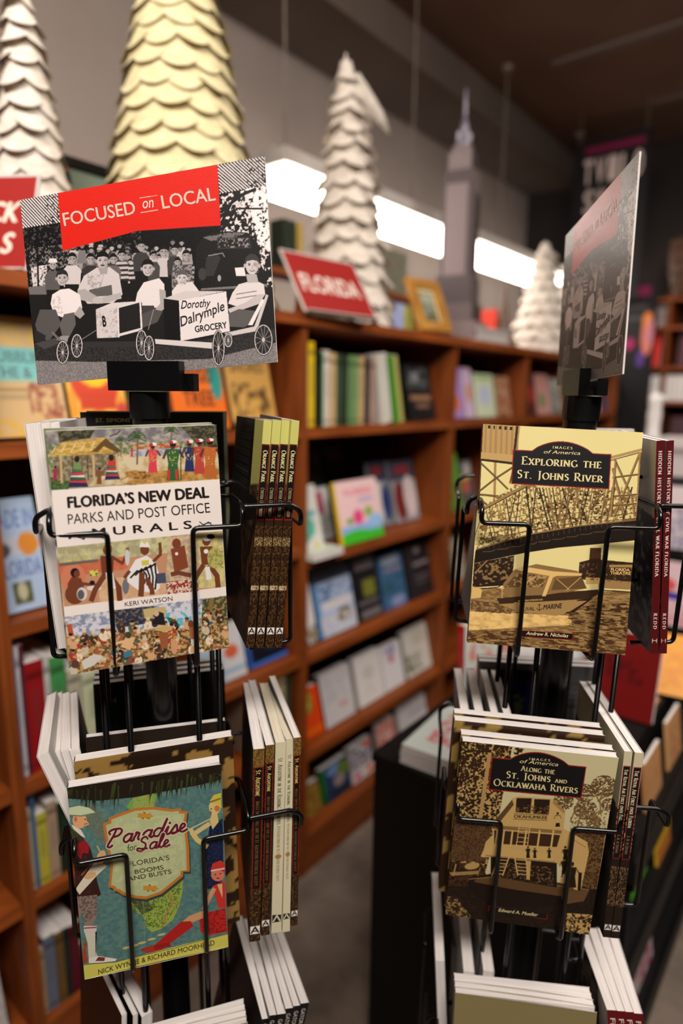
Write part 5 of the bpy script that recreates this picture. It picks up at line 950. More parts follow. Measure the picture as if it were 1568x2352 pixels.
frame('black picture frame behind the sign card, only its corner and green mat showing', (-1.47, q.y + .14, ZT + .002), (-14, 0, 90), .28, (q.z - ZT) * 1.03, .024, M_BLKWOOD, cover_art((126, 140, 124), [('b', .1, .2, .9, .9, (90, 100, 90), 5)]))
# riser with a few things
rz = at_x(877, 668, -1.50).z
r_ = thing('riser_shelf', 'low wooden riser shelf along the back of the bookcase tops', 'shelf', (-1.525, 1.44, ZT))
for y in (0, .97):
    mb = MB(); mb.box((-.055, y, 0.001), (.03, y + .016, rz - ZT - .018)); mb.build('side_panel', M_WOODV, r_)
mb = MB(); mb.box((-.058, -.01, rz - ZT - .0175), (.034, 1.0, rz - ZT)); mb.build('shelf_board', M_WOOD, r_)
ya, yb = at_x(876, 660, -1.49).y, at_x(937, 680, -1.49).y
make_book('storage_box', 'grey-green box standing on the riser behind the gold frame', (-1.525, (ya + yb) / 2, rz + .001), D3((0, 0, 90)), yb - ya, .16, .05, cover_art((124, 124, 104), [('b', 0, 0, 1, 1, (112, 112, 94), 5)]), (110, 110, 92), (196, 176, 130), None, None, cat='box')
for k, (a0, a1, c, cn) in enumerate([(658, 688, (26, 40, 28), 'dark green'), (690, 704, (190, 160, 80), 'golden yellow')]):
    ya, yb = at_x(a0, 600, -1.48).y, at_x(a1, 600, -1.48).y
    make_book('book', '%s book on the riser, above the FLORIDA sign' % cn, (-1.525, (ya + yb) / 2, rz + .001), D3((0, 0, 180)), .06, .15, yb - ya - .001, c, c, c, None)
for k, (a0, a1, pt, c, cn) in enumerate([(886, 908, 690, (206, 190, 166), 'cream'), (909, 934, 696, (160, 176, 220), 'light blue'), (936, 962, 704, (190, 200, 110), 'yellow-green')]):
    ya, yb = at_x(a0, 745, -1.30).y, at_x(a1, 745, -1.30).y
    make_book('book', 'small %s book standing left of the gold frame' % cn, (-1.36, (ya + yb) / 2, ZT + .001), D3((0, 0, 180)), .09, max(.06, at_x(a0, pt, -1.31).z - ZT), yb - ya - .001, c, c, c, None, 'small books left of the gold frame')
# skyscraper model
M_STONE = mat('grey_mauve_model_stone', (150, 132, 128), 0.6, noise=((132, 114, 110), 60, 3, (1, 1, .05)))
def stripes(m, sc=330):
    nt = m.node_tree; b = nt.nodes['Principled BSDF']
    w = nt.nodes.new('ShaderNodeTexWave'); w.bands_direction = 'X'; w.inputs['Scale'].default_value = sc / 10; tc = nt.nodes.new('ShaderNodeTexCoord')
    w2 = nt.nodes.new('ShaderNodeTexWave'); w2.bands_direction = 'Y'; w2.inputs['Scale'].default_value = sc / 10
    mx = nt.nodes.new('ShaderNodeMath'); mx.operation = 'MULTIPLY'; r = nt.nodes.new('ShaderNodeValToRGB'); r.color_ramp.elements[0].color = lin4((70, 58, 60)); r.color_ramp.elements[1].color = lin4((138, 122, 120)); r.color_ramp.elements[1].position = .45
    nt.links.new(tc.outputs['Object'], w.inputs['Vector']); nt.links.new(tc.outputs['Object'], w2.inputs['Vector']); nt.links.new(w.outputs['Fac'], mx.inputs[0]); nt.links.new(w2.outputs['Fac'], mx.inputs[1]); nt.links.new(mx.outputs[0], r.inputs[0]); nt.links.new(r.outputs[0], b.inputs['Base Color'])
stripes(M_STONE)
M_STEEL = mat('brushed_model_steel', (150, 144, 156), 0.4, metal=0.5, noise=((130, 124, 136), 30, 2, (1, 1, 1)))
c = at_x(1046, 785, -1.39); S_ = (c - EYE).dot(_f) / FPX
tw = thing('skyscraper_model', 'tall grey model of an art deco skyscraper with a needle spire', 'model building', (-1.39, c.y, ZT + .001), (0, 0, math.radians(12)))
zz = lambda py: at_x(1058, py, -1.39).z - ZT
def tier(mb, hx, hy, z0, z1, dx=0): mb.box((-hx * S_ + dx * S_, -hy * S_, z0), (hx * S_ + dx * S_, hy * S_, z1))
mb = MB(); tier(mb, 58, 44, 0, zz(745)); tier(mb, 46, 40, zz(745), zz(705)); tier(mb, 40, 36, zz(705), zz(640)); mb.build('base_block', M_STONE, tw)
mb = MB(); tier(mb, 33, 31, zz(640), zz(398)); tier(mb, 24, 34, zz(640), zz(430)); tier(mb, 36, 20, zz(640), zz(450)); mb.build('shaft', M_STONE, tw)
mb = MB(); tier(mb, 25, 23, zz(398), zz(352)); tier(mb, 19, 18, zz(352), zz(336)); mb.build('shoulder', M_STONE, tw)
mb = MB(); mb.lathe([(17 * S_, zz(336)), (15 * S_, zz(322)), (11 * S_, zz(312)), (9.5 * S_, zz(285)), (6 * S_, zz(272)), (4 * S_, zz(262)), (3.6 * S_, zz(225)), (2 * S_, zz(196))], 12); 
for k in range(4):
    a = k * PI / 2 + PI / 4; mb.box((-1.5 * S_, -17 * S_, 0), (1.5 * S_, -9 * S_, zz(300) - zz(336)), M=Matrix.Translation((0, 0, zz(336))) @ Matrix.Rotation(a, 4, 'Z'))
mb.build('spire', M_STEEL, tw)
# low grey stone block row at its foot, lattice tower, red thing
c2 = at_x(1155, 795, -1.42); S2 = (c2 - EYE).dot(_f) / FPX
lt = thing('lattice_tower_model', 'small brown lattice tower model right of the skyscraper', 'model building', (-1.42, c2.y, ZT + .001), (0, 0, .5))
M_BRONZE = mat('aged_bronze_wire', (104, 80, 60), 0.6, metal=0.1, noise=((84, 62, 46), 30, 2, (1, 1, 1)))
Ht = at_x(1155, 655, -1.42).z - ZT; R_b = 40 * S2
leg = lambda k, f: (R_b * (1 - f) ** 1.9 * math.cos(k * PI / 2 + PI / 4) + 0.002 * math.cos(k * PI / 2), R_b * (1 - f) ** 1.9 * math.sin(k * PI / 2 + PI / 4), Ht * f)
for k in range(4):
    mb = MB(); mb.tube([leg(k, f / 8) for f in range(9)], .009, 6, r2=.004); mb.build('leg', M_BRONZE, lt)
mb = MB()
for f in range(8):
    for k in range(4):
        mb.tube([leg(k, f / 8), leg((k + 1) % 4, (f + 1) / 8)], .004, 4); mb.tube([leg((k + 1) % 4, f / 8), leg(k, (f + 1) / 8)], .004, 4); mb.tube([leg(k, (f + .5) / 8), leg((k + 1) % 4, (f + .5) / 8)], .004, 4)
mb.build('cross_bracing', M_BRONZE, lt)
ya = at_x(1126, 770, -1.45).y
make_book('book', 'small red book standing between skyscraper and lattice tower models', (-1.46, ya, ZT + .001), D3((0, 0, 180)), .08, .19, .03, (206, 60, 40), (206, 60, 40), (206, 60, 40), None)
gm = thing('stone_block_model', 'low pale grey model building with columns at the skyscraper\u2019s foot', 'model building', (-1.30, at_x(1110, 780, -1.30).y, ZT + .001), (0, 0, 0))
mb = MB(); mb.box((-.05, -.14, 0), (.05, .17, .012)); mb.box((-.045, -.135, .05), (.045, .165, .062)); mb.box((-.03, -.12, .012), (.03, .15, .05)); mb.build('block', M_WHITEMETAL, gm)
mb = MB()
for k in range(12): mb.tube([(.04, -.125 + k * .025, .012), (.04, -.125 + k * .025, .05)], .004, 8)
mb.build('column_row', M_WHITEMETAL, gm)['kind'] = 'stuff'

# ------------------------------------------------------------------ far end of the shop
bb = thing('bookcase', 'brown wooden cube bookcase against the far wall', 'bookcase', (-1.35, 4.62, 0))
for x in (0, .285, .57, .855, 1.14):
    mb = MB(); mb.box((x, 0, 0), (x + .02, .3, 2.2)); mb.build('side_panel', M_WOODV, bb)
for z in (.1, .5, .9, 1.22, 1.525, 1.745, 2.0, 2.18):
    mb = MB(); mb.box((.0205, -.002, z - .02), (1.139, .288, z)); mb.build('shelf', M_WOOD, bb)
mb = MB(); mb.box((0.0, .289, .05), (1.16, .30, 2.2)); mb.build('back_panel', M_WOODD, bb)
cc = [(206, 200, 190), (214, 206, 160), (196, 190, 180), (190, 190, 186), (206, 196, 186), (206, 176, 130), (170, 160, 190), (206, 200, 196), (196, 190, 190)]
for k, c_ in enumerate(cc):
    make_book('book', 'pale slim book below the red one on the far bookcase, %s from left' % ('first', 'second', 'third', 'fourth', 'fifth', 'sixth', 'seventh', 'eighth', 'ninth')[k], (-1.33 + .0165 + k * .0285, 4.70, 1.5255), D3((0, 0, -90)), .13, .165, .026, c_, c_, plain(4, 20, c_, lambda a: a.P([(.2, .2), (.8, .2), (.8, .6), (.2, .6)], tuple(v * .85 for v in c_))), None, 'row of pale slim books on the far bookcase')
for k in range(6):
    c_ = [(206, 186, 170), (196, 150, 130), (206, 196, 186), (176, 140, 120), (206, 170, 150), (190, 180, 170)][k]
    make_book('book', 'pinkish slim book in the far bookcase, %s from left' % ('first', 'second', 'third', 'fourth', 'fifth', 'sixth')[k], (-1.045 + .02 + k * .03, 4.70, 1.5255), D3((0, 0, -90)), .13, .165, .027, c_, c_, c_, None, 'pinkish slim books on the far bookcase')
make_book('book', 'plain red book facing out on the far bookcase', (-1.19, 4.66, 1.752), D3((-10, 0, 0)), .19, .21, .02, (206, 44, 38), (206, 44, 38), (160, 30, 30), None)
make_book('book', 'grey photo book facing out above the red one on the far bookcase', (-1.18, 4.66, 2.006), D3((-8, 0, 0)), .2, .155, .02, cover_art((110, 96, 96), [('b', 0, 0, 1, 1, (150, 134, 130), 5)]), (60, 50, 50), (60, 50, 50), None)
make_book('book', 'dark book with red spot on the far bookcase, right of the white statue', (-1.15, 4.66, 1.227), D3((-8, 0, 0)), .2, .23, .02, cover_art((70, 70, 72), [('e', .3, .7, .25, .2, (150, 50, 44)), ('b', .3, .1, 1, .6, (90, 92, 92), 5)]), (60, 50, 50), (60, 50, 50), None)
for k in range(2):
    make_book('book', 'dark red book in the right compartments of the far bookcase, %s' % ('upper', 'lower')[k], (-.90, 4.66, (1.752, 1.227)[k]), D3((-8, 0, 0)), .18, .2, .02, cover_art((90, 24, 30), [('b', 0, 0, 1, 1, (60, 60, 66), 5)]), (60, 20, 20), (60, 20, 20), None)
# black display board with magenta print and a costumed figure
pa, pb = at_y(1385, 845, 4.5), at_y(1494, 845, 4.5); top = at_y(1440, 648, 4.5).z
a = cover_art((16, 13, 15), [('r', .3, .06, .85, .18, (110, 20, 60)), ('r', .3, .27, .8, .32, (66, 60, 64)), ('r', .3, .4, .75, .45, (66, 60, 64)), ('e', .5, .72, .12, .07, (150, 24, 84)), ('e', .86, .62, .12, .24, (196, 110, 90)), ('e', .84, .46, .1, .1, (206, 120, 50)), ('e', .9, .6, .06, .16, (170, 110, 130)), ('e', .76, .9, .08, .1, (80, 50, 120))], n=(60, 90))
ds = thing('display_board', 'black display board with magenta print and an orange-pink figure, far end', 'display board', ((pa.x + pb.x) / 2, 4.5, 0))
w_ = pb.x - pa.x; mb = MB(); mb.box((-w_ / 2, 0, .02), (w_ / 2, .03, top)); mb.build('panel', M_BLKWOOD, ds)
mb = MB(); a.put(mb, (-w_ / 2, -.0006, pa.z), (w_, 0, 0), (0, 0, top - pa.z), .0004); mb.build('printed_face', M_SIGNP, ds)
mb = MB(); mb.box((-w_ / 2 - .03, -.08, 0), (w_ / 2 + .03, .12, .02)); mb.build('foot', M_BLKWOOD, ds)
# hanging banner
pa, pb = at_y(1322, 332, 4.3), at_y(1494, 332, 4.3); zb = at_y(1400, 690, 4.3).z; w_ = pb.x - pa.x; h_ = pa.z - zb
a = Art(90, 160, None, (11, 9, 10)); a.P([(.15, .045), (.93, .045), (.93, .085), (.15, .085)], (110, 8, 55))
for k, ch in enumerate('TVILO'): a.T(ch, (.14 + k * .165, .26), (.27 + k * .165, .26), .145, (190, 172, 166), bold=.05)
for k, ch in enumerate('SWAL'): a.T(ch, (.17 + k * .17, .44), (.31 + k * .17, .44), .14, (176, 160, 154), bold=.05)
bn = thing('hanging_banner', 'black banner with large grey letters under a magenta line, hung from the ceiling', 'banner', (pa.x, 4.3, zb))
mb = MB(); mb.box((0, 0, 0), (w_, .012, h_)); mb.build('cloth', M_BLKWOOD, bn)
mb = MB(); a.put(mb, (0, -.0006, 0), (w_, 0, 0), (0, 0, h_), .0006); mb.build('printed_face', M_SIGNP, bn)
for x in (.03, w_ - .03):
    mb = MB(); mb.tube([(x, .006, h_), (x, .006, 3.28 - zb)], .0025, 6); mb.build('cord', M_CABLE, bn)
# woven basket and dark screen on the far bookcase
bs = thing('basket', 'dark brown woven basket on top of the far bookcase', 'basket', (-.95, 4.76, 2.201))
M_BASKET = mat('woven_basket_cane', (110, 66, 34), 0.7, noise=((40, 22, 12), 26, 2, (1, 1, 1)), bump=(80, .6, (1, 1, 4)))
mb = MB(); mb.lathe([(.0, 0), (.12, 0), (.15, .1), (.17, .25), (.165, .33), (.155, .33), (.14, .1), (.11, .01)], 28); 
for z, r in ((.06, .14), (.14, .158), (.22, .168), (.33, .168)): mb.tube([(r * math.cos(t * PI / 14), r * math.sin(t * PI / 14), z) for t in range(29)], .008, 6)
mb.build('woven_body', M_BASKET, bs)

# ------------------------------------------------------------------ the black display table and what lies on it
TX0, TX1, TY0, TY1, TZ = -.718, -.305, 1.0, 2.6, .80
tb = thing('display_table', 'narrow black display table standing between the two racks and beyond', 'display table', ((TX0 + TX1) / 2, TY0, 0))
hw = (TX1 - TX0) / 2; L = TY1 - TY0
mb = MB(); mb.box((-hw, 0, 0), (hw, .02, TZ - .02)); mb.build('end_panel', M_BLKWOOD, tb); mb = MB(); mb.box((-hw, L - .02, 0), (hw, L, TZ - .02)); mb.build('end_panel', M_BLKWOOD, tb)
for x in (-hw, hw - .02):
    mb = MB(); mb.box((x, .0205, 0), (x + .02, L - .0205, TZ - .0205)); mb.build('side_panel', M_BLKWOOD, tb)
mb = MB(); mb.box((-hw - .004, -.004, TZ - .0195), (hw + .004, L, TZ)); mb.build('top_board', M_BLKWOOD, tb)
def flat_book(name, label, loc, yaw, w, h, t, front, spine=(226, 216, 200), **k):
    return make_book(name, label, (loc[0], loc[1], loc[2] + t / 2), D3((-90, 0, yaw)), w, h, t, front, front if not isinstance(front, Art) else spine, spine, None, **k)
scr = cover_art((204, 212, 206), [('b', .2, .2, .9, .8, (206, 120, 120), 5), ('r', .6, .1, .66, .5, (40, 50, 46))], n=(50, 70))
A_ = Vector(at_z(913, 1752, TZ)); 
flat_book('book', 'thick white book lying on the near corner of the black table', (A_.x + .085, A_.y + .010 + .0, TZ + .001), 4, .165, .22, .028, (214, 206, 190))
flat_book('book', 'pale green book with faint red drawing, lying on the thick white one', (A_.x + .085, A_.y + .012, TZ + .030), 5, .16, .218, .012, scr)
# standing red-spined book
p = Vector(at_z(1040, 1640, TZ))
make_book('book', 'pale green hardback with a bright red spine standing on the black table', (p.x + .055, p.y + .06, TZ + .001), D3((-8, 4, 62)), .15, .215, .03, cover_art((196, 206, 196), [('b', .1, .2, .9, .8, (206, 130, 120), 5)]), (190, 200, 190), spine_art(.03, .215, (196, 20, 22), [('FLORIDA', .1, .6, .4, (226, 120, 110), {})], (8, 40)), M_PAPERY)
gr = [(at_z(1185, 1575, TZ), (206, 202, 196), 'white hardback leaning behind the right rack\u2019s wires', -20, .17, .13, 20, [('b', .4, .4, .9, .7, (170, 170, 176), 4)]),
      (at_z(1290, 1600, TZ), (200, 198, 196), 'grey-white book with faint print behind the right rack\u2019s pole', -25, .16, .15, 14, [('r', .3, .4, .8, .5, (160, 160, 164))]),
      (at_z(1405, 1650, TZ), (118, 14, 12), 'dark red book propped on the black table', -12, .165, .20, 2, [('b', .3, .3, .8, .6, (84, 10, 12), 4)]),
      (at_z(1500, 1602, TZ), (232, 156, 18), 'bright orange-yellow book propped beyond the dark red one', -35, .15, .16, 12, [('b', .1, .3, .9, .9, (222, 140, 14), 5)])]
for P_, c_, lb, ln, w, h, yw, els in gr:
    make_book('book', lb, (P_.x, P_.y + .02, TZ + .004), D3((ln, 0, yw)), w, h, .018, cover_art(c_, els), c_, tuple(v * .8 for v in c_), None)
# brown wooden ledge and rests at the table's right edge
for k, (x0, y0, y1, lb) in enumerate([(-.40, 1.50, 1.66, 'tan wooden book rest under the orange book at the table\u2019s edge')]):
    wd = thing('book_rest', lb, 'book rest', (x0, y0, TZ + .001)); mb = MB(); mb.add([(0, 0, 0), (.09, 0, 0), (.09, y1 - y0, 0), (0, y1 - y0, 0), (0, 0, .03), (0, y1 - y0, .03)], [(0, 3, 2, 1), (0, 1, 4), (2, 3, 5), (1, 2, 5, 4), (0, 4, 5, 3)]); mb.build('wedge', mat('pale_tan_wood', (196, 136, 86), .5, noise=((176, 116, 70), 8, 3, (1, 6, 1))), wd)
# magazine holder on the aisle side of the table
mh = thing('magazine_holder', 'black tiered magazine holder on the aisle side of the black table', 'magazine rack', (TX1 + .003, 1.12, 0))
for z in (.1, .40, .66):
    mb = MB(); mb.box((0, 0, z), (.085, 1.2, z + .012)); mb.box((.080, 0, z + .0125), (.085, 1.2, z + .06)); mb.build('tray', M_BLKWOOD, mh)
for y in (0, 1.19):
    mb = MB(); mb.box((0, y, 0), (.0795, y + .01, .78)); mb.build('end_panel', M_BLKWOOD, mh)
mg = [(.66, .30, (196, 140, 90), 'tan card in the upper tier of the magazine holder, by the wooden rest', [('b', 0, 0, 1, 1, (206, 150, 100), 5)], .13, .11),
      (.66, .50, (214, 160, 110), 'second tan card in the upper tier of the magazine holder', [('b', 0, 0, 1, 1, (190, 130, 84), 5)], .13, .12),
      (.40, .24, (40, 36, 34), 'black magazine with green and orange diagonal stripes', [('r', 0, .3, 1, .45, (90, 186, 30)), ('r', 0, .45, 1, .6, (206, 80, 30)), ('r', 0, .6, 1, .72, (90, 190, 30))], .2, .2),
      (.40, .50, (226, 176, 40), 'yellow magazine in the middle tier of the holder', [('r', 0, .8, 1, 1, (200, 120, 60))], .13, .2),
      (.10, .40, (196, 150, 160), 'pink and white magazine in the lowest tier of the holder', [('b', 0, 0, 1, 1, (200, 40, 90), 5), ('b', 0, .6, 1, 1, (206, 200, 196), 5)], .2, .22)]
for z, y, c_, lb, els, w, h in mg:
    make_book('magazine', lb, (TX1 + .003 + .045, 1.12 + y, z + .0135), D3((-8, 0, 90)), w, h, .008, cover_art(c_, els), c_, c_, None)
# white-topped display cabinet with a white statuette, farther right
cb = thing('display_cabinet', 'white display cabinet behind the right rack, statuette on its top', 'cabinet', (.20, 3.3, 0), (0, 0, 0))
"""cab"""
M_WHITEP = mat('white_lacquer', (214, 206, 202), 0.5, noise=((204, 196, 192), 3, 2, (1, 1, 1)))
p0 = at_y(1484, 1060, 3.0); 
cb.location = (p0.x, 3.0, 0)
zt = at_y(1500, 1012, 3.0).z
mb = MB(); mb.box((0, 0, .08), (.9, .45, zt - .03)); mb.build('body', M_WHITEP, cb); mb = MB(); mb.box((-.02, -.02, zt - .0295), (.92, .46, zt)); mb.build('top_board', M_WHITEP, cb); mb = MB(); mb.box((.02, .03, 0), (.88, .43, .0795)); mb.build('plinth', M_BLKWOOD, cb)
st = thing('statuette', 'glossy white bird-like statuette beside the right rack\u2019s top books', 'statuette', (at_y(1497, 1010, 3.1).x, 3.1, zt + .001))
mb = MB(); mb.lathe([(.0, 0), (.03, 0), (.034, .01), (.028, .03), (.027, .07), (.03, .11), (.026, .14), (.03, .16), (.03, .18), (.018, .2), (.004, .21)], 20); mb.tube([(.0, 0, .17), (.03, -.01, .185), (.05, -.015, .17)], .016, 8, r2=.006); mb.build('figure', mat('glazed_porcelain', (232, 226, 222), .2, noise=((226, 220, 216), 5, 1, (1, 1, 1))), st, smooth=True)
# two magazine stands towards the right edge: one on the table, one on the floor beyond it
def mag_stand(label, loc, w_, tiers, zb):
    ms = thing('magazine_stand', label, 'magazine rack', loc)
    top = tiers[-1] + .24
    mb = MB(); mb.add([(0, .06, 0), (w_, .06, 0), (w_, .24, 0), (0, .24, 0), (0, .2, top), (w_, .2, top), (w_, .24, top), (0, .24, top)], [(0, 3, 2, 1), (4, 5, 6, 7), (0, 1, 5, 4), (1, 2, 6, 5), (2, 3, 7, 6), (3, 0, 4, 7)]); mb.build('stand_body', M_BLKWOOD, ms)
    for z in tiers:
        yf = .06 + .14 * z / top
        mb = MB(); mb.box((0.0, yf - .045, z), (w_, yf + .01, z + .008)); mb.box((0, yf - .05, z), (w_, yf - .0455, z + .03)); mb.build('shelf', M_BLKWOOD, ms)
    return lambda k, x, label, c_, els, w=.16, h=.215: make_book('magazine', label, (loc[0] + x, loc[1] + .06 + .14 * tiers[k] / top - .022, loc[2] + tiers[k] + .0085), D3((-7, 0, 0)), w, h, .006, cover_art(c_, els, n=(40, 56)), c_, c_, None)
f = mag_stand('small black two-tier magazine stand on the far part of the display table', (-.70, 2.08, TZ + .001), .385, (.02, .25), 0)
f(1, .295, 'white magazine with a grey flower, upper tier of the table stand', (222, 206, 206), [('b', .1, .3, .9, .9, (150, 146, 170), 5)])
f(0, .295, 'pink magazine with red and blue print, lower tier of the table stand', (232, 200, 204), [('r', .1, .45, .7, .55, (60, 50, 160)), ('e', .4, .35, .2, .1, (222, 90, 80)), ('b', 0, .6, 1, 1, (226, 160, 170), 6)])
f(0, .10, 'light blue magazine beside the pink one on the table stand', (190, 206, 226), [('b', 0, 0, 1, 1, (206, 196, 206), 6)])
f(1, .10, 'lilac magazine beside the white flower magazine', (206, 200, 206), [('b', 0, 0, 1, 1, (160, 150, 180), 6)])
f = mag_stand('black floor-standing magazine stand at the right edge, beyond the display table', (-.36, 2.63, 0), .40, (.05, .30, .55, .80, 1.05), 0)
f(4, .10, 'pale lilac magazine, top tier of the floor stand at the right edge', (206, 196, 210), [('b', 0, .4, 1, 1, (226, 150, 170), 6)])
f(3, .10, 'magenta magazine, second tier of the floor stand at the right edge', (222, 60, 140), [('b', 0, .4, 1, 1, (110, 160, 190), 6)])
f(2, .10, 'blue and yellow-green magazine, third tier of the floor stand', (60, 120, 160), [('r', 0, 0, 1, .3, (176, 190, 40))])
f(1, .10, 'teal and orange magazine, fourth tier of the floor stand', (60, 120, 130), [('r', 0, 0, 1, .4, (206, 110, 50))])
f(0, .10, 'grey-white magazine, lowest tier of the floor stand', (206, 200, 196), [('b', 0, 0, 1, 1, (150, 150, 160), 6)])
# poses of the books that stand in the racks: x y z, turn lean tilt (degrees), width height thickness (metres)
POSES = {
 'FND': [-0.519, 0.3413, 1.2881, 62.33, -1.69, -1.56, 0.152, 0.229, 0.01],
 'PAR': [-0.5338, 0.3396, 0.9317, 57.06, 0.31, -0.65, 0.152, 0.229, 0.012],
 'EXP': [-0.2344, 0.6351, 1.2841, 34.1, -8.65, 2.26, 0.165, 0.235, 0.008],
 'ALO': [-0.2442, 0.6331, 0.9398, 32.15, 3.46, 2.06, 0.165, 0.235, 0.01],
 'OP0': [-0.5336, 0.4649, 1.2887, 147.77, 5.29, 0.48, 0.165, 0.235, 0.0083],
 'OP1': [-0.526, 0.4715, 1.2884, 147.54, 5.14, 0.66, 0.165, 0.235, 0.0085],
 'OP2': [-0.5181, 0.4784, 1.2881, 147.31, 4.9, 0.88, 0.165, 0.235, 0.0087],
 'OP3': [-0.5108, 0.4842, 1.2898, 147.27, 4.62, -0.18, 0.165, 0.235, 0.008],
 'HH0': [-0.1841, 0.7741, 1.2796, 122.76, -4.2, -0.72, 0.152, 0.229, 0.0081],
 'HH1': [-0.1772, 0.7793, 1.2803, 123.37, -4.38, -1.02, 0.152, 0.229, 0.0074],
 'SA0': [-0.5213, 0.4645, 0.9432, 141.79, 1.96, 0.4, 0.165, 0.235, 0.012],
 'SA1': [-0.5203, 0.4753, 0.9432, 144.04, 1.99, 0.27, 0.165, 0.235, 0.0095],
 'SA2': [-0.5084, 0.4839, 0.9447, 142.75, 2.05, 2.61, 0.165, 0.229, 0.0115],
 'SA3': [-0.5026, 0.4876, 0.9434, 145.79, 2.26, 4.04, 0.165, 0.229, 0.0085],
 'SA4': [-0.5041, 0.5034, 0.9442, 145.27, 1.22, 0.62, 0.165, 0.235, 0.0081],
 'RA0': [-0.2007, 0.743, 0.9439, 125.06, 0.34, -0.89, 0.165, 0.235, 0.0085],
 'RA1': [-0.1931, 0.7472, 0.9448, 125.23, 0.71, -1.22, 0.165, 0.235, 0.0093],
 'SGL': [-0.5858, 0.3999, 1.5684, 25.96, -4.67, -4.98, 0.28, 0.1971830985915493, 0.002],
 'SGR': [-0.2589, 0.7648, 1.5678, -57.08, 0.28, -1.47, 0.28, 0.1971830985915493, 0.002],
 'LA0': [-0.6591, 0.3379, 1.2907, -36.9, 3.68, -0.42, 0.152, 0.229, 0.0145],
 'LA1': [-0.655, 0.345, 1.291, -37.92, 3.37, -0.37, 0.152, 0.229, 0.0145],
 'LA2': [-0.6496, 0.3517, 1.2911, -38.73, 3.18, -0.52, 0.152, 0.229, 0.0145],
 'LB0': [-0.6348, 0.3604, 0.9614, -29.12, 17.89, -3.39, 0.165, 0.229, 0.012],
 'LB1': [-0.659, 0.3705, 0.9466, -27.06, 14.84, -2.99, 0.165, 0.229, 0.011],
 'LB2': [-0.6526, 0.3637, 0.9463, -27.0, 11.68, -3.51, 0.165, 0.229, 0.011],
 'LB3': [-0.6508, 0.3602, 0.9442, -27.31, 8.85, -3.65, 0.165, 0.229, 0.011],
 'LC0': [-0.636, 0.3386, 0.6096, -11.8, -3.52, 0.05, 0.152, 0.229, 0.013],
 'LD0': [-0.5581, 0.4289, 0.6058, 150.87, 12.64, -3.11, 0.152, 0.229, 0.0105],
 'LD1': [-0.5401, 0.4259, 0.6054, 149.66, 13.64, 0.94, 0.152, 0.229, 0.0105],
 'LD2': [-0.5346, 0.4438, 0.6056, 148.48, 11.71, -0.42, 0.152, 0.229, 0.0105],
 'LD3': [-0.5295, 0.4502, 0.6055, 149.22, 12.1, 0.48, 0.152, 0.229, 0.0105],
 'LD4': [-0.5248, 0.456, 0.6054, 149.68, 12.53, 0.7, 0.152, 0.229, 0.0105],
 'LD5': [-0.5176, 0.4596, 0.6053, 150.51, 12.87, 1.52, 0.152, 0.229, 0.0105],
 'RD0': [-0.1372, 0.7246, 0.6044, 120.63, -5.97, 11.04, 0.152, 0.229, 0.0115],
 'RD1': [-0.126, 0.7351, 0.6044, 119.14, -7.05, 10.39, 0.152, 0.229, 0.0115],
 'RD2': [-0.1147, 0.7456, 0.6044, 117.99, -8.21, 9.76, 0.152, 0.229, 0.0115],
 'RD3': [-0.1065, 0.7548, 0.6046, 116.95, -8.46, 8.72, 0.152, 0.229, 0.0115],
}
def pose(k, **kw):
    p = POSES[k]; return dict(loc=p[:3], rot=D3((p[4], p[5], p[3])), w=p[6], h=p[7], t=p[8], **kw)

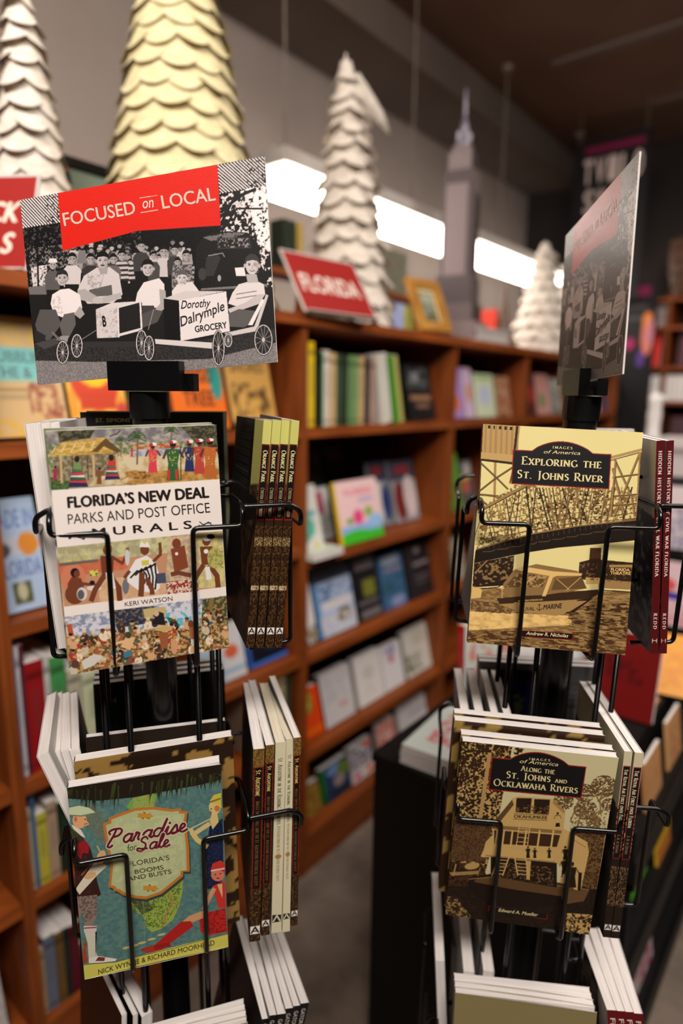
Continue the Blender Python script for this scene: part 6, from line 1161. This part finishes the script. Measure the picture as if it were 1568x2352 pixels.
# ------------------------------------------------------------------ the two wire book racks
TIERS = (1.42, 1.08, 0.74, 0.40)
def rack(pole, az, label, lean=0.0, shift=0.0):
    r = thing('book_rack', label, 'book rack', (pole[0], pole[1], 0), (0, 0, math.radians(az)))
    mb = MB(); mb.lathe([(0.0, 0.012), (0.20, 0.012), (0.21, 0.02), (0.205, 0.03), (0.05, 0.045), (0.03, 0.06)], 40); mb.build('base', M_BLACK, r, smooth=False)
    lx, ly = lean
    P = lambda z: (lx * (z - 1.2), ly * (z - 1.2), z)
    mb = MB(); mb.tube([P(0.05), P(1.50)], 0.0175, 48); mb.build('pole', M_BLACK, r)
    mb = MB(); mb.tube([P(1.485), P(1.522)], 0.0188, 48); mb.tube([P(1.522), P(1.55)], 0.0212, 48); mb.build('collar', M_BLACK, r)
    R_ = 0.0028; s_ = 0.062; q = 0.036
    for k in range(4):
        a = k * PI / 2; T = lambda x, y, z: (x * math.cos(a) - y * math.sin(a) + lx * (z - 1.2), x * math.sin(a) + y * math.cos(a) + ly * (z - 1.2), z)
        for x in (-q, q):
            mb = MB(); mb.tube([T(x, -s_, 0.06), T(x, -s_, 1.47)], 0.0032, 8); mb.build('upright_wire', M_WIRE, r, smooth=True)
    for z in (0.075, 0.33, 0.67, 1.01, 1.35, 1.465):
        mb = MB(); pts = []
        for k in range(5):
            a = k * PI / 2; 
            for x in ((-s_, s_) if k < 4 else (-s_,)):
                pts.append((x * math.cos(a) + s_ * math.sin(a) + lx * (z - 1.2), x * math.sin(a) - s_ * math.cos(a) + ly * (z - 1.2), z))
        mb.tube(pts, 0.0022, 6, bend=0.006); 
        mb.tube([P(z), (lx * (z - 1.2) + s_, ly * (z - 1.2), z)], 0.0022, 6); mb.tube([P(z), (lx * (z - 1.2) - s_, ly * (z - 1.2), z)], 0.0022, 6)
        mb.build('ring_wire', M_WIRE, r, smooth=True)
    d = 0.108
    for zi, z in enumerate(TIERS):
        zb = z - 0.143
        for k in range(4):
            a = k * PI / 2; sh = shift[k]
            T = lambda x, y, zz: ((x + sh[0]) * math.cos(a) - (y + sh[1]) * math.sin(a) + lx * (zz - 1.2), (x + sh[0]) * math.sin(a) + (y + sh[1]) * math.cos(a) + ly * (zz - 1.2), zz)
            pk = None
            for sx in (-1, 1):
                mb = MB(); st = [T(sx * s_, -q, z + 0.02), T(sx * 0.087, -q - .004, z + 0.02)] if k % 2 == 0 else [T(sx * 0.088, -sh[2] - sh[1], z + 0.0205), T(sx * 0.088, -sh[2] - sh[1] - .002, z + 0.021)]
                mb.tube(st + [T(sx * 0.088, -d + 0.012, z + 0.021), T(sx * 0.088, -d, z + 0.014), T(sx * 0.088, -d, z), T(sx * 0.039, -d, z), T(sx * 0.039, -d, zb), T(sx * 0.037, -s_, zb - 0.004)], 0.0026, 8, bend=0.006)
                mb.build('pocket_wire', M_WIRE, r, smooth=True)
    return r
rack((-0.597, 0.403), 57, 'black wire book rack holding the painted-murals paperback and the golfer-and-map paperback', (0, 0), [(-.006, .003), (-.026, -.031, .082), (0, 0), (0, 0, .086)])
rack((-0.262, 0.745), 33, 'black wire book rack holding the sepia bridge and steamboat paperbacks', (0.03, 0.015), [(-0.03, -0.01), (-0.015, -0.006, .062), (0, 0), (-0.022, -0.02, .105)])

# sign cards and their holders
A_SIGN = art_sign(); SIGN_FACE = []
def sign_card(label, key):
    p = POSES[key]; w, h, t = p[6], p[7], 0.0016
    r = thing('sign_card', label, 'sign', p[:3], D3((p[4], p[5], p[3])), 'local interest sign cards on the book racks')
    mb = MB(); mb.box((-w / 2, -t / 2, 0), (w / 2, t / 2, h), (228, 222, 216)); mb.build('card', M_PAPER, r)
    if SIGN_FACE:
        o = SIGN_FACE[0].copy(); COL.objects.link(o); o.parent = r
    else:
        mb = MB(); A_SIGN.put(mb, (-w / 2, -t / 2 - 0.00015, 0), (w, 0, 0), (0, 0, h), 0.00012); SIGN_FACE.append(mb.build('printed_face', M_SIGN, r))
    return r
sign_card('red-bannered sign card with a soapbox cart photograph, facing out above the painted-murals paperback', 'SGL')
sign_card('red-bannered sign card turned nearly edge-on, shining with glare above the bridge book', 'SGR')
def holder(label, key, blk):
    """a slotted block on a round socket that grips the lower edge of the card"""
    p = POSES[key]
    r = thing('sign_holder', label, 'sign holder', (blk[0], blk[1], 1.551), D3((0, 0, p[3])), 'sign holders on top of the racks')
    mb = MB(); w, z0, z1 = 0.042, 0.0, 0.028
    mb.box((-w, -0.015, z0), (w - .002, -0.003, z1 + .002), (10, 10, 11)); mb.box((-w, 0.003, z0), (w + .005, 0.015, z1 - .010), (10, 10, 11)); mb.box((-w, -0.003, z0), (w, 0.003, z0 + 0.006), (10, 10, 11))
    mb.build('slotted_block', M_BLACK, r)
    return r
holder('black slotted plastic block gripping the sign card above the painted-murals paperback', 'SGL', (-0.586, 0.399))
holder('black slotted plastic block under the edge-on sign card', 'SGR', (-0.262, 0.772))

# ---- books in the left rack
def lines(a, x0, x1, y0, y1, n, c, wd=.0012):
    rs = random.Random(n)
    for k in range(n):
        y = y0 + (y1 - y0) * k / max(1, n - 1)
        if k % 6 == 5: continue
        x = x0
        while x < x1:
            l = rs.uniform(.004, .012); a.S([(x, y), (min(x + l, x1), y)], wd, c); x += l + .0022
    return a
A_MUR = art_murals(); A_PAR = art_paradise(); A_BRI = art_bridge(); A_STE = art_steamer()
P_ = pose('FND'); make_book('paperback_book', 'white paperback with three painted mural bands, top front pocket of its rack', front=A_MUR, spine=(222, 214, 208), back=(220, 214, 208), **P_)
def behind(k, dy, dx=0, dz=0):
    """pose of a book standing dy further in than book k in the same pocket"""
    p = list(POSES[k]); M = Euler(D3((p[4], p[5], p[3]))).to_matrix(); v = M @ Vector((dx, dy, dz)); return [p[0] + v.x, p[1] + v.y, p[2] + v.z] + p[3:]
def bk(k, dy, t=None, dx=0, dz=0, rot=(0, 0, 0), **kw):
    p = behind(k, dy, dx, dz); return dict(loc=p[:3], rot=D3((p[4] + rot[0], p[5] + rot[1], p[3] + rot[2])), w=kw.pop('w', p[6]), h=kw.pop('h', p[7]), t=t or p[8], **kw)
def band(a):
    a.P([(0, .26), (1, .26), (1, 1), (0, 1)], (224, 216, 208)); a.B([(0, 0), (1, 0), (1, .26), (0, .26)], (110, 120, 80), (150, 150, 130), 6, .5, 3); a.B([(0, .52), (1, .52), (1, .78), (0, .78)], (188, 130, 96), (150, 120, 90), 6, .5, 4); a.B([(0, .8), (1, .8), (1, 1), (0, 1)], (180, 150, 100), (90, 80, 60), 5, .5, 5)
make_book('paperback_book', 'second murals paperback, only its top and left edges showing behind the front copy', front=plain(30, 44, (220, 214, 206), band), spine=(222, 214, 208), **bk('FND', .0118, dx=-.0018, dz=.002))
make_book('paperback_book', 'teal paperback with a golfer, two women and a map under thatch', front=A_PAR, spine=(40, 30, 26), back=(190, 190, 150), flare=0.006, **pose('PAR'))
def dark_sepia(a): a.B([(0, 0), (1, 0), (1, 1), (0, 1)], (150, 116, 60), (38, 24, 14), 7, .56, 8)
make_book('paperback_book', 'paperback with dark sepia cover standing directly behind the golfer-and-map one', front=plain(60, 90, (40, 26, 16), dark_sepia, ss=1), spine=(44, 30, 18), **bk('PAR', .022, .014, dx=.011, dz=.004, rot=(-2, 0, 0), w=.165, h=.235))
make_book('paperback_book', 'white-backed paperback whose pale corner rises behind the sepia one', front=(40, 30, 24), back=(214, 208, 202), spine=(60, 40, 30), **bk('PAR', .042, .008, dx=.006, dz=.008, rot=(-5, 2, 0), w=.152, h=.235))
# Orange Park: four spines with a dark back cover
def op_spine(t, h):
    def fn(a, t, h):
        a.P([(0, 0), (t, 0), (t, h * .12), (0, h * .12)], (196, 194, 108)); a.P([(0, h * .11), (t, h * .11), (t, h), (0, h)], (44, 26, 14)); a.B([(0, h * .45), (t, h * .45), (t, h), (0, h)], (88, 58, 26), (34, 20, 12), 5, .55, 4)
        a.P([(t * .0, h * .1), (t * .95, h * .1), (t * .95, h * .425), (0, h * .425)], (130, 30, 22)); a.P([(t * .08, h * .104), (t * .87, h * .104), (t * .87, h * .42), (t * .08, h * .42)], (14, 11, 11))
        a.B([(0, h * .5), (t, h * .5), (t, h * .54), (0, h * .54)], (216, 190, 130), (60, 40, 22), 2, .6, 5); a.B([(0, h * .715), (t, h * .715), (t, h * .735), (0, h * .735)], (226, 206, 160), (60, 40, 22), 2, .45, 6); badge(a, t, h * .905)
    return spine_art(t, h, (44, 26, 14), [('Orange Park', .125, .262, .52, (214, 206, 150), dict(font='rom', weight=1.2)), ('Cynthia Cheatwood', .285, .41, .42, (160, 150, 110), dict(font='rom', weight=1.1, small=.9))], (26, 360), fn)
def op_back(a):
    a.P([(0, 0), (.0, 0), (.27, 0), (.27, .36), (0, .36)], (196, 194, 108)); a.P([(.27, 0), (1, 0), (1, .38), (.27, .36)], (12, 11, 11)); a.P([(0, .3), (1, .36), (1, 1), (0, 1)], (24, 15, 10)); a.B([(0, .42), (.5, .5), (.3, .8), (0, .7)], (96, 62, 28), (40, 24, 14), 9, .5, 2, soft=.3); a.B([(0, .72), (.4, .75), (.4, 1), (0, 1)], (70, 46, 24), (26, 16, 10), 5, .55, 3); a.B([(.0, .27), (.3, .3), (.3, .34), (0, .34)], (50, 34, 18), (140, 120, 60), 4, .4, 4)
    for k in range(15): a.S([(.36, .06 + k * .019), (.9, .06 + k * .019)], .004, (64, 58, 44))
def flipx(fn):
    def g(a): fn(a); a.img = a.img[:, ::-1].copy(); a.txt = []
    return g
A_OPB = plain(90, 130, (20, 14, 10), flipx(op_back))
for i in range(4):
    p = POSES['OP%d' % i]
    make_book('paperback_book', 'brown and yellow-green paperback spine, %s' % ('nearest the painted-murals paperback', 'second from the painted-murals paperback', 'third from the painted-murals paperback', 'outermost, farthest from the painted-murals paperback')[i], front=(120, 90, 40), back=A_OPB, spine=op_spine(p[8], p[7]), group='brown and yellow-green spines in the top side pocket', **pose('OP%d' % i))
# St. Augustine spines
def sa_spine(t, h, seed):
    def fn(a, t, h):
        a.B([(0, 0), (t, 0), (t, h), (0, h)], (98, 66, 26), (40, 24, 14), 6, .58, seed); a.B([(0, 0), (t, 0), (t, h * .09), (0, h * .09)], (130, 100, 46), (92, 64, 28), 6, .5, seed + 1)
        a.P([(t * .1, h * .09), (t * .92, h * .09), (t * .92, h * .72), (t * .1, h * .72)], (130, 28, 20)); a.P([(t * .2, h * .094), (t * .82, h * .094), (t * .82, h * .716), (t * .2, h * .716)], (18, 12, 11)); badge(a, t, h * .915)
    return spine_art(t, h, (44, 28, 16), [('St. Augustine', .105, .235, .44, (214, 186, 110), dict(font='rom', weight=1.3)), ('Maggi Smith Hall and the St. Augustine Historical Society', .26, .7, .32, (124, 92, 50), dict(font='rom', small=.9))], (26, 360), fn)
def rt_spine(t, h):
    def fn(a, t, h):
        a.E(t * .5, h * .59, t * .3, h * .012, (176, 120, 60)); s_ = t * .42; y = h * .9; a.P([(t / 2 - s_, y), (t / 2 + s_, y + s_ * .2), (t / 2 + s_, y + s_ * 2), (t / 2 - s_, y + s_ * 2)], (30, 28, 24)); a.S([(t / 2 - s_ * .8, y + s_ * 1.8), (t / 2, y + s_ * .3), (t / 2 + s_ * .8, y + s_ * 1.8)], s_ * .34, (214, 208, 180))
    return spine_art(t, h, (206, 200, 168), [('St. Augustine in the Roaring Twenties', .08, .42, .42, (70, 58, 40), dict(font='rom')), ('Beth Rogero Bowen and the St. Augustine Historical Society', .43, .72, .3, (150, 124, 84), dict(font='rom', small=.9))], (26, 360), fn)
LB = ('thick brown paperback spine with a red-edged title strip, nearest the rack pole', 'brown paperback spine with title strip, touching the thicker cream one', 'cream paperback spine, the thicker of two, among brown ones', 'cream paperback spine, the thinner of two, among brown ones', 'slim brown paperback spine at the outer end beyond the cream ones')
for i in range(5):
    p = POSES['SA%d' % i]; cr = i in (2, 3)
    make_book('paperback_book', LB[i], front=(206, 200, 168) if cr else (60, 40, 22), back=(14, 12, 11) if not cr else (206, 200, 168), spine=rt_spine(p[8], p[7]) if cr else sa_spine(p[8], p[7], 3 + i), paper=M_PAPERY if cr else M_PAPER, group='local history paperbacks in the second side pocket', **pose('SA%d' % i))

def rk(R_, lx, ly, z, yaw=0):
    (px, py), az = R_; a = math.radians(az)
    return (px + lx * math.cos(a) - ly * math.sin(a), py + lx * math.sin(a) + ly * math.cos(a), z)
RL = ((-0.597, 0.403), 57); RR = ((-0.262, 0.745), 33)
def side_book(R_, side, depth, across, z, w, h, t, lean, label, front, back, spine, group=None, paper=None, yaw=0, tilt=0, curl=0, flare=0, name='paperback_book'):
    """side F/R/B/L; depth = distance from the pole outward to the book's middle, across = along the pocket"""
    k = 'FRBL'.index(side); a = k * 90
    ca, sa = math.cos(math.radians(a)), math.sin(math.radians(a)); lx, ly = across * ca + depth * sa, across * sa - depth * ca
    return make_book(name, label, rk(R_, lx, ly, z), D3((lean, tilt, R_[1] + a + yaw)), w, h, t, front, back, spine, paper, group, curl=curl, flare=flare)
SP = random.Random(5)
# left pocket, top tier: thick white paperbacks, fore edges showing
for i, k in enumerate(('LA2', 'LA1', 'LA0')):
    make_book('paperback_book', 'thick paperback with white page edges left of the painted-murals one, %s' % ('innermost', 'middle of the three', 'outermost')[i], front=(224, 218, 212), back=(222, 216, 210), spine=(220, 214, 208), group='thick white paperbacks in the top left pocket', **pose(k))
# back pocket, top tier: black backs
def st_simons(a):
    a.T('ST. SIMONS ISLAND', (.04, .06), (.42, .06), .018, (150, 130, 90)); a.P([(.0, .0), (.1, .0), (.1, .3), (0, .3)], (12, 12, 11))
for i, (dp, c) in enumerate([(.078, (14, 13, 13)), (.09, (122, 130, 104))]):
    side_book(RL, 'B', dp, -.006 if i == 0 else -.012, 1.291 + .001 * i, .165, .235, .011, 2, ('black-backed paperback peeping over the painted-murals one behind the pole', 'grey-green paperback behind the black-backed one on the far side')[i], c, plain(60, 90, (12, 12, 12), lambda a: (lines(a, .1, .9, .1, .8, 30, (60, 56, 50), .004), a.T('ST. SIMONS ISLAND', (.1, .05), (.5, .05), .02, (170, 150, 100))) and None) if i == 0 else c, c, None)
# left pocket, second tier: four splayed paperbacks
for i, k in enumerate(('LB3', 'LB2', 'LB1', 'LB0')):
    c = (14, 210, 206, 214)[i]
    make_book('paperback_book', 'splayed paperback with grey-white page edges left of the golfer-and-map one, %s' % ('innermost', 'second from inside', 'third from inside', 'outermost')[i], front=(c, c, c), back=(14, 13, 13) if i == 0 else (200, 196, 190), spine=(60, 56, 50), group='splayed paperbacks in the second left pocket', **pose(k))
# back pocket, second tier
for i, dp in enumerate([.078, .09, .103]):
    side_book(RL, 'B', dp, .0, .950, .165, .235, .0105, 3 + i, 'black-backed paperback with white page tops behind the pole, %s' % ('nearest the pole', 'middle one', 'farthest')[i], (90, 84, 60), plain(60, 90, (13, 13, 13), lambda a: (lines(a, .1, .9, .1, .8, 34, (36, 34, 32), .004), a.T('H', (.1, .12), (.16, .12), .03, (150, 120, 60))) and None), (14, 13, 13), 'black-backed paperbacks behind the left rack\u2019s pole')
# third tier
for i, dy in enumerate((0, -.0175, -.034)):
    make_book('paperback_book', 'black paperback below the golfer-and-map one, %s' % ('its page block showing', 'middle one', 'outermost, pale scrawl down its cover')[i], front=(16, 13, 12), back=plain(40, 60, (15, 12, 11), lambda a: (a.S([(.3, .1), (.26, .2), (.34, .3), (.28, .42), (.36, .55), (.3, .7)], .03, (120, 112, 104)), a.S([(.7, .0), (.72, 1)], .05, (170, 150, 120))) and None), spine=(30, 24, 22), group='black paperbacks low in the left rack', **bk('LC0', dy * .7, t=(.013, .006, .006)[i], dx=-.004 * i, dz=.004 * i))
for i in range(3):
    side_book(RL, 'F', .088 + .012 * i, 0, .606, .152, .229, .011, -1 - i, 'paperback with white page tops below the golfer-and-map one, %s' % ('nearest the pole', 'middle', 'frontmost')[i], (150, 140, 110), (206, 200, 196), (120, 110, 90), 'paperbacks in the third front pocket', flare=.004)
def gator(t, h):
    return spine_art(t, h, (12, 12, 13), [('GATOR', .03, .12, .5, (196, 190, 180), dict(bold=.01)), ('TALES', .14, .24, .5, (196, 190, 180), {})], (16, 120))
for i in range(6):
    make_book('paperback_book', 'black-spined paperback with white page tops under the cream spines, %s' % ('nearest the pole', 'second from the pole', 'third from the pole', 'fourth from the pole', 'fifth from the pole', 'outermost')[i], front=(14, 14, 14), back=(20, 20, 20), spine=gator(.0105, .229), group='six black-spined paperbacks low in the left rack', **pose('LD%d' % i))
# ---- books in the right rack
make_book('paperback_book', 'sepia paperback with a steel bridge and speedboat on its cover', front=A_BRI, spine=(60, 34, 18), back=(180, 160, 100), **pose('EXP'))
make_book('paperback_book', 'thin paperback, only its upper edge showing behind the bridge book', front=(60, 40, 22), back=(20, 18, 16), spine=(90, 60, 30), **bk('EXP', .0105, dx=.002, dz=.001))
make_book('paperback_book', 'sepia paperback with a docked steamboat on its cover, frontmost copy', front=A_STE, spine=(60, 40, 22), back=(20, 16, 12), **pose('ALO'))
def foli(a): a.B([(0, 0), (1, 0), (1, 1), (0, 1)], (160, 130, 70), (50, 30, 16), 6, .55, 6)
for i, (dy, dx, dz) in enumerate([(.0115, -.001, .001), (.0255, -.008, .008), (.0375, -.008, .009)]):
    make_book('paperback_book', 'copy of the steamboat paperback stacked behind the front one, %s' % ('directly behind it', 'third from the front', 'farthest back')[i], front=plain(40, 60, (60, 40, 20), foli, ss=1), spine=(70, 46, 24), back=(20, 16, 12), group='steamboat paperbacks behind the front copy', **bk('ALO', dy, .0105, dx=dx, dz=dz, rot=(-.4 * i, 0, 0)))
def hh_spine(t, h):
    def fn(a, t, h):
        y = h * .925; a.S([(t * .25, y), (t * .25, y + t * .6)], t * .09, (214, 196, 186)); a.S([(t * .75, y), (t * .75, y + t * .6)], t * .09, (214, 196, 186)); a.S([(t * .2, y + t * .25), (t * .8, y + t * .25)], t * .09, (214, 196, 186))
    return spine_art(t, h, (84, 14, 18), [('HIDDEN HISTORY OF CIVIL WAR FLORIDA', .045, .625, .42, (224, 210, 202), dict(font='rom', weight=1.35, track=.12)), ('REDD', .80, .878, .42, (224, 210, 202), dict(font='rom', weight=1.3, track=.3))], (24, 340), fn)
def hh_back(a):
    a.P([(0, 0), (1, 0), (1, 1), (0, 1)], (196, 190, 178)); a.B([(0, .35), (1, .3), (1, 1), (0, 1)], (24, 22, 22), (150, 146, 138), 9, .36, 4, soft=.2); a.B([(0, .75), (1, .8), (1, 1), (0, 1)], (96, 92, 88), (40, 38, 36), 7, .5, 5)
    for k in range(9): a.S([(.3, .12 + k * .036), (.9, .12 + k * .036)], .008, (90, 84, 80))
A_HHB = plain(80, 120, (200, 196, 188), flipx(hh_back))
for i in range(2):
    p = POSES['HH%d' % i]
    make_book('paperback_book', 'dark red paperback spine beside the bridge cover, %s' % ('the inner of two', 'the outer of two')[i], front=(90, 80, 76), back=A_HHB, spine=hh_spine(p[8], p[7]), group='dark red history paperbacks in the right rack', **pose('HH%d' % i))
def ra_spine(t, h):
    def fn(a, t, h):
        a.P([(0, h * .5), (t, h * .42), (t, h), (0, h)], (34, 22, 16)); a.B([(0, h * .28), (t, h * .28), (t, h * .55), (0, h * .55)], (40, 26, 18), (190, 176, 130), 7, .45, 5); a.B([(0, h * .6), (t, h * .6), (t, h * .82), (0, h * .82)], (120, 90, 56), (34, 22, 16), 5, .55, 6)
        a.P([(t * .1, h * .075), (t * .95, h * .075), (t * .95, h * .56), (t * .1, h * .56)], (130, 28, 24)); a.P([(t * .18, h * .079), (t * .87, h * .079), (t * .87, h * .556), (t * .18, h * .556)], (18, 14, 14)); badge(a, t, h * .925)
    return spine_art(t, h, (206, 196, 160), [('The Royal Air Force over Florida', .09, .39, .46, (214, 206, 170), dict(font='rom', weight=1.25)), ('A. M. de Quesada', .43, .53, .36, (140, 120, 90), dict(font='rom'))], (26, 340), fn)
def ra_back(a): a.P([(0, 0), (1, 0), (1, 1), (0, 1)], (206, 196, 160)); a.B([(0, .3), (1, .2), (1, 1), (0, 1)], (22, 16, 13), (60, 44, 30), 9, .4, 4)
A_RAB = plain(60, 90, (200, 190, 150), flipx(ra_back), ss=1)
for i in range(2):
    p = POSES['RA%d' % i]
    make_book('paperback_book', 'cream-topped dark spine beside the steamboat cover, %s' % ('the inner of two', 'the outer of two')[i], front=(120, 100, 60), back=A_RAB, spine=ra_spine(p[8], p[7]), group='cream-topped dark spines in the right rack', **pose('RA%d' % i))
# left pocket top: one thin grey book
side_book(RR, 'L', .108, .0, 1.279, .14, .13, .008, -6, 'thin grey-covered paperback, a sliver left of the bridge book', (120, 116, 114), (112, 108, 106), (200, 196, 190), None)
side_book(RR, 'B', .075, -.012, 1.274, .165, .236, .01, 1, 'white-paged paperback peeping above the bridge book on the far side', (160, 150, 140), (206, 200, 192), (200, 196, 190), None)
for i, (dp, ln, t) in enumerate([(.066, -1, .0095), (.077, 0, .009), (.089, 1.5, .0105), (.102, 2.5, .0105)]):
    side_book(RR, 'L', dp, .006, .948, .152, .229, t, ln, 'cream-paged paperback behind the steamboat stack, %s' % ('nearest the pole', 'second from the pole', 'third from the pole', 'outermost of the four')[i], (150, 146, 142) if i < 3 else (70, 68, 66), (190, 186, 180), (160, 150, 140), 'page-edge paperbacks in the right rack\u2019s second tier')
def chat(a):
    a.P([(.04, .05), (.5, .05), (.5, .9), (.04, .9)], (16, 18, 22)); a.P([(.1, .1), (.44, .1), (.44, .5), (.1, .5)], (24, 34, 84)); a.B([(.16, .2), (.4, .2), (.36, .6), (.2, .6)], (130, 130, 96), None, 5, .5, 3); lines(a, .56, .94, .12, .9, 24, (60, 60, 62), .006)
for i in range(2):
    side_book(RR, 'B', .076 + i * .013, 0, .950, .165, .235, .011, 2, 'paperback with a small blue picture behind the right rack\u2019s pole, %s' % ('the nearer', 'the farther')[i], (120, 120, 120), plain(60, 90, (120, 120, 122), chat), (190, 186, 180), 'paperbacks behind the right rack\u2019s pole')
for i, (dp, ln) in enumerate([(.076, -2), (.093, 0), (.113, 4)]):
    side_book(RR, 'L', dp, -.004 + .004 * i, .605, .152, .229 + (.016 if i == 2 else 0), (.014, .014, .012)[i], ln, 'thick grey-white paperback low in the right rack, %s' % ('nearest the pole', 'middle', 'outermost')[i], (200, 196, 192), (196, 192, 188), (120, 110, 100), 'thick paperbacks low in the right rack')
for i in range(3):
    side_book(RR, 'F', .086 + .012 * i, -.03, .606, .165, .229, .011, -i, 'olive paperback at the foot of the right rack, %s' % ('nearest the pole', 'middle', 'frontmost')[i], (140, 126, 84), (206, 200, 196), (120, 110, 70), 'olive paperbacks in the third front pocket', flare=.006)
def flo(t, h): return spine_art(t, h, (96, 16, 20), [('FLORIDA GHOSTS', .04, .5, .5, (214, 200, 190), dict(bold=.01))], (16, 120))
def fol2(a): a.P([(0, 0), (1, 0), (1, 1), (0, 1)], (206, 202, 196)); a.B([(.3, 0), (1, 0), (1, 1), (.45, 1)], (40, 50, 26), (150, 146, 130), 7, .42, 3)
A_FL = plain(50, 76, (200, 196, 190), flipx(fol2), ss=1)
for i in range(4):
    make_book('paperback_book', 'dark red spine with white page tops low in the right rack, %s' % ('nearest the pole', 'second from the pole', 'third from the pole', 'outermost')[i], front=(140, 130, 110), back=A_FL, spine=flo(.0115, .229), group='four dark red spines low in the right rack', **pose('RD%d' % i))
#flo(.0118, .229), 'four dark red spines low in the right rack', curl=.004)
